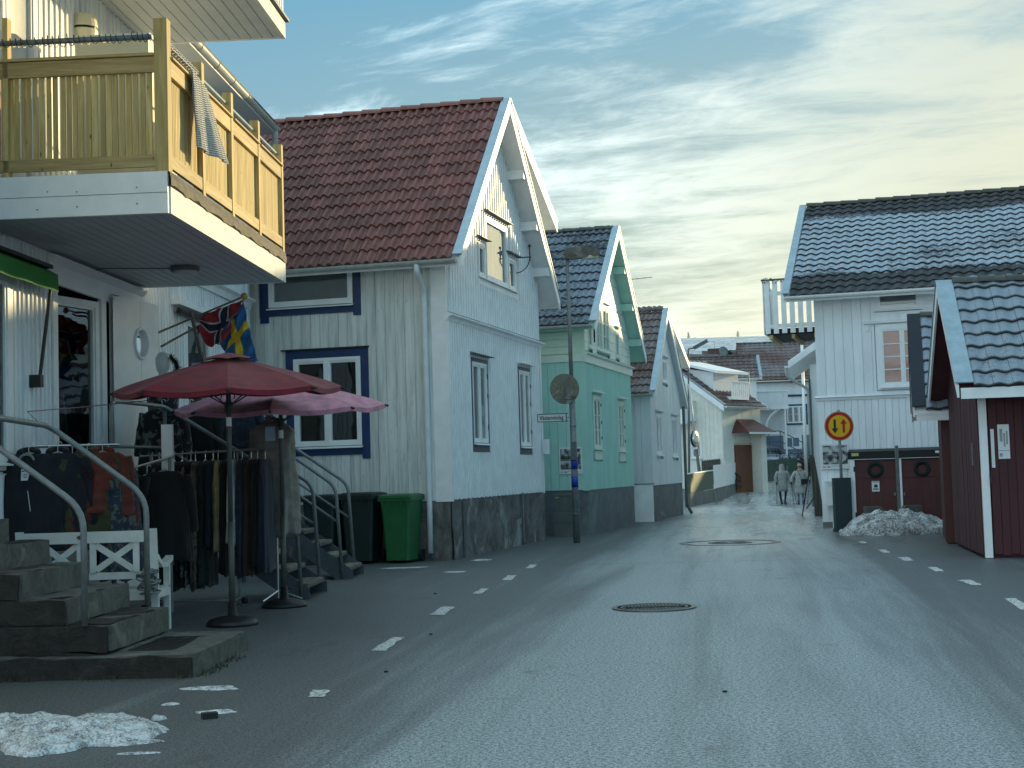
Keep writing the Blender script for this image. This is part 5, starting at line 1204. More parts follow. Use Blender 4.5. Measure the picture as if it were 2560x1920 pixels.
# ------------------------------------------------------------------ stone steps with two tubular handrails
t = thing('stone_steps', 'worn granite steps up to the shop, lower left', 'steps', (-2.49, 10.5, 0), -A3)
rnd = random.Random(9)
def stone(x0, x1, y0, y1, z0, z1, mat, name='step_stone', rough=0.006, seg=0.12):
    m = MB(); nx = max(2, int((x1 - x0) / seg)); ny = max(2, int((y1 - y0) / seg)); nz = max(2, int((z1 - z0) / seg)); off = rnd.uniform(0, 50)
    def dis(p):
        v_ = Vector((p[0] * 4 + off, p[1] * 4, p[2] * 4)); return Vector(p) + Vector((mnoise.noise(v_), mnoise.noise(v_ + Vector((9, 0, 0))), mnoise.noise(v_ + Vector((0, 9, 0))))) * rough * 1.6
    def face(o, e1, e2, n1, n2): m.grid([[dis((o[0] + e1[0] * i / n1 + e2[0] * j / n2, o[1] + e1[1] * i / n1 + e2[1] * j / n2, o[2] + e1[2] * i / n1 + e2[2] * j / n2)) for i in range(n1 + 1)] for j in range(n2 + 1)])
    X, Y, Z = x1 - x0, y1 - y0, z1 - z0
    face((x0, y0, z1), (X, 0, 0), (0, Y, 0), nx, ny); face((x0, y0, z0), (X, 0, 0), (0, 0, Z), nx, nz); face((x1, y0, z0), (0, Y, 0), (0, 0, Z), ny, nz); face((x1, y1, z0), (-X, 0, 0), (0, 0, Z), nx, nz); face((x0, y1, z0), (0, -Y, 0), (0, 0, Z), ny, nz)
    o = m.build(name, mat, t)
    bv = None
    return o
stone(-2.4, 0.16, -0.06, 1.50, -0.05, 0.162, granite, rough=0.008)
tops = [(-0.50, 0.37), (-0.83, 0.57), (-1.17, 0.76), (-1.51, 0.95), (-1.85, 1.14)]
stone(-2.4, 0.15, -0.085, -0.055, -0.05, 0.155, granite_dark, 'side_stone', 0.02, 0.05)
zlow = 0.165
for i, (xr, zt) in enumerate(tops):
    stone(-2.4, xr, 0.10 + i * 0.006, 1.52, zt - 0.19, zt, granite, rough=0.006)
    stone(-2.4, xr - .01, 0.07 + i * 0.004, 0.10, zt - 0.185, zt - .012, granite_dark, 'side_stone', 0.018, 0.05)
    if i: stone(-2.4, tops[i - 1][0] - .02, 0.13, 1.50, zt - 0.39, zt - 0.195, granite_dark, 'base_stone', 0.02, 0.07)
for i, (x0, x1, z0, z1) in enumerate(((-1.1, -0.52, 0.0, 0.17), (-1.8, -1.12, 0.0, 0.18), (-1.5, -0.86, 0.18, 0.36), (-2.3, -1.52, 0.18, 0.37))):
    stone(x0, x1, 0.06, 0.4, z0 + (0.165 if i < 0 else 0), z1, granite_dark, 'base_stone', 0.025, 0.06)
m = MB()
for j in range(3):
    for i in range(16): m.box(-.20 - j * .105, -.115 - j * .105, 0.32 + i * 0.05, 0.345 + i * 0.05, 0.160, 0.171)
m.box(-.44, -.10, .28, 1.14, 0.158, 0.166); m.build('foot_grate', blackm, t)
for (y, x0, zb, zt_, pts) in ((0.07, -0.69, 0.37, 1.22, [(-1.25, 0.07, 1.64), (-1.9, 0.07, 2.1)]), (1.46, -0.66, 0.40, 1.29, [(-1.47, 1.46, 1.90), (-1.47, 0.5, 1.93), (-1.47, -.3, 1.93)])):
    p = [(x0, y, zb), (x0, y, zt_)] + pts
    MB().tube(rounded(p, 0.16, 5), 0.024, 12).build('handrail', galv, t, smooth=True)
# grass and moss tufts along the foot of the steps
grass = pm('winter_grass', (0.07, 0.075, 0.025), 0.85, 0.4, 9, bump=0, rnd=0.3)
m = MB(); rnd = random.Random(2)
for i in range(420):
    a = rnd.random(); x, y = (-2.2 + a * 2.36, -.07 - rnd.random() ** 2 * .12) if rnd.random() < .7 else (0.17 + rnd.random() ** 2 * .1, -.06 + rnd.random() * 1.1)
    if mnoise.noise(Vector((x * 3, y * 3, 0))) < -.12: continue
    h = rnd.uniform(.012, .05); dx_, dy_ = rnd.uniform(-.03, .03), rnd.uniform(-.03, .03); m.add([(x - .004, y, 0), (x + .004, y, 0), (x + dx_, y + dy_, h)], [(0, 1, 2)])
o = m.build('grass_tufts', grass, None, kind='stuff', label='short winter grass at the foot of the stone steps'); o.matrix_world = TM(t)
# thin cord across the handrails
P = [atY(102, 1062, 13.3), atY(68, 1029, 13.0), atY(205, 1018, 13.6), atY(385, 1000, 14.6)]
MB().tube(P, 0.005, 5).build('cord', pm('faded_red_cord', (0.28, 0.12, 0.12), 0.8), None, label='thin faded red cord stretched in front of the door leaf', cat='cord')

# ------------------------------------------------------------------ two steel stairs with tubular handrails
def steel_stair(label, y0, wd, xb, xt, zt, near, far, landing):
    t = thing('steel_stairs', label, 'stairs', SO, -A3, 'steel stairs up to the shop'); n = 6; rise = zt / (n + 1); run = (xb - xt) / (n + 1)
    for y in (y0, y0 + wd):
        m = MB(); m.prism([(xb + .03, y, 0.0), (xb + .03, y, 0.12), (xt, y, zt + .02), (xt, y, zt - .24), (xb - .20, y, 0.0)], (0, 0.012, 0)); m.build('stringer', steelst, t)
    for i in range(1, n + 1):
        z = i * rise; x = xb - (i - .5) * run
        MB().box(x - run * .65, x + run * .5, y0 + .02, y0 + wd - .005, z - .03, z).build('tread', tread, t)
        MB().box(x + run * .42, x + run * .52, y0 + .02, y0 + wd - .005, z - .055, z - .031).build('tread_edge', steelst, t)
    MB().box(SX, xt, y0 - landing, y0 + wd + .02, zt - .06, zt).build('landing', steelst, t)
    for i in range(8): MB().box(SX, xt - .01, y0 - landing + i * (landing + wd) / 8 + .005, y0 - landing + (i + 1) * (landing + wd) / 8 - .005, zt, zt + .025).build('deck_board', tread, t)
    for y, pl in ((y0 - .02, near), (y0 + wd + .03, far)):
        for dz_, r_ in ((0, .024), (-.48, .017)):
            q = [Vector((p[0], p[1] if len(p) > 2 else y, (p[2] if len(p) > 2 else p[1]) + (dz_ if k < len(pl) - 1 else 0))) for k, p in enumerate(pl)]
            if dz_ < 0:
                e = q[-2]; f = q[-3]; q = q[:-2] + [e + (f - e).normalized() * 0.02]
                q[-1] = Vector((pl[-2][0] + .0, y, pl[-2][1] + dz_ * 1.0 + 0.0))
            MB().tube(rounded(q, .14 if dz_ == 0 else .05, 5), r_, 12).build('handrail' if dz_ == 0 else 'mid_rail', galv, t, smooth=True)
    for x in (xt, SX + .05): MB().tube([(x, y0 - landing + .02, 0), (x, y0 - landing + .02, zt)], .03, 8).build('post', steelst, t)
    return t
def L3(px, py, Y): p = sl_(atY(px, py, Y)); return (p.x, p.y, p.z)
ya = sl_((-4.1, 16.9, 0)).y
top = 2.27; xr0 = -1.14
near = [(xr0, ya - 1.9, 1.15), (xr0, ya - 1.9, top - .02), (xr0, ya - 0.15, top), (0.30, 1.42), (0.42, 1.28), (0.45, 0.02)]
near = [(xr0, ya - 1.9, 1.15), (xr0, ya - 1.9, top), (xr0, ya - .02, top + .02), (0.37, 1.32), (0.44, 0.03)]
far = [(xr0, top), (0.37, 1.32), (0.44, 0.03)]
steel_stair('steel stairs with wooden treads nearest the clothes rail, foot close to the second umbrella', ya, 1.08, 0.50, -1.14, 1.27, near, far, 1.9)
MB().tube([(xr0, ya - .02, 1.25), (xr0, ya - .02, top)], .024, 10).build('post', galv, bpy.data.objects['steel_stairs'], smooth=True)
yb = sl_((-2.3, 19.9, 0)).y
steel_stair('farther steel stairs with wooden treads, ending beside the dark and green bins', yb, 0.95, 0.48, -1.0, 1.20, [(xr0 + .1, 2.25), (0.30, 1.28), (0.37, 0.03)], [(SX + .2, 2.3), (xr0 + .1, 2.25), (0.30, 1.30), (0.37, 0.03)], 0.05)

# ------------------------------------------------------------------ parasols
def umbrella(label, base, R_, zr_, za, clothc, polem, tilt, rot, clip_h):
    t = thing('parasol', label, 'parasol', (base[0], base[1], 0))
    cloth = clothmat('canopy_' + str(len(bpy.data.materials)), clothc, rough=0.75, sheen=0.1)
    Rm = Matrix.Rotation(tilt, 4, 'X') @ Matrix.Rotation(rot, 4, 'Z'); h0 = Matrix.Translation((0, 0, zr_)) @ Rm
    n = 8; seg = 6; rows = []
    for j in range(11):
        f = j / 10; row = []
        for i in range(n * seg):
            a = 2 * PI * i / (n * seg); u_ = (i % seg) / seg; sag = math.sin(PI * u_)
            rad = R_ * f * (1 - 0.075 * sag); z = (za - zr_) * (1 - f) ** 0.85 - 0.035 * sag * f
            row.append(h0 @ Vector((rad * math.cos(a), rad * math.sin(a), z)))
        rows.append(row)
    rows.append([h0 @ Vector((R_ * (1 - 0.075 * math.sin(PI * (i % seg) / seg)) * math.cos(2 * PI * i / (n * seg)), R_ * (1 - 0.075 * math.sin(PI * (i % seg) / seg)) * math.sin(2 * PI * i / (n * seg)), -0.035 * math.sin(PI * (i % seg) / seg) - .05)) for i in range(n * seg)])
    m = MB(); m.rings([r_ for r_ in rows][::-1], cap=False); c = m.build('canopy', cloth, t, smooth=False)
    for p in c.data.polygons: p.use_smooth = False
    m = MB(); rows = []
    for j in range(4):
        f = 0.02 + 0.24 * j / 3; rows.append([h0 @ Vector((R_ * f * (1 - .12 * math.sin(PI * (i % 4) / 4) * j / 3) * math.cos(2 * PI * i / 32), R_ * f * (1 - .12 * math.sin(PI * (i % 4) / 4) * j / 3) * math.sin(2 * PI * i / 32), za - zr_ + .035 - .27 * f + 0.015 * math.sin(PI * (i % 4) / 4) * j / 3)) for i in range(32)])
    m.rings(rows[::-1], cap=False); m.build('vent_flap', cloth, t)
    for i in range(n):
        a = 2 * PI * i / n; e = h0 @ Vector((R_ * math.cos(a), R_ * math.sin(a), -.02)); k = h0 @ Vector((0.02, 0, za - zr_ - .03)); mid = h0 @ Vector((R_ * .5 * math.cos(a), R_ * .5 * math.sin(a), (za - zr_) * .5 - .01))
        MB().tube([k, mid, e], 0.008, 5).build('rib', polem, t)
        MB().tube([Vector((0, 0, zr_ - .18)), mid], 0.007, 5).build('strut', polem, t)
        ep = (e - k).normalized(); MB().tube([e - ep * .02, e + ep * .035], 0.014, 6).build('rib_tip', blackm, t)
    MB().tube([(0, 0, 0.06), (0, 0, 1.0)], 0.030, 14).build('lower_pole', polem, t, smooth=True)
    MB().tube([(0, 0, 1.0), (0, 0, za - .05)], 0.024, 14).build('pole', polem, t, smooth=True)
    MB().tube([(0, 0, zr_ - .22), (0, 0, zr_ - .13)], 0.04, 10).build('runner', blackm, t)
    MB().tube([(0, 0, clip_h), (0, 0, clip_h + .09)], 0.0265, 14).build('pole_label', paper, t)
    MB().lathe([(0.25, 0), (0.25, .025), (0.22, .06), (0.13, .085), (0.045, .095), (0.04, .22), (0.03, .22)], 32).build('base', blackm, t, smooth=True)
    MB().tube([(0.03, 0, .20), (0.085, 0, .20), (.10, 0, .17)], 0.007, 6).build('clamp_screw', blackm, t)
    for i in (2, 6): # tie straps
        a = 2 * PI * i / n + .1; e = h0 @ Vector((R_ * .6 * math.cos(a), R_ * .6 * math.sin(a), (za - zr_) * .3)); MB().tube([e, e + Vector((.01, 0, -.12)), e + Vector((-.015, 0, -.2))], 0.005, 4).build('tie_strap', blackm, t)
    return t
polegrey = pm('parasol_pole', (0.075, 0.085, 0.085), 0.45, 0.15, 10, metal=0.2)
umbrella('open dark red parasol, nearest, in front of the clothes rails', (-2.78, 14.08), 1.10, 2.30, 2.62, (0.17, 0.006, 0.020), polegrey, R(3), R(11), 1.93)
umbrella('open faded pink parasol behind the dark red one', (-2.57, 15.92), 1.16, 2.20, 2.52, (0.52, 0.22, 0.30), polegrey, R(4), R(4), 1.85)

# ------------------------------------------------------------------ white bench seen from behind
bx0, bx1, by = -4.63, -3.33, 13.42
t = thing('garden_bench', 'white wooden garden bench with crossed back slats, seen from behind below the handrails', 'bench', (bx0, by, 0)); w_ = bx1 - bx0
bw = pm('bench_white_paint', (0.72, 0.74, 0.70), 0.45, 0.12, 5, bump=0.2)
for x in (0.0, w_ - .065): MB().prism([(x, 0, 0), (x, .05, 0), (x, .04, .42), (x, -.02, .98), (x, -.07, .98), (x, -.01, .42)], (.065, 0, 0)).build('leg', bw, t)
for x in (0.0, w_ - .065): MB().box(x, x + .055, .46, .52, 0, .66).build('leg', bw, t)
MB().box(.066, w_ - .066, -.055, -.02, .86, .965).build('top_rail', bw, t)
MB().box(.066, w_ - .066, -.03, .005, .52, .585).build('lower_rail', bw, t)
def yb_(z): return -.012 - (z - .42) * .07 - .02
for x in (.30, .355 + 0, w_ / 2 - .03, w_ / 2 + .14 - .11 + .18, w_ - .30 + .0): pass
xsup = [0.20, 0.56, 0.68, 1.08]
for x in xsup: MB().box(x, x + .055, -.045, -.015, .586, .86).build('back_slat', bw, t)
for xa, xb_ in ((0.255, 0.56), (0.735, 1.08)):
    MB().beam((xa - .01, -.030, .60), (xb_ + .01, -.030, .85), .02, .055, (0, 1, 0)).build('cross_slat', bw, t) if False else None
    for p, q, dy_ in (((xa, .61), (xb_, .84), -.028), ((xa, .84), (xb_, .61), -.040)):
        d = Vector((q[0] - p[0], 0, q[1] - p[1])).normalized(); n_ = Vector((-d.z, 0, d.x)) * .028; a = Vector((p[0], dy_, p[1])) ; b2 = Vector((q[0], dy_, q[1]))
        MB().prism([a - n_, b2 - n_, b2 + n_, a + n_], (0, .018, 0)).build('cross_slat', bw, t)
for i in range(5): MB().box(.01, w_ - .01, .05 + i * .092, .128 + i * .092, .40, .42).build('seat_slat', bw, t)
for y in (.012, .47): MB().box(.06, w_ - .06, y, y + .03, .32, .40).build('seat_rail', bw, t)
for x in (.0, w_ - .055): MB().box(x, x + .045, .05, .46, .33, .40).build('side_rail', bw, t)
for x in (-.01, w_ - .06):
    m = MB(); pr = [(0.0, .74), (.06, .70), (.16, .655), (.28, .645), (.42, .67), (.55, .70), (.56, .655), (.48, .635), (.30, .60), (.16, .61), (.04, .66), (0.0, .69)]
    m.prism([(x, y, z) for y, z in pr], (.07, 0, 0)); m.build('armrest', bw, t)
m = MB(); m.rings([[Vector((w_ * .465 + .038 * math.cos(a), yy, .915 + .020 * math.sin(a))) for a in [2 * PI * k / 20 for k in range(20)]] for yy in (-.055, -.060)][::-1]); m.build('oval_plate', pm('bronze_plate', (.12, .08, .05), .4), t)
# chain bundled round the post
m = MB(); rnd = random.Random(6); pts = []
for i in range(150):
    a = i * .55; pts.append((w_ - .06 + .11 * math.cos(a) * (0.6 + .4 * math.sin(i * .21)), -.12 + .10 * math.sin(a), .48 + .11 * math.sin(i * .093) + .03 * rnd.random()))
m.tube(pts, 0.008, 5); o = m.build('chain', galv, None, label='grey chain bundled round the right rear leg of the white bench', cat='chain'); o.location = (bx0, by, 0)

# ------------------------------------------------------------------ clothes
def garment(name, label, cat, loc, rotz, w, ln, dep, mat, sleeves=True, puff=0, hood=False, flare=1.15, seed=0, slen=0.60, tilt=0.0, group=None, collar=None, hanger=True):
    rnd = random.Random(seed); t = thing(name, label, cat, loc, rotz, group); M0 = Matrix.Rotation(tilt, 4, 'Y')
    m = MB(M0); rows = []; n = 40; J = 22 if not puff else 54; a_seed = seed * 1.7
    for j in range(J + 1):
        f = j / J; z = -0.06 - f * ln
        sh = min(1.0, (f * ln + 0.02) / 0.11) ** 0.5
        hw = w / 2 * (0.30 + 0.70 * sh) * (1 - 0.08 * math.sin(PI * min(1, f * 1.8)) + (flare - 1) * f)
        hd = dep / 2 * (0.55 + 0.45 * min(1, f * 4)) * (1 + 0.15 * f)
        pf = (1 + 0.09 * abs(math.sin(f * PI * puff + math.sin(a_seed + f * 9) * .3))) if puff else 1.0
        row = []
        for i in range(n):
            a = 2 * PI * i / n; fold = 1 + (0.16 * f + .03) * math.sin(a * 6 + seed * 1.3 + f * 2.5) + (0.10 * f + .03) * math.sin(a * 11 + seed * 2.3 - f * 3) + 0.12 * mnoise.noise(Vector((math.cos(a) * 2 + seed, math.sin(a) * 2, f * 5)))
            row.append((hw * math.copysign(abs(math.cos(a)) ** .8, math.cos(a)) * (1 + (fold - 1) * .4) * (1 + (pf - 1) * .3), hd * math.copysign(abs(math.sin(a)) ** .8, math.sin(a)) * fold * pf, z + (0.02 * math.sin(a * 3 + seed) + .012 * math.sin(a * 8)) * f))
        rows.append(row)
    m.rings(rows[::-1])
    if sleeves:
        for s_ in (-1, 1):
            pts = []; rs = []
            for k in range(9):
                f = k / 8; pts.append((s_ * (w * .43 + 0.07 * math.sin(f * 1.6) + .02 * f), 0.03 * math.sin(f * 2 + seed), -0.11 - slen * f)); rs.append((0.078 - 0.02 * f) * (1 + (0.10 * abs(math.sin(f * PI * 5)) if puff else 0.06 * math.sin(k * 2.2 + seed))) * (.75 + dep))
            m.tube(pts, rs, 10)
    body = m.build(name + '_body', mat, t, smooth=True)
    if hood or collar:
        c = MB(M0); c.tube(arc((0, -.01, -.05), .085, -.2, PI + .2, 10, (1, 0, 0), (0, .8, .35)), .035, 8); c.build('hood' if hood else 'collar', collar or mat, t, smooth=True)
    if hanger:
        h = MB(M0); h.tube([(0, 0, -.05), (0, 0, .02)] + arc((0.018, 0, .035), .02, PI, 0, 6, (1, 0, 0), (0, 0, 1)), .004, 5); h.tube([(-w * .36, 0, -.115), (0, 0, -.045), (w * .36, 0, -.115)], .009, 6); h.build('hanger', chrome, t)
    return t
cNavy = clothmat('navy_down', (0.006, 0.009, 0.016), rough=0.8); cBlack = clothmat('black_cloth', (0.006, 0.006, 0.007), rough=0.9)
cRust = clothmat('rust_down', (0.10, 0.014, 0.007), rough=.7); cOlive = clothmat('olive_down', (0.040, 0.042, 0.012), rough=.7)
cRust2 = clothmat('brick_red_down', (0.15, 0.025, 0.012), rough=.7); cGreyPat = clothmat('grey_patterned_cloth', (0.04, 0.045, 0.045), (0.16, 0.17, 0.16), 16)
cFlor = clothmat('dark_floral_cloth', (0.010, 0.012, 0.014), (0.14, 0.15, 0.14), 9); cBlue = clothmat('blue_patterned_cloth', (0.018, 0.035, 0.075), (0.12, 0.13, 0.10), 14)
cLeo = clothmat('tan_patterned_cloth', (0.17, 0.13, 0.095), (0.045, 0.035, 0.028), 22); cDkG = clothmat('dark_green_cloth', (0.010, 0.020, 0.018), (0.02, 0.035, 0.03), 8)
cNavyB = clothmat('dark_blue_cloth', (0.010, 0.018, 0.04)); cBeige = clothmat('ochre_beige_cloth', (0.30, 0.25, 0.12)); cBrownD = clothmat('dark_brown_cloth', (0.04, 0.020, 0.014))
cPlaid = clothmat('dark_red_plaid', (0.050, 0.012, 0.014), (0.014, 0.010, 0.014), 12); cDenim = clothmat('dark_denim', (0.014, 0.020, 0.04), (0.03, 0.04, 0.06), 18)
cGreyDown = clothmat('taupe_grey_down', (0.23, 0.215, 0.19), rough=.65, sheen=.1); cWhite = clothmat('off_white_cloth', (0.42, 0.45, 0.46)); cCamo = clothmat('grey_camouflage_cloth', (0.10, 0.095, 0.09), (0.05, 0.055, 0.055), 6)
p = SM @ Vector((SX - .55, 2.2 * K, 2.62)); garment('jacket', 'black jacket hanging inside the shop behind the glass door', 'jacket', p, R(30), .62, 1.1, .3, cBlack, seed=5)
# first rail: jackets behind the bench
t = thing('clothes_rail', 'steel clothes rail of jackets behind the white bench', 'clothes rail', (-4.75, 14.45, 0))
MB().tube([(-.05, 0, 1.80), (.72, .25, 1.80)], .016, 8).build('top_bar', chrome, t); MB().tube([(-.05, .12, 1.80), (.70, .37, 1.80)], .012, 8).build('top_bar', chrome, t)
for x, y in ((0.08, .04), (.62, .22)): MB().tube([(x, y, .05), (x, y, 1.80)], .016, 8).build('upright', chrome, t)
for x, y in ((0.08, .04), (.62, .22)): MB().tube([(x - .1, y + .28, .04), (x + .1, y - .28, .04)], .016, 8).build('foot', chrome, t)
jk = [('jacket', 'black-navy zipped jacket with a white price slip, facing the street behind the bench', cNavy, (-4.78, 14.20, 1.78), R(6), .60, .95, .26, 0, True),
      ('jacket', 'navy jacket hanging second on the jacket rail, right of the one with the price slip', cNavy, (-4.52, 14.28, 1.78), R(20), .56, .90, .24, 0, True),
      ('jacket', 'rust red quilted jacket sleeve with a fur pompom, between navy and olive', cRust, (-4.40, 14.36, 1.74), R(28), .54, .92, .22, 7, False),
      ('jacket', 'olive green quilted jacket between the two red ones', cOlive, (-4.27, 14.42, 1.76), R(32), .56, .90, .22, 7, True),
      ('jacket', 'brick red quilted jacket, rightmost of the coloured jackets', cRust2, (-4.14, 14.50, 1.78), R(36), .54, .62, .22, 6, True),
      ('dress', 'blue patterned dress hanging past the red jacket', cBlue, (-3.98, 14.60, 1.66), R(60), .44, 1.15, .16, 0, False)]
for i, (nm, lb, mt, lc, rz, w_, ln, dp, pf, hd) in enumerate(jk):
    g = garment(nm, lb, nm, lc, rz, w_, ln, dp, mt, sleeves=nm == 'jacket', puff=pf, hood=hd, seed=i * 3 + 1, slen=.66)
    if i == 0:
        m = MB(); m.prism([(-.045, -.155, -.32), (.02, -.155, -.32), (.045, -.15, -.215), (-.04, -.15, -.21)], (0, .003, 0)); tg = m.build('price_slip', paper, g)
        m = MB(); 
        for z, x0, x1 in ((-.228, -.035, -.008), (-.228, .0, .035), (-.262, -.02, .0), (-.262, .004, .018), (-.285, -.018, .012)): m.box(x0, x1, -.1562, -.1555, z - .006, z + .004)
        m.build('handwriting', pm('pen_ink', (.05, .08, .13), .8), tg)
        m = MB(); m.tube(arc((0, -.11, -.135), .07, 0.15, PI - .15, 12, (1, 0, 0), (0, 0, 1)), .013, 8); m.build('grey_hanger', pm('grey_hanger_plastic', (.25, .26, .24), .5), g)
        m = MB(); m.tube([(.02, -.16, -.42), (.045, -.165, -.62)], .004, 5); m.build('zip_pull', chrome, g)
    if i == 2:
        m = MB(); rnd = random.Random(1)
        for k in range(500):
            d = Vector((rnd.gauss(0, 1), rnd.gauss(0, 1), rnd.gauss(0, 1))).normalized(); p = Vector((.12, -.12, -.22)) + d * .02; e = d.cross(Vector((0, .3, 1))).normalized() * .004; m.add([p - e, p + e, p + d * rnd.uniform(.05, .085)], [(0, 1, 2)])
        m.build('fur_pompom', clothmat('dark_red_fur', (.10, .01, .01)), g)
# middle rail
t = thing('clothes_rail', 'sloping rope-wound clothes rail with coats, between the jackets and the long rail', 'clothes rail', (-4.05, 15.3, 0))
MB().tube([(-.15, 0, 1.52), (.42, .1, 1.68)], .016, 8).build('top_bar', chrome, t)
for x in (-.1, .38): MB().tube([(x, .05, 0.03), (x, .05, 1.53 + (x + .15) * .25)], .016, 8).build('upright', galv, t)
MB().box(.28, .40, .11, .17, 1.35, 2.02).build('board_post', whiteb, t)
for i, (lb, mt, x, sl__, rz) in enumerate((('black cardigan, leftmost on the sloping rail', cBlack, -.12, True, 50), ('dark blouse with grey pattern on the sloping rail', cGreyPat, .02, True, 42), ('grey camouflage coat whose sleeve hangs in front on the sloping rail', cCamo, .15, True, 35), ('black coat, rightmost on the sloping rail', cBlack, .32, True, 28))):
    garment('coat', lb, 'coat', (-4.05 + x, 15.28 + x * .2, 1.50 + x * .25), R(rz), .50, .95, .16, mt, sleeves=sl__, seed=20 + i, slen=.6)
# long rail of dresses and trousers
rz0 = 1.72; RX0, RX1, RY = -4.22, -2.76, 16.25
t = thing('clothes_rail', 'long thin clothes rail on castors, packed with long dark garments, under the parasols', 'clothes rail', (RX0, RY, 0)); wd = RX1 - RX0
MB().tube([(0, 0, rz0 - .02), (wd, 0, rz0 + .03)], .011, 8).build('top_bar', chrome, t)
for x in (.12, wd - .36): MB().tube([(x, 0, .1), (x, 0, rz0)], .014, 8).build('upright', galv, t)
MB().tube([(.12, -.35, .09), (wd - .36, -.35, .09)], .010, 6).build('base_bar', chrome, t)
for x in (.12, wd - .36):
    MB().tube([(x, -.38, .085), (x, .3, .085)], .012, 6).build('foot', chrome, t)
    for y in (-.36, .28): MB().lathe([(.03, 0), (.036, .015), (.036, .05), (.03, .065)], 12, (x, y, 0)).build('castor', rubber, t, smooth=True)
LG = [('dress', 'black dress, leftmost on the long rail', cBlack, .5), ('dress', 'black dress printed with grey flowers on the long rail', cFlor, .5), ('dress', 'black tunic between the floral dress and the dark green one', cBlack, .55), ('dress', 'dark green patterned dress near the left of the long rail', cDkG, .5),
      ('coat', 'black coat in the middle of the long rail', cBlack, .48), ('dress', 'blackish floral maxi dress left of the tan one', cFlor, .5), ('dress', 'tan animal-print maxi dress, palest garment on the long rail', cLeo, .36), ('dress', 'dark olive patterned dress right of the tan one', cDkG, .46),
      ('trousers', 'navy trousers left of the ochre trousers', cNavyB, .44), ('trousers', 'ochre-beige trousers hanging left of the parasol pole', cBeige, .30), ('trousers', 'black trousers just behind the parasol pole', cBlack, .46), ('blouse', 'off-white blouse just behind the parasol pole', cWhite, .42),
      ('trousers', 'dark blue trousers right of the parasol pole', cDenim, .46), ('trousers', 'dark brown trousers near the right end of the long rail', cBrownD, .44), ('coat', 'black coat, second from the right end of the long rail', cBlack, .46), ('coat', 'dark navy coat, rightmost on the long rail', cNavyB, .46)]
for i, (nm, lb, mt, w_) in enumerate(LG):
    x = RX0 + .14 + (wd - .18) * i / (len(LG) - 1) + .01 * math.sin(i * 4)
    ln = {'dress': 1.42, 'coat': 1.25, 'trousers': 1.30, 'blouse': 1.0}[nm] - .03 * (i % 3) - (.28 if 'ochre' in lb else 0)
    garment(nm, lb, nm, (x, RY - (.07 if mt in (cLeo, cBeige, cWhite) else 0), rz0 - .03), R(82 + 6 * math.sin(i * 2.3)), w_, ln, .10 if mt not in (cLeo,) else .09, mt, sleeves=False, seed=40 + i, flare=1.05, hanger=True)
# mannequin and garments hung at the door behind the parasols
t = thing('mannequin', 'white mannequin with a dark feather boa and black printed dress by the open door', 'mannequin', (-4.25, 17.5, 1.27), R(20))
mw = pm('mannequin_white', (0.6, 0.62, 0.62), 0.35, 0.05, 4)
m = MB(); m.rings([[Vector((r_ * sx * math.cos(a), r_ * .75 * math.sin(a) - yy, z)) for a in [2 * PI * k / 14 for k in range(14)]] for z, r_, sx, yy in ((0.55, .17, 1, 0), (.85, .14, 1, 0), (1.10, .17, 1.05, 0), (1.30, .19, 1.15, 0), (1.37, .12, 1.2, 0), (1.40, .055, 1, 0), (1.46, .05, 1, 0), (1.50, .075, 1, .01), (1.57, .092, .95, .01), (1.64, .09, .95, 0), (1.70, .06, .95, 0), (1.72, .02, 1, 0))]); m.build('torso', mw, t, smooth=True)
MB().tube([(0, 0, 0.02), (0, 0, .6)], .02, 8).build('stand', chrome, t); MB().lathe([(.16, 0), (.16, .01), (.02, .02)], 20).build('stand_foot', chrome, t)
m = MB(); m.rings([[Vector(((r_ + .01 * math.sin(k * 2.2)) * math.cos(2 * PI * k / 20), (r_ * .8 + .01 * math.sin(k * 2.2)) * math.sin(2 * PI * k / 20), z)) for k in range(20)] for z, r_ in ((.12, .30), (.45, .25), (.85, .16), (1.12, .19), (1.32, .20), (1.38, .13))]); m.build('dress', cFlor, t, smooth=True)
m = MB(); rnd = random.Random(3)
for k in range(900):
    f = rnd.random(); a = -1.2 + f * 3.6; c = Vector((.13 * math.cos(a) + .03, -.10 - .04 * math.sin(a), 1.66 - .42 * f)); d = Vector((rnd.gauss(0, 1), rnd.gauss(0, 1), rnd.gauss(0, 1))).normalized(); e = d.cross(Vector((0, .3, 1))).normalized() * .006; m.add([c - e, c + e, c + d * rnd.uniform(.04, .09)], [(0, 1, 2)])
m.build('feather_boa', cBlack, t)
HG = [('dress', 'black dress with grey roses hanging on the landing rail beside the door leaf', cFlor, (405, 1010), 17.0, .50, .75), ('coat', 'plain black coat hanging right of the rose print dress', cBlack, (475, 1010), 17.3, .62, .72), ('shirt', 'dark red plaid shirt hung high under the pink parasol', cPlaid, (545, 1012), 17.4, .52, .68), ('shirt', 'dark denim jacket with metal buttons hung right of the plaid shirt', cDenim, (600, 1010), 17.4, .48, .66), ('shirt', 'red and navy checked shirt at the right end under the pink parasol', cPlaid, (628, 1020), 17.8, .40, .62), ('skirt', 'black trousers hanging below the rose print dress', cBlack, (405, 1110), 17.05, .34, .9)]
for i, (nm, lb, mt, pp, Y, w_, ln) in enumerate(HG): garment(nm, lb, nm, atY(pp[0], pp[1], Y), R(-8 + i * 7), w_, ln, .16, mt, sleeves=nm != 'skirt', seed=70 + i, slen=.5)
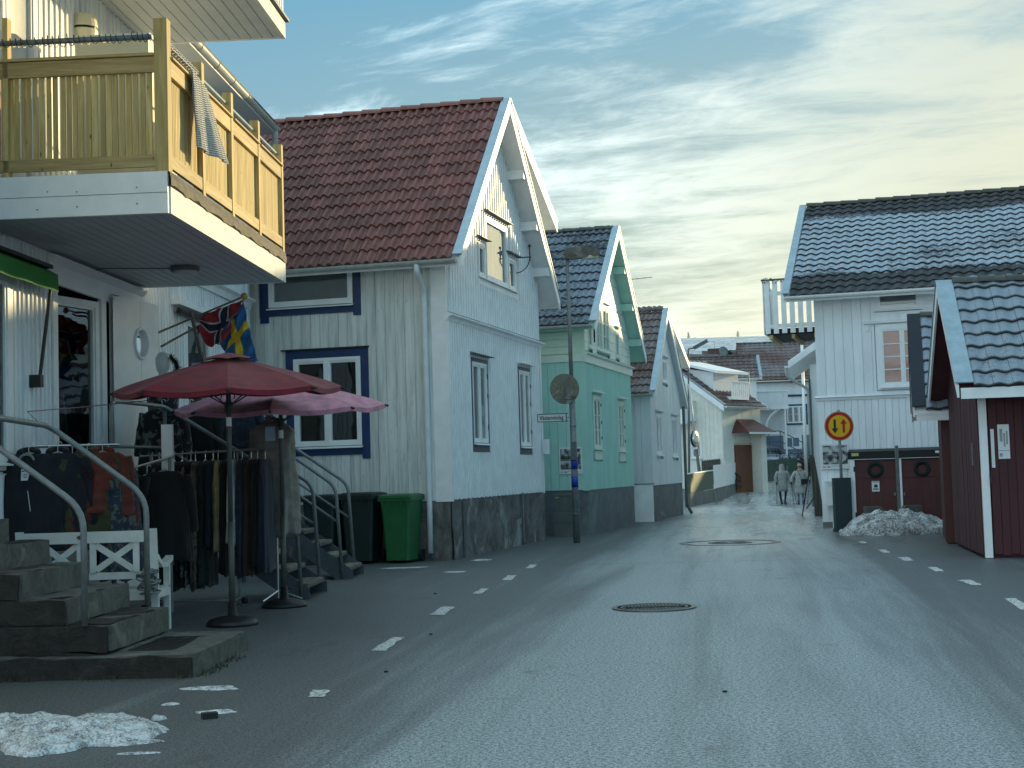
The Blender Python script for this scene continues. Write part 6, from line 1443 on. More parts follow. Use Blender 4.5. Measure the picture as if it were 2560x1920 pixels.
# long quilted coat on a stand by the second parasol
p = gnd(690, 1440)
t = garment('coat', 'long taupe-grey quilted coat with a blue and white price slip, beside the second parasol pole', 'coat', (-2.78, 16.62, 2.10), R(-12), .54, 1.28, .30, cGreyDown, sleeves=False, puff=9, hood=True, seed=91, flare=1.02)
m = MB(); m.tube([(-.20, .06, -.12), (-.22, .06, -.5), (-.18, .05, -.85)], [.10, .10, .07], 10); m.build('black_lining', cBlack, t, smooth=True)
MB().box(-.02, .10, -.175, -.17, -.26, -.10).build('price_slip', pm('blue_white_slip', (.45, .55, .70), .7), t)
t = thing('coat_stand', 'thin steel stand holding the long quilted coat', 'stand', (-2.76, 16.68, 0)); MB().tube([(0, 0, .02), (0, 0, 2.12)], .014, 8).build('pole', chrome, t)
for i in range(3): MB().tube([(0, 0, .12), (.28 * math.cos(i * 2.1), .28 * math.sin(i * 2.1), .02)], .012, 6).build('foot', chrome, t)

# ------------------------------------------------------------------ flags
def Zp(zx, zy, Y): return atY(360 + zx * .15675, 700 + zy * .15675, Y)
def flag(label, C, Y, cols, cross, seed, droop):
    m = MB(); nu, nv = 30, 22; P = [Zp(c[0], c[1], Y + (c[2] if len(c) > 2 else 0)) for c in C]
    rows = []
    for j in range(nv + 1):
        v_ = j / nv; row = []
        for i in range(nu + 1):
            u_ = i / nu; p = P[0] * (1 - u_) * (1 - v_) + P[1] * u_ * (1 - v_) + P[3] * (1 - u_) * v_ + P[2] * u_ * v_
            k = droop * v_ * math.sin(PI * u_); p = p + Vector((0.012 * math.sin(v_ * 11 + u_ * 4 + seed), 0.05 * math.sin(u_ * 9 + v_ * 3 + seed) * (.3 + v_) + .03 * math.sin(u_ * 21 - v_ * 9 + seed * 2), -k + .03 * math.sin(u_ * 12 + seed) * v_)); row.append(p)
        rows.append(row)
    m.grid(rows)
    for j in range(nv):
        for i in range(nu):
            u_ = (i + .5) / nu; v_ = (j + .5) / nv; m.mi[j * nu + i] = cross(u_, v_)
    return m.build('flag', cols, None, smooth=True, label=label, cat='flag')
def norw(u_, v_):
    a = abs(u_ - .60); b = abs(v_ - .5); return 2 if (a < .055 or b < .08) else (1 if (a < .11 or b < .155) else 0)
def swed(u_, v_): return 1 if (.30 < u_ < .44 or .40 < v_ < .60) else 0
fred = clothmat('flag_red', (0.30, 0.015, 0.022), rough=.8); fwh = clothmat('flag_white', (.5, .52, .55)); fnavy = clothmat('flag_navy', (.012, .018, .05)); fblu = clothmat('flag_blue', (.012, .115, .30), rough=.8); fyel = clothmat('flag_yellow', (.72, .52, .015), rough=.8)
flag('crumpled red flag with a white-edged navy cross, hanging from the left flagpole', [(905, 560), (1585, 320), (1330, 880, -.1), (850, 800, .1)], 17.4, [fred, fwh, fnavy], norw, 1, .17)
flag('blue flag with a yellow cross hanging from the tip of the flagpole', [(1575, 350, -.15), (1825, 1290, -.2), (1380, 1500, -.1), (1190, 960, -.05)], 17.5, [fblu, fyel], swed, 2, -.02)
for i, (a, b, lb) in enumerate((((150, 870, 1.2), (1600, 260, 0), 'upper wooden flagpole with a yellow knob, mounted beside the door'), ((275, 1060, 1.2), (1590, 330, .08), 'lower wooden flagpole under the crumpled red flag'))):
    p, q = Zp(a[0], a[1], 17.5 + a[2]), Zp(b[0], b[1], 17.5 + b[2]); t = thing('flagpole', lb, 'flagpole', p)
    MB().tube([(0, 0, 0), q - p], [.016, .012], 8).build('pole', tread, t, smooth=True)
    if i == 0: MB().sphere(q - p, .045).build('knob', pm('gold_knob', (.45, .30, .06), .35), t, smooth=True)

# ------------------------------------------------------------------ wheeled bins by the plinth
def bin_(label, loc, rz, w, d, h, mat):
    t = thing('wheeled_bin', label, 'bin', (loc[0], loc[1], 0), rz)
    m = MB(); ins = 0.07
    def rr(x0, x1, y0, y1, z): c = .035; return [Vector(q) for q in ((x0 + c, y0, z), (x1 - c, y0, z), (x1, y0 + c, z), (x1, y1 - c, z), (x1 - c, y1, z), (x0 + c, y1, z), (x0, y1 - c, z), (x0, y0 + c, z))]
    m.rings([rr(-w / 2 + ins, w / 2 - ins, 0.05, d - .10, .05), rr(-w / 2 + ins, w / 2 - ins, .05, d - .08, .16), rr(-w / 2 + .02, w / 2 - .02, .01, d - .02, h - .16), rr(-w / 2 + .015, w / 2 - .015, .005, d - .01, h - .10)]); m.build('body', mat, t)
    MB().box(-w / 2 - .012, w / 2 + .012, -.015, d + .0, h - .105, h - .055).build('rim', mat, t)
    m = MB(); m.rings([rr(-w / 2 - .02, w / 2 + .02, -.03, d + .03, h - .055), rr(-w / 2 - .015, w / 2 + .015, -.025, d + .02, h - .015), rr(-w / 2 + .05, w / 2 - .05, .04, d - .03, h + .005)]); m.build('lid', mat, t)
    for i in range(5): MB().box(-w / 2 + .05 + i * (w - .12) / 4, -w / 2 + .07 + i * (w - .12) / 4, -.022, -.012, h - .20, h - .105).build('rib', mat, t)
    MB().tube([(-w / 2 + .06, d + .05, h - .06), (w / 2 - .06, d + .05, h - .06)], .016, 8).build('handle', mat, t)
    for x in (-w / 2 + .01, w / 2 - .06): MB(Matrix.Translation((x, d - .06, .10)) @ Matrix.Rotation(PI / 2, 4, 'Y')).lathe([(.03, 0), (.10, .0), (.10, .05), (.03, .05)], 18).build('wheel', rubber, t)
    return t
bin_('green wheeled bin standing against the stone plinth beside the downpipe', (-1.93, 23.05), R(-15), .54, .66, 1.10, bing)
bin_('dark green-black wheeled bin, right-hand one of the dark pair', (-2.56, 23.18), R(-13), .58, .68, 1.14, bind)
bin_('dark wheeled bin at the left of the row, behind the steel stairs', (-3.20, 23.32), R(-16), .58, .68, 1.12, bind)

# ------------------------------------------------------------------ lamp post with round sign, street name sign and blue bands
t = thing('street_lamp', 'tall grey street lamp post with blue bands in front of the mint house', 'street lamp', (1.16, 27.97, 0))
MB().tube([(0, 0, 0), (0, 0, 2.70)], [.066, .06], 16).build('lower_post', galv, t, smooth=True); MB().tube([(0, 0, 2.70), (0, 0, 2.80)], [.06, .043], 16).build('collar', galv, t)
MB().tube([(0, 0, 2.80), (-.01, 0, 5.55)], [.043, .034], 14).build('upper_post', galv, t, smooth=True)
for z in (1.42, 1.07): MB().tube([(0, 0, z), (0, 0, z + .21)], .067, 16).build('blue_band', bluetape, t, smooth=True)
for z in (0.62, 0.56, 1.70, 2.25): MB().tube([(0, 0, z), (0, 0, z + .018)], .074, 14).build('clamp', galv, t)
MB().box(-.045, .05, -.09, -.04, 1.50 + .10, 1.95).build('service_hatch', galvd, t)
m = MB(); m.prism([(-.06, -.07, 5.53), (-.06, -.07, 5.72), (.28, -.08, 5.76), (.46, -.08, 5.77), (.60, -.07, 5.70), (.64, -.06, 5.60), (.56, -.07, 5.56), (.10, -.07, 5.52)], (0, .15, 0)); m.build('lamp_head', stonemat('lichened_lamp_metal', ((.10, .10, .085), (.17, .17, .15), (.26, .26, .24)), 9, .4), t)
MB().sphere((.44, 0, 5.56), .15, 16, 8, (1.15, .5, .42)).build('lamp_glass', pm('milky_lamp_glass', (.55, .54, .44), .25), t, smooth=True)
t = thing('round_sign', 'back of a round lichened grey traffic sign clamped to the lamp post', 'sign', (1.12, 27.90, 2.98), R(14))
m = MB(Matrix.Translation((-.11, 0, 0)) @ Matrix.Rotation(PI / 2, 4, 'X')); m.lathe([(.01, 0), (.285, 0), (.295, .012), (.285, .02), (.01, .02)], 40, cap=False); m.build('disc', stonemat('lichened_aluminium', ((.15, .14, .10), (.24, .225, .17), (.32, .31, .26)), 7, .15, world=False), t)
MB().box(-.12, .02, -.045, -.022, -.20, -.16).build('bracket', galv, t); MB().box(-.14, -.08, -.028, -.022, -.15, .02).build('clamp_plate', galvd, t); MB().box(0.0, .10, -.02, .12, -.21, -.14).build('clamp', galv, t)
t = thing('street_name_sign', 'white street name sign Västanvindsg. fixed to the lamp post', 'sign', (1.07, 27.95, 2.43), R(-4))
MB().box(-.58, -.03, -.008, .008, -.075, .075).build('panel', pm('sign_panel_white', (.62, .64, .63), .5, .06, 5), t)
m = MB(); m.box(-.60, 0.0, -.012, .012, .068, .080); m.box(-.60, 0.0, -.012, .012, -.080, -.068); m.box(-.045, -.03, -.013, .013, -.068, .068); m.box(-.60, -.588, -.012, .012, -.068, .068); m.build('black_frame', ink, t)
text('Västanvindsg.', .118, Matrix.Translation((-.315, -.010, -.002)) @ Matrix.Rotation(PI / 2, 4, 'X'), ink, t, 'lettering', .001, xs=.76, bold=.0016)
MB().box(-.03, .10, .005, .02, -.008, .008).build('bracket', galv, t)
# poster and electric cabinet on the mint house
def posterpic(t, F, a0, a1, z0, z1, seed, grey=0.35, n=16, mm_=12):
    """grey photographic print: patches of different greys laid out as flat print"""
    rnd = random.Random(seed); mats = [pm(f'print_grey_{seed}_{i}', (v_, v_ * 1.04, v_ * 1.06), .6, .1, 9, bump=0) for i, v_ in enumerate((.03, .08, .16, .30, .48))]
    m = MB(F); 
    for j in range(mm_):
        for i in range(n):
            x0 = a0 + (a1 - a0) * i / n; x1 = a0 + (a1 - a0) * (i + 1) / n; y0 = z0 + (z1 - z0) * j / mm_; y1 = z0 + (z1 - z0) * (j + 1) / mm_
            v_ = mnoise.noise(Vector((i * .35 + seed, j * .4, seed))) + (.35 if j > mm_ * .6 and seed == 2 else 0); m.cur = max(0, min(4, int((v_ + .5) * 5)))
            m.add([(x0, 0, y0), (x1, 0, y0), (x1, 0, y1), (x0, 0, y1)], [(0, 1, 2, 3)])
    return m, mats
F2 = T2 @ FR((0, -.03, 0), (1, 0, 0), (0, -1, 0))
def wallboard(name, label, cat, F, a0, a1, z0, z1, seed, inset=.035, low=.10):
    c = F @ Vector(((a0 + a1) / 2, 0, z0)); t = thing(name, label, cat, c, 0); L_ = Matrix.Translation(-c) @ F
    MB(L_).box(a0, a1, 0, .018, z0, z1).build('panel', paper, t)
    m, ms = posterpic(t, L_ @ Matrix.Translation((0, .0195, 0)), a0 + inset, a1 - inset, z0 + low, z1 - inset, seed); m.build('picture', ms, t)
    q = MB(L_); q.box(a0 + .03, a0 + .10, .0195, .0205, z0 + .05, z0 + .056); q.box(a0 + .03, a0 + .09, .0195, .0205, z0 + .035, z0 + .040); q.box(a0 + .2, a0 + .38, .0195, .0205, z0 + .06, z0 + .066)
    q.prism([(a0 + .125, .0195, z0 + .035), (a0 + .175, .0195, z0 + .035), (a0 + .185, .0195, z0 + .05), (a0 + .115, .0195, z0 + .05)], (0, .001, 0)); q.prism([(a0 + .14, .0195, z0 + .052), (a0 + .155, .0195, z0 + .052), (a0 + .145, .0195, z0 + .075)], (0, .001, 0)); q.build('caption', ink, t)
    return t
wallboard('picture_board', 'white-framed grey picture board on the mint house behind the lamp post', 'picture board', F2, -.62, -.10, 1.32, 1.90, 1)
FRH = TR @ FR((0, -.045, 0), (1, 0, 0), (0, -1, 0))
wallboard('picture_board', 'grey street picture board on the white house behind the round traffic sign', 'picture board', FRH, .03, .62, 1.26, 1.80, 2)
t = thing('electric_cabinet', 'grey-green electric cabinet against the plinth of the mint house', 'cabinet', (.80, 30.55, 0), R(-15))
cab = pm('cabinet_paint', (.115, .135, .125), .6, .2, 5)
MB().box(0, .50, 0, .28, .0, .30).build('socket', cab, t); MB().box(0, .50, -.004, .28, .304, .55).build('lower_door', cab, t); MB().box(0, .50, -.008, .28, .555, .86).build('upper_door', cab, t); MB().box(-.02, .52, -.02, .29, .862, .89).build('cap', cab, t); MB().box(.04, .12, -.012, -.009, .82, .85).build('sticker', MATS['yellow_sticker'], t)

# ------------------------------------------------------------------ right side: round traffic sign, green cabinet, letter box
t = thing('traffic_sign', 'round red and yellow traffic sign with a black and a red arrow', 'traffic sign', (6.60, 29.12, 0), R(2))
RS = .297; zc_ = 2.13
disc = lambda r0, r1, y, mt, nm: (lambda m: m.build(nm, mt, t))(MB(Matrix.Translation((-.02, y, zc_)) @ Matrix.Rotation(PI / 2, 4, 'X')).lathe([(r0, 0.0), (r1, 0.0)] if r0 > .02 else [(.001, 0), (r1, 0)], 48, cap=False))
MB(Matrix.Translation((-.02, 0, zc_)) @ Matrix.Rotation(PI / 2, 4, 'X')).lathe([(.001, 0), (RS, 0), (RS, .02), (.001, .02)], 48, cap=False).build('back_plate', galv, t)
disc(0, RS - .006, -.0215, pm('sign_yellow_edge', (.62, .38, .06), .4), 'edge_line'); disc(0, RS - .016, -.0235, signred, 'red_ring'); disc(0, RS * .745, -.0255, signyel, 'yellow_field')
m = MB(); y = -.028; cx = -.02
m.prism([(cx - .115, y, zc_ + .135), (cx - .065, y, zc_ + .135), (cx - .065, y, zc_ - .045), (cx - .02, y, zc_ - .045), (cx - .09, y, zc_ - .145), (cx - .16, y, zc_ - .045), (cx - .115, y, zc_ - .045)], (0, .002, 0)); m.build('black_arrow', ink, t)
m = MB(); m.prism([(cx + .065, y, zc_ - .135), (cx + .115, y, zc_ - .135), (cx + .115, y, zc_ + .045), (cx + .16, y, zc_ + .045), (cx + .09, y, zc_ + .145), (cx + .02, y, zc_ + .045), (cx + .065, y, zc_ + .045)], (0, .002, 0)); m.build('red_arrow', signred, t)
MB().tube([(0, .06, 0.3), (-.01, .03, 2.46)], .030, 12).build('post', galv, t, smooth=True)
t = thing('metal_box', 'tall dark green metal box standing round the foot of the traffic sign', 'box', (6.60, 29.10, 0), R(-4))
MB().box(-.165, .165, -.02, .33, .02, 1.075).build('body', darkg, t); MB().box(-.19, -.15, -.05, .3, 0, .05).build('foot', darkg, t); MB().box(-.17, .17, -.025, .335, 1.075, 1.085).build('top_edge', darkg, t)
heap('snow_lump', 'small white lump of snow at the foot of the dark green box', (6.52, 28.95), .07, .05, .07, snowmat('fresh_lump', 0.0, 9), 4.0, 24)
t = thing('letter_box', 'white letter box on the wall corner beside the dark green box', 'letter box', TR @ Vector((.28, -.06, .98 - .5)), -A17)
MB().box(-.17, .17, -.22, 0, 0, .50).build('body', white, t); MB().box(-.18, .18, -.235, 0.0, .50, .525).build('lid', white, t); MB().box(-.13, .13, -.225, -.22, .42, .47).build('slot', greyblue, t)
q = MB()
for z, w2 in ((.36, .05), (.27, .06), (.22, .04), (.18, .07)): q.box(.0, w2 + .03, -.2215, -.2205, z, z + .008)
q.box(.03, .07, -.2215, -.2205, .375, .405); q.build('print', pm('grey_print', (.2, .23, .25), .7), t)
MB().box(-.06, .12, -.06, 0.0, -.49, 0).build('board_below', whiteb, t)
# rough gatepost and leaning timber past the corner of the white house
t = thing('gatepost', 'rough grey timber gatepost leaning beside the far corner of the white house', 'post', gnd(2047, 1290) , 0)
m = MB(); m.rings([[Vector((r_ * math.cos(a) + x, r_ * math.sin(a), z)) for a in [2 * PI * k / 8 for k in range(8)]] for z, r_, x in ((-.05, .12, .02), (.3, .11, 0), (.9, .09, -.05), (1.55, .07, -.12), (1.62, .04, -.13))]); m.build('trunk', oldwood, t)
MB().beam((-.42, .1, 0), (-.14, 0.05, 1.45), .04, .03).build('leaning_bar', rubber, t); MB().beam((-.30, .1, 0.2), (0.0, 0.1, .6), .03, .03).build('brace', oldwood, t)
# small things lying on the asphalt
stone_b = pm('dark_pebble', (.02, .02, .02), .8, .3, 20)
t = MB().box(-.045, .045, -.03, .03, 0, .035).build('stone', stone_b, None, label='small dark block lying among snow remnants at the lower left', cat='stone'); t.location = gnd(524, 1796); t.rotation_euler.z = .4
for i, (px_, py_, lb) in enumerate(((965, 1681, 'tiny dark pebble on the asphalt below the largest dash'), (1812, 1731, 'tiny dark pebble in the middle of the street, nearest the camera'), (1088, 1485, 'tiny pebble left of the row of dashes'), (1077, 1587, 'tiny pebble on the asphalt between the dashes'))):
    m = MB(); m.sphere((0, 0, .006), .013, 7, 5, (1.3, .9, .6)); o = m.build('pebble', stone_b, None, label=lb, cat='pebble', group='pebbles on the asphalt'); o.location = gnd(px_, py_)

# ------------------------------------------------------------------ snow remnants
sn = snowmat('granular_snow', 0.42, 11); sn2 = snowmat('thin_icy_snow', 0.25, 8)
c = gnd(150, 1850); heap('snow_patch', 'white granular snow patch at the lower left corner', (c.x, c.y), .52, .42, .10, sn, 1.0, 96, rot=.1, rag=.35, fq=3.5, pw=.6)
c = gnd(60, 1830); heap('snow_patch', 'left end of the granular snow at the picture edge', (c.x - .1, c.y), .40, .40, .09, sn, 5.0, 72, rag=.3, fq=3.5, pw=.6)
for i, (px_, py_, rx, ry, h, lb) in enumerate(((250, 1802, .17, .16, .04, 'snow tongue behind the corner snow patch'), (300, 1858, .22, .10, .02, 'thin snow streak right of the corner patch'), (395, 1800, .045, .05, .03, 'small lump of snow right of the corner patch'), (355, 1885, .10, .035, .01, 'thin ice streak below the corner patch'), (525, 1722, .17, .10, .015, 'thin grey ice sheet below the front of the stone steps'), (535, 1782, .12, .07, .015, 'snow scraps around the small dark block'), (430, 1762, .05, .04, .012, 'small ice scrap left of the dark block'),
    (1140, 1430, .16, .12, .01, 'thin snow scrap left of the fourth dash'), (1205, 1401, .16, .10, .02, 'snow scrap at the foot of the stone plinth'), (1005, 1420, .35, .14, .004, 'frost stain on the asphalt before the green bin'), (2420, 1358, .2, .1, .01, 'small snow scrap before the boathouse'))):
    c = gnd(px_, py_); heap('snow_scrap', lb, (c.x, c.y), rx, ry, h, sn2 if h < .02 else sn, 10.0 + i, 40, rag=.5, fq=5, pw=.6)
for i, (px_, py_, rx, ry, lb) in enumerate(((1690, 1226, .9, .4, 'roadside snow scrap before the white panel'), (2060, 1183, 2.2, .7, 'snow-white verge at the bend of the street'), (1910, 1204, .7, .35, 'strip of old snow along the green fence'))):
    z = .25 if i else .1; c = gnd(px_, py_, z); z2 = gz(c.x, c.y); heap('snow_scrap', lb, (c.x, c.y, z2), rx, ry, .05, sn2, 30.0 + i, 40, rag=.4)

# ------------------------------------------------------------------ two walkers with poles
def skinned(name, verts, edges, mat, parent, root=0, sub=1, M=None):
    me = bpy.data.meshes.new(name); me.from_pydata([v_[0] for v_ in verts], edges, []); o = bpy.data.objects.new(name, me); COL.objects.link(o)
    md = o.modifiers.new('skin', 'SKIN'); md.branch_smoothing = 0.4
    for i, v_ in enumerate(verts): me.skin_vertices[0].data[i].radius = v_[1] if isinstance(v_[1], tuple) else (v_[1], v_[1])
    me.skin_vertices[0].data[root].use_root = True
    if sub: s_ = o.modifiers.new('sub', 'SUBSURF'); s_.levels = sub; s_.render_levels = sub
    dg = bpy.context.evaluated_depsgraph_get(); m2 = bpy.data.meshes.new_from_object(o.evaluated_get(dg)); bpy.data.objects.remove(o); bpy.data.meshes.remove(me)
    m2.materials.clear()
    for q in (mat if isinstance(mat, (list, tuple)) else [mat]): m2.materials.append(q)
    for p in m2.polygons: p.use_smooth = True
    return link(name, m2, parent)
skin = pm('skin', (.42, .26, .19), .55, .1, 9); hairg = pm('grey_hair', (.32, .30, .26), .7, .3, 20); hairb = pm('blond_hair', (.40, .30, .18), .7, .3, 20)
tro = clothmat('black_trousers', (.010, .012, .016)); coatg = clothmat('pale_grey_coat', (.30, .31, .30), (.24, .25, .25), 14); coatw = clothmat('light_grey_green_coat', (.36, .38, .36), (.27, .29, .28), 10)
jeans = clothmat('pale_jeans', (.16, .20, .26)); glove = clothmat('black_gloves', (.008, .008, .01))
def person(label, loc, H, rz, coatm, legm, hand_l, hand_r, hooded, seed, knee=(.06, -.05), coat_len=.62):
    t = thing('person', label, 'person', loc, rz); s = H / 1.62
    def V_(x, y, z): return (x * s, y * s, z * s)
    hl, hr = hand_l, hand_r   # hands (x,y,z)
    vs = [(V_(0, 0, .90), (.14 * s, .10 * s)), (V_(0, 0, 1.08), (.12 * s, .085 * s)), (V_(0, 0, 1.28), (.155 * s, .09 * s)), (V_(0, 0, 1.38), (.07 * s, .06 * s)), (V_(0, -.01, 1.44), .048 * s), (V_(0, -.02, 1.50), (.065 * s, .075 * s)), (V_(0, -.015, 1.57), (.068 * s, .08 * s)),
          (V_(.09, knee[0] * -.2, .84), .088 * s), (V_(.10, -knee[0], .48), .055 * s), (V_(.09, knee[0] * .6, .10), .038 * s), (V_(.095, knee[0] * .6 - .12, .03), (.035 * s, .03 * s)),
          (V_(-.09, -knee[1] * .2, .84), .088 * s), (V_(-.10, -knee[1], .48), .055 * s), (V_(-.09, knee[1] * .6, .10), .038 * s), (V_(-.095, knee[1] * .6 - .12, .03), (.035 * s, .03 * s)),
          (V_(.18, 0, 1.32), .055 * s), (V_((.20 + hl[0]) / 2 + .04, .06, (1.32 + hl[2]) / 2), .042 * s), (V_(*hl), .028 * s),
          (V_(-.18, 0, 1.32), .055 * s), (V_((-.20 + hr[0]) / 2 - .04, .06, (1.32 + hr[2]) / 2), .042 * s), (V_(*hr), .028 * s)]
    ed = [(0, 1), (1, 2), (2, 3), (3, 4), (4, 5), (5, 6), (0, 7), (7, 8), (8, 9), (9, 10), (0, 11), (11, 12), (12, 13), (13, 14), (2, 15), (15, 16), (16, 17), (2, 18), (18, 19), (19, 20)]
    b = skinned('body', vs, ed, [skin, legm], t, 0, 1)
    for p in b.data.polygons:
        if p.center.z < .95 * s: p.material_index = 1
    # coat: trunk plus sleeves
    m = MB(); z0 = .90 - (coat_len - .25)
    rows = [[V_(hw * math.cos(a) * (1 + .03 * math.sin(a * 6)), hd * math.sin(a) * (1 + .04 * math.cos(a * 5)), z) for a in [2 * PI * k / 18 for k in range(18)]] for z, hw, hd in ((z0 - .02, .235, .165), (z0 + .12, .225, .16), (.86, .205, .15), (1.02, .18, .135), (1.18, .20, .14), (1.30, .205, .13), (1.37, .15, .11), (1.42, .08, .08), (1.45, .075, .08))]
    m.rings(rows)
    for sg, h_ in ((1, hl), (-1, hr)):
        e = ((.20 * sg + h_[0]) / 2 + .04 * sg, .06, (1.32 + h_[2]) / 2)
        m.tube([V_(.16 * sg, 0, 1.34), V_(.21 * sg, .01, 1.28), V_(*e), V_(h_[0] * .96, h_[1] * .8, h_[2] + .06)], [.075 * s, .08 * s, .065 * s, .052 * s], 10)
    m.build('coat', coatm, t, smooth=True)
    if hooded:
        m = MB(); m.rings([[V_(r_ * math.cos(a), r_ * 1.1 * math.sin(a) + .015 + max(0, -math.sin(a)) * cut_, z) for a in [2 * PI * k / 16 for k in range(16)]] for z, r_, cut_ in ((1.36, .12, 0), (1.44, .115, .06), (1.52, .112, .075), (1.60, .10, .05), (1.655, .06, 0), (1.67, .02, 0))]); m.build('hood', coatm, t, smooth=True)
    else:
        m = MB(); m.sphere(V_(0, .012, 1.585), .095 * s, 14, 8, (1, 1.05, .95)); m.build('hair', hairb, t, smooth=True)
        MB().box(-.07 * s, .07 * s, -.115 * s, -.09 * s, 1.53 * s, 1.565 * s).build('sunglasses', ink, t)
        m = MB(); m.rings([[V_(r_ * math.cos(a), r_ * math.sin(a), z) for a in [2 * PI * k / 14 for k in range(14)]] for z, r_ in ((1.36, .13), (1.42, .11), (1.46, .08))]); m.build('scarf', pm('pink_scarf', (.35, .22, .20), .9), t, smooth=True)
    m = MB(); m.sphere(V_(0, -.105, 1.525), .014 * s, 6, 5); m.build('nose', skin, t)
    for x in (-.028, .028): MB().sphere(V_(x, -.092, 1.55), .010 * s, 6, 4).build('eye', ink, t)
    MB().box(-.022 * s, .022 * s, -.098 * s, -.088 * s, 1.483 * s, 1.490 * s).build('mouth', signred, t)
    for h_ in (hl, hr):   # gloved hands: palm, curled fingers and thumb
        g = MB(); g.sphere(V_(h_[0], h_[1], h_[2]), .04 * s, 8, 6, (.8, .9, 1.1))
        for k in range(4): g.tube([V_(h_[0] - .02, h_[1] - .02, h_[2] + .02 - k * .016), V_(h_[0] - .01, h_[1] - .055, h_[2] + .018 - k * .016), V_(h_[0] + .022, h_[1] - .045, h_[2] + .016 - k * .016)], .009 * s, 5)
        g.tube([V_(h_[0] + .02, h_[1] - .01, h_[2] + .02), V_(h_[0] + .02, h_[1] - .05, h_[2] + .035)], .010 * s, 5); g.build('glove', glove, t, smooth=True)
    for x, k in ((.095, knee[0]), (-.095, knee[1])):
        m = MB(); m.rings([[V_(x + w2 * math.cos(a), k * .6 + c_ + l2 * math.sin(a), z) for a in [2 * PI * q / 12 for q in range(12)]] for z, w2, l2, c_ in ((0, .045, .125, -.06), (.04, .045, .12, -.06), (.08, .042, .07, -.01), (.15, .045, .05, 0))]); m.build('boot', rubber, t, smooth=True)
    return t, s
def on_ground(px, py):
    p = gnd(px, py, 0)
    for _ in range(12): p = gnd(px, py, gz(p.x, p.y))
    return p
q1 = Vector((.1852 * 59.2, 59.2, 0)); q1.z = gz(q1.x, q1.y); q2 = Vector((.1975 * 58.6, 58.6, 0)); q2.z = gz(q2.x, q2.y)
a1, s1 = person('walker in a pale grey hooded coat and black trousers, left of the pair', q1, 1.60, R(6), coatg, tro, (.30, -.18, .86), (-.29, -.12, .86), True, 1, (.10, -.08), .60)
a2, s2 = person('blond walker in a light coat with sunglasses and a black bag, right of the pair', q2, 1.60, R(-4), coatw, jeans, (.36, -.12, .92), (-.38, -.20, .86), False, 2, (-.06, .06), .72)
poleM = pm('black_walking_pole', (.02, .022, .025), .5)
def pole_(root, s, h, foot, lb):
    M = TM(root); a = M @ Vector((h[0] * s, (h[1] - .02) * s, (h[2] + .07) * s)); b = M @ Vector((foot[0], foot[1], 0)); b.z = gz(b.x, b.y)
    t = thing('walking_pole', lb, 'walking pole', b); d = a - b
    MB().tube([(0, 0, 0), d * .88], .011, 6).build('shaft', poleM, t); MB().tube([d * .86, d], .018, 6).build('grip', rubber, t); MB().lathe([(.03, .03), (.035, .04)], 10).build('basket', rubber, t)
pole_(a1, s1, (.30, -.18, .86), (.40, -.15), 'walking pole in the inner hand of the walker in the hooded coat'); pole_(a1, s1, (-.29, -.12, .86), (-.30, -.1), 'walking pole at the far left of the two walkers')
pole_(a2, s2, (-.38, -.20, .86), (-.20, -.3), 'walking pole between the two walkers, held by the blond one'); pole_(a2, s2, (.36, -.12, .92), (.26, .05), 'walking pole at the far right of the two walkers')
t = thing('shoulder_bag', 'black shoulder bag worn in front by the blond walker', 'bag', q2 + Vector((.12, -.22, .80)), 0)
MB().box(-.13, .11, -.05, .03, 0, .22).build('body', rubber, t); MB().box(-.135, .115, -.06, -.05, .10, .225).build('flap', glove, t); MB().tube([(-.12, 0, .22), (-.20, -.02, .45), (-.28, .06, .62)], .009, 5).build('strap', rubber, t)

# ------------------------------------------------------------------ fences and panels at the bend
def pl(px, py, Y): return atY(px, py, Y)
def panel_fence(name, label, cat, tl, tr, bl, br, Y0, Y1, mat, n, base=None, th=.05, capm=None):
    P = [pl(*tl, Y0), pl(*tr, Y1), pl(*br, Y1), pl(*bl, Y0)]; o = P[3]; t = thing(name, label, cat, (o.x, o.y, gz(o.x, o.y)), 0); L_ = Vector((o.x, o.y, gz(o.x, o.y)))
    for i in range(n):
        f0, f1 = i / n + .004, (i + 1) / n - .004
        a, b, c, d = P[3].lerp(P[2], f0), P[3].lerp(P[2], f1), P[0].lerp(P[1], f1), P[0].lerp(P[1], f0)
        MB().prism([a - L_, b - L_, c - L_, d - L_], (th * .3, th, 0)).build('panel', mat, t)
    if capm: MB().beam(P[0] - L_ + Vector((0, 0, .02)), P[1] - L_ + Vector((0, 0, .02)), .10, .04).build('cap_rail', capm, t)
    if base:
        a, b = P[3] - L_, P[2] - L_
        for i in range(n * 2):
            f0, f1 = i / (n * 2) + .003, (i + 1) / (n * 2) - .003; p, q = a.lerp(b, f0), a.lerp(b, f1); zb = -.35
            MB().prism([Vector((p.x, p.y, zb)), Vector((q.x, q.y, zb)), q - Vector((0, 0, .01)), p - Vector((0, 0, .01))], (.05, .22, 0)).build('base_stone', base, t)
    return t
panel_fence('panel_fence', 'green panel fence on a stone base just past the grey-blue house', 'fence', (1712, 1187), (1783, 1177), (1712, 1234), (1784, 1222), 50, 59.5, greenf, 3, render_, capm=white)
panel_fence('white_panel', 'large white board standing on the stone wall at the bend', 'panel', (1782, 1163), (1860, 1154), (1785, 1221), (1861, 1203), 59.4, 70, white, 2, render_)
panel_fence('panel_fence', 'long green panel fence on a stone base behind the walkers', 'fence', (1887, 1153), (1993, 1145), (1887, 1191), (1993, 1181), 74, 78, greenf, 4, granite)
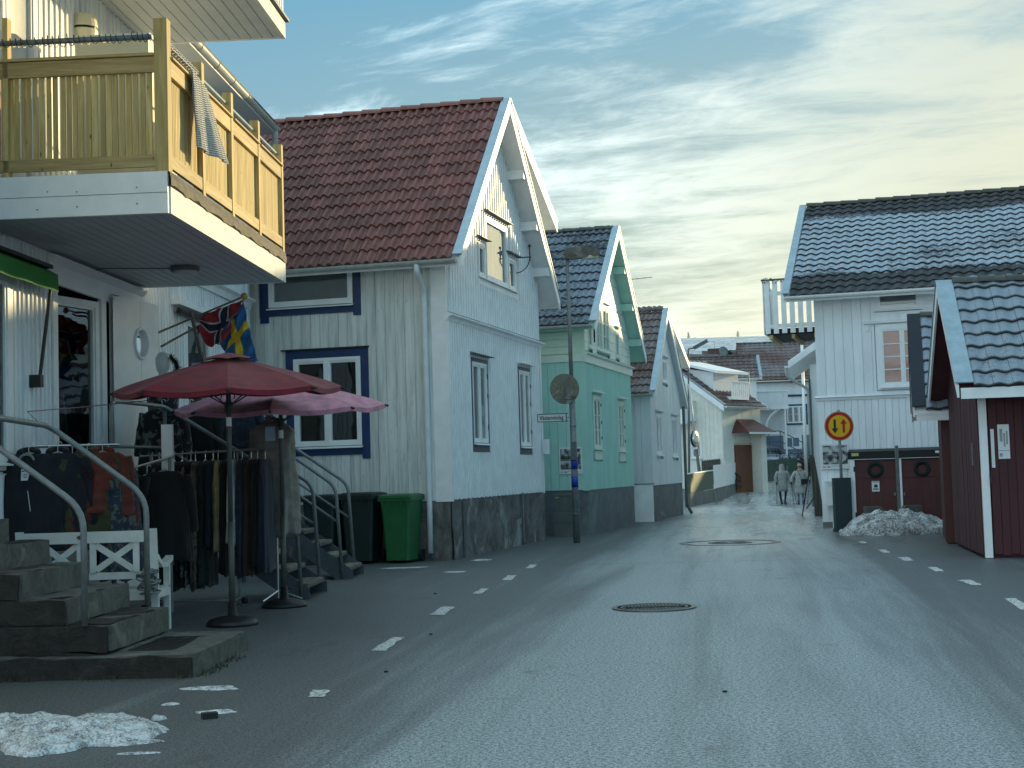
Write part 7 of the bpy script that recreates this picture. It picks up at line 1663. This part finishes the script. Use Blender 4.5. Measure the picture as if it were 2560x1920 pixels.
t = thing('picket_fence', 'dark wooden picket fence behind the green panels and the white board', 'fence', pl(1757, 1180, 62)); n = 14; P0, P1 = pl(1757, 1181, 61) - t.location, pl(1815, 1172, 68) - t.location
for i in range(n):
    c = P0.lerp(P1, i / n); MB().prism([(c.x - .04, c.y, c.z - .6), (c.x + .04, c.y, c.z - .6), (c.x + .04, c.y, c.z + .46), (c.x, c.y, c.z + .53), (c.x - .04, c.y, c.z + .46)], (0, .03, 0)).build('picket', oldwood, t)
MB().beam(P0 + Vector((0, .04, .2)), P1 + Vector((0, .04, .2)), .03, .07).build('rail', oldwood, t)
c = pl(1873, 1150, 72); t = thing('gate_pillar', 'brown rough gate pillar between the white board and the long green fence', 'pillar', (c.x, c.y, gz(c.x, c.y)))
MB().box(-.25, .2, -.1, .35, -.1, c.z - gz(c.x, c.y)).build('shaft', stonemat('brown_pillar_stone', ((.07, .055, .045), (.12, .10, .085), (.05, .05, .045)), 3, .6), t); MB().box(-.28, .23, -.13, .38, c.z - gz(c.x, c.y), c.z - gz(c.x, c.y) + .05).build('cap', granite, t)
MB().tube(rounded([(.30, -.2, -.1), (.30, -.2, 1.15), (.15, -.2, 1.2)], .08), .03, 8).build('green_pipe', greenf, t)
def bush(name, label, cat, c, rx, ry, rz_, n, lm, seed, bare=False, leaf=.06, stemm=oldwood):
    t = thing(name, label, cat, c); rnd = random.Random(seed); m = MB()
    for i in range(n):
        u_ = rnd.uniform(-1, 1); a = rnd.uniform(0, 2 * PI); r_ = rnd.random() ** .4; s_ = math.sqrt(1 - u_ * u_); q = Vector((rx * r_ * s_ * math.cos(a), ry * r_ * s_ * math.sin(a), rz_ + rz_ * r_ * u_ * (1 + .2 * math.sin(a * 3))))
        if mnoise.noise(q * 1.4 + Vector((seed, 0, 0))) < -.12: continue
        d = Vector((rnd.gauss(0, 1), rnd.gauss(0, 1), rnd.gauss(0, 1))).normalized(); e = d.cross(Vector((.1, .2, 1))).normalized(); m.add([q - e * leaf * .5, q + d * leaf, q + e * leaf * .5, q - d * leaf * .6], [(0, 1, 2, 3)])
    m.build('foliage', lm, t, kind='stuff')
    s2 = MB()
    for i in range(7): a = rnd.uniform(0, 6.28); s2.tube([(0, 0, -.1), (rx * .35 * math.cos(a), ry * .35 * math.sin(a), rz_ * .9), (rx * .7 * math.cos(a), ry * .7 * math.sin(a), rz_ * 1.6)], [.03, .02, .008], 5)
    s2.build('stems', stemm, t); return t
leafbrown = pm('brown_hedge_leaf', (.055, .032, .018), .85, .4, 5, bump=0); leafdk = pm('dark_evergreen_leaf', (.018, .030, .014), .8, .4, 5, bump=0)
for i, (px_, Y, rx, lb) in enumerate(((1945, 79, 1.1, 'brown clipped hedge before the silver car, left part'), (1992, 80, 1.3, 'brown hedge before the silver car, middle part'), (2026, 79, 1.0, 'tall brown hedge beside the end of the long green fence'))):
    c = pl(px_, 1180, Y); bush('hedge', lb, 'hedge', (c.x, c.y, gz(c.x, c.y)), rx, .6, .62 + .12 * (i == 2), 1500, leafbrown, 10 + i)
c = pl(1828, 1165, 66.5); bush('shrub', 'dark evergreen shrub at the foot of the brown door', 'shrub', (c.x, c.y, gz(c.x, c.y)), .5, .3, .55, 500, leafdk, 31)
c = pl(1736, 1200, 57); bush('shrub', 'leafless thin shrub before the yellow wall', 'shrub', (c.x, c.y, gz(c.x, c.y)), .5, .4, .45, 60, leafbrown, 33, leaf=.03)

# ------------------------------------------------------------------ car behind the hedge
def car():
    c = pl(1960, 1150, 84); t = thing('parked_car', 'silver-blue estate car parked behind the hedge at the bend', 'car', (c.x - .9, c.y, gz(c.x - .9, c.y)), R(3))
    paint = NT('silver_blue_car_paint'); paint.b.inputs['Base Color'].default_value = (.30, .34, .38, 1); paint.b.inputs['Metallic'].default_value = .5; paint.b.inputs['Roughness'].default_value = .3; paint.b.inputs['Coat Weight'].default_value = .6; paint = paint.m
    win = pm('tinted_window', (.012, .015, .018), .08, .1, 4, bump=0, spec=.8)
    prof = [(-2.3, .35), (-2.35, .75), (-2.28, 1.0), (-1.95, 1.08)]; low = [(-2.3, .35), (2.3, .35), (2.38, .6), (2.3, .85), (1.9, .95), (1.15, 1.0), (-2.2, 1.02), (-2.35, .8)]
    m = MB(); n = 9
    def sec(pts, w0, w1):
        rows = []
        for k in range(n): f = -1 + 2 * k / (n - 1); y = f * w0; sc = 1 - .035 * abs(f) ** 3; rows.append([(p[0] * sc, y, .35 + (p[1] - .35) * (1 - .05 * abs(f) ** 4)) for p in pts])
        return rows
    m.rings(sec(low, .88, .88)); m.build('body', paint, t, smooth=True)
    m = MB(); top = [(-2.15, 1.0), (1.2, 1.0), (.45, 1.40), (.0, 1.47), (-1.2, 1.48), (-1.75, 1.42)]; rows = []
    for k in range(n): f = -1 + 2 * k / (n - 1); rows.append([(p[0] * (1 - .02 * abs(f)), f * (.84 - .20 * (p[1] - 1.0) / .48), p[1] - .03 * abs(f) ** 4) for p in top])
    m.rings(rows); m.build('cabin', paint, t, smooth=False)
    for sg in (-1, 1):
        for a in (((-1.95, 1.06), (-1.62, 1.38), (-1.05, 1.42), (-1.05, 1.05)), ((-.98, 1.05), (-.98, 1.42), (-.12, 1.42), (-.12, 1.04)), ((-.05, 1.04), (-.05, 1.42), (.38, 1.37), (.98, 1.04))):
            m = MB(); m.prism([(x, sg * (.847 - .20 * (z - 1.0) / .48), z) for x, z in a], (0, sg * .006, 0)); m.build('side_window', win, t)
        m = MB(); m.beam((-1.7, sg * .60, 1.50), (.1, sg * .60, 1.50), .03, .03); m.build('roof_rail', chrome, t)
        for x in (-1.45, 1.45):
            w = MB(Matrix.Translation((x, sg * .86 - .1, .32)) @ Matrix.Rotation(-PI / 2, 4, 'X')).lathe([(.20, 0), (.31, 0), (.32, .05), (.32, .15), (.31, .2), (.20, .2)], 20, cap=False).build('tyre', rubber, t); MB(Matrix.Translation((x, sg * .86 - .09, .32)) @ Matrix.Rotation(-PI / 2, 4, 'X')).lathe([(.05, 0), (.2, 0), (.2, .18), (.05, .18)], 14).build('rim', chrome, w)
        MB().sphere((1.0, sg * .93, 1.05), .09, 8, 6, (.8, .8, .7)).build('wing_mirror', paint, t)
        MB().box(2.15, 2.33, sg * .75 - .12, sg * .75 + .12, .72, .84).build('headlight', chrome, t)
    m = MB(); m.add([(1.17, -.78, 1.02), (1.17, .78, 1.02), (.50, .66, 1.385), (.50, -.66, 1.385)], [(0, 1, 2, 3)]); m.build('windscreen', win, t)
car()

# ------------------------------------------------------------------ yellow and white house with balcony at the bend
c = pl(1811, 1200, 66); gzz4 = gz(c.x, c.y)
t, T4, wall, roof = gable_house('house', 'yellow and white house with a projecting balcony at the bend of the street', 'house', (c.x, c.y), R(-50), -1, 3.4, 6.0, 4.1 - gzz4, 3.0, 6.45 - gzz4, .35, .35, tilemat_=tile_brown, soffit=white, core=creamp, z0=gzz4, wallz=-.3, x_tiles=(-.3, 3.5), tw=.3, ex=.34, tile_limit=140, waves=1, gutmat=white, rake_h=.28)
G = FR((0, 0, 0), (0, 1, 0), (-1, 0, 0)); F = FR((0, 0, 0), (1, 0, 0), (0, -1, 0))
whl = pm('warm_white_boards', (.80, .78, .70), .5, .08, 3, rnd=.03)
sl4 = (6.45 - 4.1) / 3.35
board_wall(wall, G, 0, 6, 0, lambda a: min(4.1 - gzz4 + sl4 * (a + .35), 4.1 - gzz4 + sl4 * (6.35 - a)) - .14, .22, whl, [(1.1, 1.75, 1.55, 2.75)], seed=51)
board_wall(wall, F, 0, 3.4, 0, lambda a: 4.1 - gzz4 + .12, .22, whl, [(.9, 2.5, 0, 2.3)], seed=52)
window(t, G, 1.17, 1.68, 1.65, 2.65, 1, 1, .05, white, white, .06, .04, back=dkint, backd=.02)
MB(G).box(2.45, 6.0, .03, .12, -.2, 3.3).build('yellow_wall', yellowp, wall)
window(t, FR((-.12, 0, 0), (0, 1, 0), (-1, 0, 0)), 2.6, 3.05, 1.5, 2.8, 1, 1, .05, white, white, .06, .04, back=dkint, backd=.02)
bal = MB(G).box(1.4, 5.2, 0.0, 1.0, 3.35, 3.52).build('balcony', white, t)
for i in range(11): MB(G).box(1.42 + i * .345, 1.42 + (i + 1) * .345 - .01, 1.0, 1.03, 3.36, 4.32).build('balustrade_board', whl, bal)
for i in range(3): MB(G @ Matrix.Translation((1.4, 0, 0))).box(-.03, 0, .02 + i * .33, .34 + i * .33, 3.36, 4.32).build('balustrade_board', white, bal)
MB(G).box(1.37, 5.2, .97, 1.06, 4.32, 4.36).build('handrail', white, bal); MB(G).box(1.2, 1.9, 1.05, 1.3, 3.22, 3.36).build('lit_canopy', white, bal)
MB(G).box(2.4, 3.6, 0.0, .05, 4.0, 5.0).build('balcony_door', creamp, t)
dr4 = MB(F).box(.95, 2.45, -.05, .03, -.2, 2.2).build('door', brown, t)
for i in range(6): MB(F).box(.97 + i * .245, .97 + (i + 1) * .245 - .012, .03, .05, -.1, 2.15).build('door_board', brown, dr4)
# dormer on the right-facing slope, with a small lit balcony
m = MB(); m.prism([(.5, .7, 4.7 - gzz4), (.5, 2.6, 6.1 - gzz4), (.5, .7, 5.75 - gzz4)], (2.2, 0, 0)); dm = m.build('dormer', white, t)
m = MB(); m.prism([(.2, .3, 5.68 - gzz4), (.2, 2.9, 6.35 - gzz4), (.2, 2.9, 6.47 - gzz4), (.2, .3, 5.80 - gzz4)], (2.8, 0, 0)); m.build('dormer_roof', white, t)
MB(F).box(.8, 2.3, -.6, .1, 4.45 - gzz4, 4.6 - gzz4).build('dormer_balcony_floor', white, dm)
for i in range(9): MB(F).box(.8 + i * .18, .9 + i * .18, .06, .1, 4.6 - gzz4, 5.25 - gzz4).build('baluster', white, dm)
MB(F).box(.78, 2.35, .05, .12, 5.25 - gzz4, 5.3 - gzz4).build('handrail', white, dm)
# porch with a dark red hipped roof
m = MB(); m.box(2.48, 2.95, -.55, -.02, -.2, 2.72); po = m.build('porch', whl, t)
m = MB(); m.add([(.75, -1.0, 2.75), (3.2, -1.0, 2.75), (3.2, 0, 2.75), (.75, 0, 2.75), (1.1, -.1, 3.4), (2.6, -.1, 3.4)], [(0, 3, 2, 1), (0, 1, 5, 4), (1, 2, 5), (0, 4, 3), (3, 4, 5, 2)]); m.build('porch_roof', pm('dark_red_sheet_roof', (.10, .03, .03), .5), po)
MB().box(.70, 3.25, -1.05, -1.0, 2.68, 2.76).build('fascia', white, po)
# flat roofed yellow house behind it
def simple_house(label, c, ang, w, d, h, rz_, wallm, roofm, win=(), ridge_along=True, oe=.3, extra=None, tiles=None):
    t = thing('house', label, 'house', (c[0], c[1], gz(c[0], c[1])), -ang)
    MB().box(0, w, 0, d, -.5, h).build('wall', wallm, t)
    m = MB()
    if ridge_along:
        m.prism([(-oe, -oe, h), (-oe, d / 2, rz_), (-oe, d + oe, h), (-oe, d + oe, h - .12), (-oe, d / 2, rz_ - .15), (-oe, -oe, h - .12)], (w + 2 * oe, 0, 0)); g = MB(); g.prism([(0, 0, h - .05), (0, d, h - .05), (0, d / 2, rz_ - .12)], (w, 0, 0)); 
    else:
        m.prism([(-oe, -oe, h), (w / 2, -oe, rz_), (w + oe, -oe, h), (w + oe, -oe, h - .12), (w / 2, -oe, rz_ - .15), (-oe, -oe, h - .12)], (0, d + 2 * oe, 0)); g = MB(); g.prism([(0, 0, h - .05), (w, 0, h - .05), (w / 2, 0, rz_ - .12)], (0, d, 0))
    rf = m.build('roof', roofm, t); g.build('gable', wallm, t)
    if tiles:
        T = TM(t); T.translation = Vector(t.location); ud = Vector((0, d / 2 + oe, rz_ - h)); tiled_slope(rf, T, (-oe, -oe, h + .02), (1, 0, 0), ud.normalized(), w + 2 * oe, ud.length, .30, .35, tiles, waves=1, limit=0)
        ridge_caps(rf, (-oe, d / 2, rz_), (w + oe, d / 2, rz_), .12, .4, ridge_dark)
        gutter(rf, (-oe, -oe - .06, h), (w + oe, -oe - .06, h), .06, white, 3)
    F = FR((0, 0, 0), (1, 0, 0), (0, -1, 0))
    for (a0, a1, z0, z1, cc, rr_, cas) in win: window(t, F, a0, a1, z0, z1, cc, rr_, .05, white, cas, .10, .05, back=greyint, backd=.02, sill=False)
    return t, F
c = pl(1690, 960, 90); simple_house('pale yellow flat-roofed house peeping out above the grey-blue house', (c.x, c.y), R(10), 4.0, 5, 5.3, 5.6, creamp, zinc, oe=.4)
# large pale blue-white house with dark roof
c = pl(1878, 1150, 84); g5 = gz(c.x, c.y)
bw5 = pm('pale_blue_white_boards', (.76, .80, .82), .5, .08, 3, (1, 1, .3))
t5, F5 = simple_house('large blue-white house with dark tiled roof and blue-framed window at the end of the street', (c.x, c.y), R(4), 7.5, 7, 6.25 - g5, 8.75 - g5, bw5, tile_brown, tiles=tile_brown,
    win=((2.15, 3.25, 3.75 - g5, 4.75 - g5, 3, 2, navy), (2.0, 2.85, 2.35 - g5, 2.95 - g5, 2, 1, white)))
MB(F5).box(.7, 7.4, .0, .04, -.3, 3.05 - g5).build('ground_floor_cladding', slateblue, t5); MB(F5).box(1.9, 5, .0, .06, 5.30 - g5, 5.42 - g5).build('blue_band', navy, t5)
for i in range(30): MB(F5).box(.02 + i * .25, .03 + i * .25 + .01, 0, .018, 3.06 - g5, 6.2 - g5).build('batten', bw5, t5)
m = MB(F5); m.box(-1.2, 2.1, 0.0, 1.5, 4.55 - g5, 4.75 - g5); b5 = m.build('balcony', white, t5)
for i in range(14): MB(F5).box(-1.2 + i * .235, -1.2 + (i + 1) * .235 - .01, 1.47, 1.5, 4.75 - g5, 5.55 - g5).build('balustrade_board', bw5, b5)
MB(F5).box(-1.25, 2.15, 1.44, 1.54, 5.55 - g5, 5.6 - g5).build('handrail', white, b5)
for x in (.2, 1.9):
    MB(F5).tube([(x - 1.1, 1.4, 4.55 - g5)] + [(x - 1.1 * math.cos(a), 1.4 , 3.45 - g5 + 1.1 * math.sin(a)) for a in [PI / 2 * (1 - k / 6) for k in range(7)]][1:], .06, 6).build('curved_brace', white, b5)
    MB(F5).box(x - .05, x + .05, 1.35, 1.45, -.2, 4.55 - g5).build('post', white, b5)
st = MB(F5)
for x0, z0 in ((.6, 3.4),): st.tube([(.3, 1.2, 3.3 - g5), (1.6, 1.2, 3.3 - g5), (3.2, 1.2, 2.4 - g5)], .03, 6); st.tube([(.3, 1.2, 2.7 - g5), (1.6, 1.2, 2.7 - g5), (3.2, 1.2, 1.8 - g5)], .03, 6)
for x in (.3, .95, 1.6): st.tube([(x, 1.2, 1.9 - g5), (x, 1.2, 3.3 - g5)], .02, 5)
st.build('outside_stair_rail', galvd, t5)
# wing with a small white gable
c = pl(1898, 1100, 79); g6 = gz(c.x, c.y)
gable_house('house', 'lower wing with brown-black roof and small pointed white gable before the blue-white house', 'house', (c.x, c.y), R(4), 1, 4.4, 2.6, 6.15 - g6, 1.3, 7.45 - g6, .25, .2, tilemat_=tile_brown, soffit=white, core=bw5, z0=g6, wallz=-.3, tw=.3, ex=.3, tile_limit=120, waves=1, gutmat=white, rake_h=.14)
# distant roofs, chimney with dish
c = pl(1766, 885, 105); simple_house('far house whose white gable shows below the brick chimney', (c.x, c.y), R(5), 2.6, 6, 9.4 - gz(c.x, c.y) - .6, 10.0 - gz(c.x, c.y), white, blackroof, ridge_along=False)
c = pl(1784, 900, 100); gq = gz(c.x, c.y); t7, F7 = simple_house('far house with a dark tiled roof and a broad brick chimney', (c.x, c.y + 2), R(4), 9, 7, 8.3 - gq, 9.75 - gq, white, tile_brown, tiles=tile_brown)
z_ = lambda py, Y: 1.4 + (1166 - py) * Y / 3600
MB().box(.1, 1.0, 2.6, 3.5, 8.6 - gq, 9.95 - gq).build('chimney', brick, t7)
m = MB(Matrix.Translation((1.15, 2.4, 9.65 - gq)) @ Matrix.Rotation(R(75), 4, 'X') @ Matrix.Rotation(R(25), 4, 'Y')); m.lathe([(.02, .0), (.20, .02), (.38, .09), (.39, .10), (.2, .035), (.02, .015)], 24); o = m.build('satellite_dish', galv, None, smooth=True, label='grey satellite dish beside the broad brick chimney', cat='satellite dish'); o.matrix_world = TM(t7)
MB().tube([(.6, 3, 9.95 - gq), (.6, 3, 10.5 - gq)], .02, 5).build('chimney_rod', galvd, t7)
c = pl(1872, 868, 112); gq = gz(c.x, c.y); simple_house('farthest house with a mossy brown roof just under the sky', (c.x, c.y), R(4), 7, 7, 8.9 - gq, 10.75 - gq, white, ridge_dark)
c = pl(1700, 940, 96); gq = gz(c.x, c.y); simple_house('far house with long brown roof slope between the chimneys and the yellow house', (c.x - .8, c.y), R(-30), 7, 6, 7.4 - gq, 9.3 - gq, white, tile_brown)

# neighbouring houses added on the right, mostly hidden, to shade low walls and fence
for (x, y, w_, d_, h, rz_, lb) in ((12.3, 45.5, 14, 9, 6.4, 8.8, 'added sun-blocking neighbour house hidden behind the large white house'), (21.5, 62.5, 16, 9, 6.6, 9.4, 'added sun-blocking neighbour house farther right, hidden behind the large white house'), (26, 83, 14, 10, 6.2, 8.4, 'farthest added sun-blocking neighbour house, hidden behind the large white house')):
    simple_house(lb, (x, y), R(15), w_, d_, h - 1, rz_ - 1, whl, tile_brown)
# ------------------------------------------------------------------ outbuilding behind the white house on the right
O8 = pl(2036, 1200, 43); t8 = thing('outbuilding', 'white outbuilding with overhanging roof edge just behind the large white house', 'outbuilding', (O8.x, O8.y, 0), -R(12))
MB().box(0, 5, 0, 6, 0, 4.35).build('wall', white, t8); 
for i in range(8): MB(FR((0, 0, 0), (1, 0, 0), (0, -1, 0))).box(.02 + i * .2, .2 + i * .2, 0, .02, .1, 4.3).build('board', whiteb, t8)
m = MB(); m.prism([(-.62, -.5, 4.28), (5, -.5, 8.0), (5, -.5, 8.2), (-.62, -.5, 4.44)], (0, 7, 0)); r8 = m.build('roof', white, t8)
m = MB(); m.prism([(-.62, -.53, 4.22), (5, -.53, 7.94), (5, -.53, 8.17), (-.62, -.53, 4.42)], (0, .03, 0)); m.build('rake_board', white, r8)
gutter(r8, (-.68, -.5, 4.30), (-.68, 6, 4.30), .06, white, 3)
downpipe(t8, [(-.68, -.4, 4.25), (-.68, -.4, 4.0), (-.06, -.08, 3.6), (-.05, -.08, .1)], .045, zinc)
MB().tube([(-.02, -.12, .2), (-.02, -.12, 3.9)], .03, 8).build('corner_pipe', galvd, t8)

# ------------------------------------------------------------------ posts, mirror and lamps farther off
def P3(px, py, Y): return pl(px, py, Y)
b_ = P3(1757, 1242, 58); b_.z = gz(b_.x, b_.y); a = P3(1722, 960, 58)
t = thing('mirror_post', 'leaning grey post with a round traffic mirror, past the grey-blue house', 'traffic mirror', b_); d = a - b_
MB().tube([(0, 0, 0), d * .45], .07, 10).build('lower_post', galvd, t, smooth=True); MB().tube([d * .45, d], .035, 10).build('upper_post', zinc, t, smooth=True); MB().tube([(0, 0, -.05), (0, 0, .35)], .14, 10).build('foot', concrete, t)
mp = P3(1737, 1097, 57.8) - b_
mirr = NT('mirror_glass'); mirr.b.inputs['Metallic'].default_value = 1; mirr.b.inputs['Roughness'].default_value = .05; mirr.b.inputs['Base Color'].default_value = (.75, .8, .82, 1)
mm2 = Matrix.Translation(mp) @ Matrix.Rotation(R(55), 4, 'Z') @ Matrix.Rotation(PI / 2, 4, 'X')
MB(mm2).lathe([(.01, .07), (.15, .06), (.26, .03), (.31, .0)], 24).build('mirror', mirr.m, t, smooth=True); MB(mm2).lathe([(.30, -.03), (.34, -.02), (.345, .02), (.31, .03)], 24).build('mirror_rim', blackm, t, smooth=True)
mp = P3(1737, 1120, 57.8) - b_; MB().box(mp.x - .17, mp.x + .1, mp.y - .02, mp.y, mp.z - .05, mp.z + .05).build('small_plate', white, t)
b_ = P3(1723, 1235, 64); b_.z = gz(b_.x, b_.y); a = P3(1721, 872, 64)
t = thing('street_lamp', 'distant street lamp with slanting head against the sky', 'street lamp', b_); d = a - b_
MB().tube([(0, 0, 0), d], [.06, .035], 10).build('post', galvd, t); e = P3(1768, 852, 64) - b_; f = P3(1735, 870, 64) - b_
MB().tube([d, f], .03, 8).build('arm', galvd, t); m = MB(); m.beam(f, e, .25, .16); m.build('lamp_head', galvd, t)
b_ = P3(1883, 1205, 71); b_.z = gz(b_.x, b_.y); a = P3(1871, 930, 71)
t = thing('sign_post', 'tall thin post with the backs of two square signs in front of the blue-white house', 'sign post', b_); d = a - b_
MB().tube([(0, 0, 0), d], .035, 8).build('post', galv, t)
for (x0, y0, x1, y1, mt) in ((1864, 1054, 1885, 1070, galvd), (1866, 1072, 1887, 1088, galv)):
    p, q = P3(x0, y0, 71) - b_, P3(x1, y1, 71) - b_; MB().box(p.x, q.x, p.y - .08, p.y - .06, q.z, p.z).build('sign_back', mt, t)
b_ = P3(2014, 1150, 78); b_.z = gz(b_.x, b_.y); a = P3(2004, 850, 78)
t = thing('flagpole', 'tall white pole in front of the blue-white house at the far right', 'flagpole', b_); d = a - b_; MB().tube([(0, 0, 0), d], [.10, .07], 10).build('pole', white, t, smooth=True); MB().sphere(d, .1).build('knob', white, t)

# ------------------------------------------------------------------ trees on the skyline
bark = pm('bare_twig_bark', (.11, .085, .06), .9, .3, 8, bump=0)
def bare_tree(label, c, h, seed, spread=.55, group=None):
    t = thing('bare_tree', label, 'tree', c, 0, group); rnd = random.Random(seed); tr = MB(); br = MB()
    def grow(p, d, l, r_, lev, mb):
        q = p + d * l; mb.tube([p, (p + q) / 2 + Vector((rnd.uniform(-.05, .05) * l, rnd.uniform(-.05, .05) * l, 0)), q], [r_, r_ * .8, r_ * .6], 4 if lev else 7, cap=False)
        if lev >= 4: return
        for k in range(4 if lev < 3 else 3):
            a = rnd.uniform(0, 6.28); nd = (d + Vector((math.cos(a) * spread, math.sin(a) * spread, rnd.uniform(-.1, .35)))).normalized(); grow(p + d * l * rnd.uniform(.45, 1), nd, l * rnd.uniform(.5, .72), r_ * .5, lev + 1, br)
    grow(Vector((0, 0, -.3)), Vector((0, 0, 1)), h * .30, h * .024, 0, tr); tr.build('trunk', bark, t); br.build('crown', bark, t); return t
def conifer(label, c, h, seed):
    t = thing('pine_tree', label, 'tree', c); rnd = random.Random(seed); MB().tube([(0, 0, -.3), (0, 0, h)], [h * .03, .02], 7).build('trunk', bark, t); m = MB()
    for i in range(11):
        z = h * (.25 + .72 * i / 11); r_ = h * .26 * (1 - i / 12) ** .8 * rnd.uniform(.6, 1.25)
        for k in range(6):
            a = rnd.uniform(0, 6.28); e = Vector((math.cos(a) * r_, math.sin(a) * r_, z + r_ * rnd.uniform(-.1, .35))); m.tube([(0, 0, z), e], [h * .008, h * .003], 4)
            for s_ in range(12): f = rnd.uniform(.35, 1.05); p = Vector((0, 0, z)).lerp(e, f); dd = Vector((rnd.uniform(-1, 1), rnd.uniform(-1, 1), rnd.uniform(-.3, 1))) * h * .045; m.add([p, p + dd, p + dd.cross(Vector((0, 0, 1))) * .6 + dd * .4], [(0, 1, 2)])
    m.build('crown', leafdk, t); return t
for i, (px_, py_, h, lb) in enumerate(((1738, 868, 3.0, 'small bare tree left of the slanting lamp head on the skyline'), (1773, 862, 3.4, 'bare tree right of the slanting lamp head on the skyline'), (1795, 858, 3.0, 'bare tree over the broad chimney on the skyline'), (1888, 860, 2.6, 'low bare tree right of the pine on the skyline'), (1906, 856, 3.6, 'thin bare tree between the pine and the white balcony'), (1925, 850, 5.2, 'tall bare tree left of the white balcony'), (1938, 852, 5.4, 'bushy bare tree just below the white balcony'), (1955, 852, 4.6, 'bare tree behind the balcony floor'))):
    Y = 392 + 3 * i; c = pl(px_, 876, Y); zt_ = pl(px_, py_ - 8, Y).z; g0 = gz(c.x, c.y); bare_tree(lb, (c.x, c.y, g0), max(2.5, (zt_ - g0) * 1.0), 100 + i, group='bare trees on the far skyline')
for px_, py_, lb in ((1846, 843, 'small dark pine on the skyline right of the dish'), (1722, 852, 'dark pine on the skyline above the grey-blue house')):
    c = pl(px_, 868, 398); g0 = gz(c.x, c.y); conifer(lb, (c.x, c.y, g0), max(3, pl(px_, py_, 398).z - g0), int(px_))
# snow lying on the far slope
m = MB(); rows = []
for y in range(300, 440, 10): rows.append([(x, y, gz(x, y) + .12) for x in range(20, 131, 5)])
m.grid(rows); m.build('snowy_slope', snowmat('far_hill_snow', 0.25, 0.35), kind='structure', smooth=True)
print('objects', len(bpy.data.objects), 'tris', sum(len(o.data.polygons) for o in bpy.data.objects if o.type == 'MESH'))
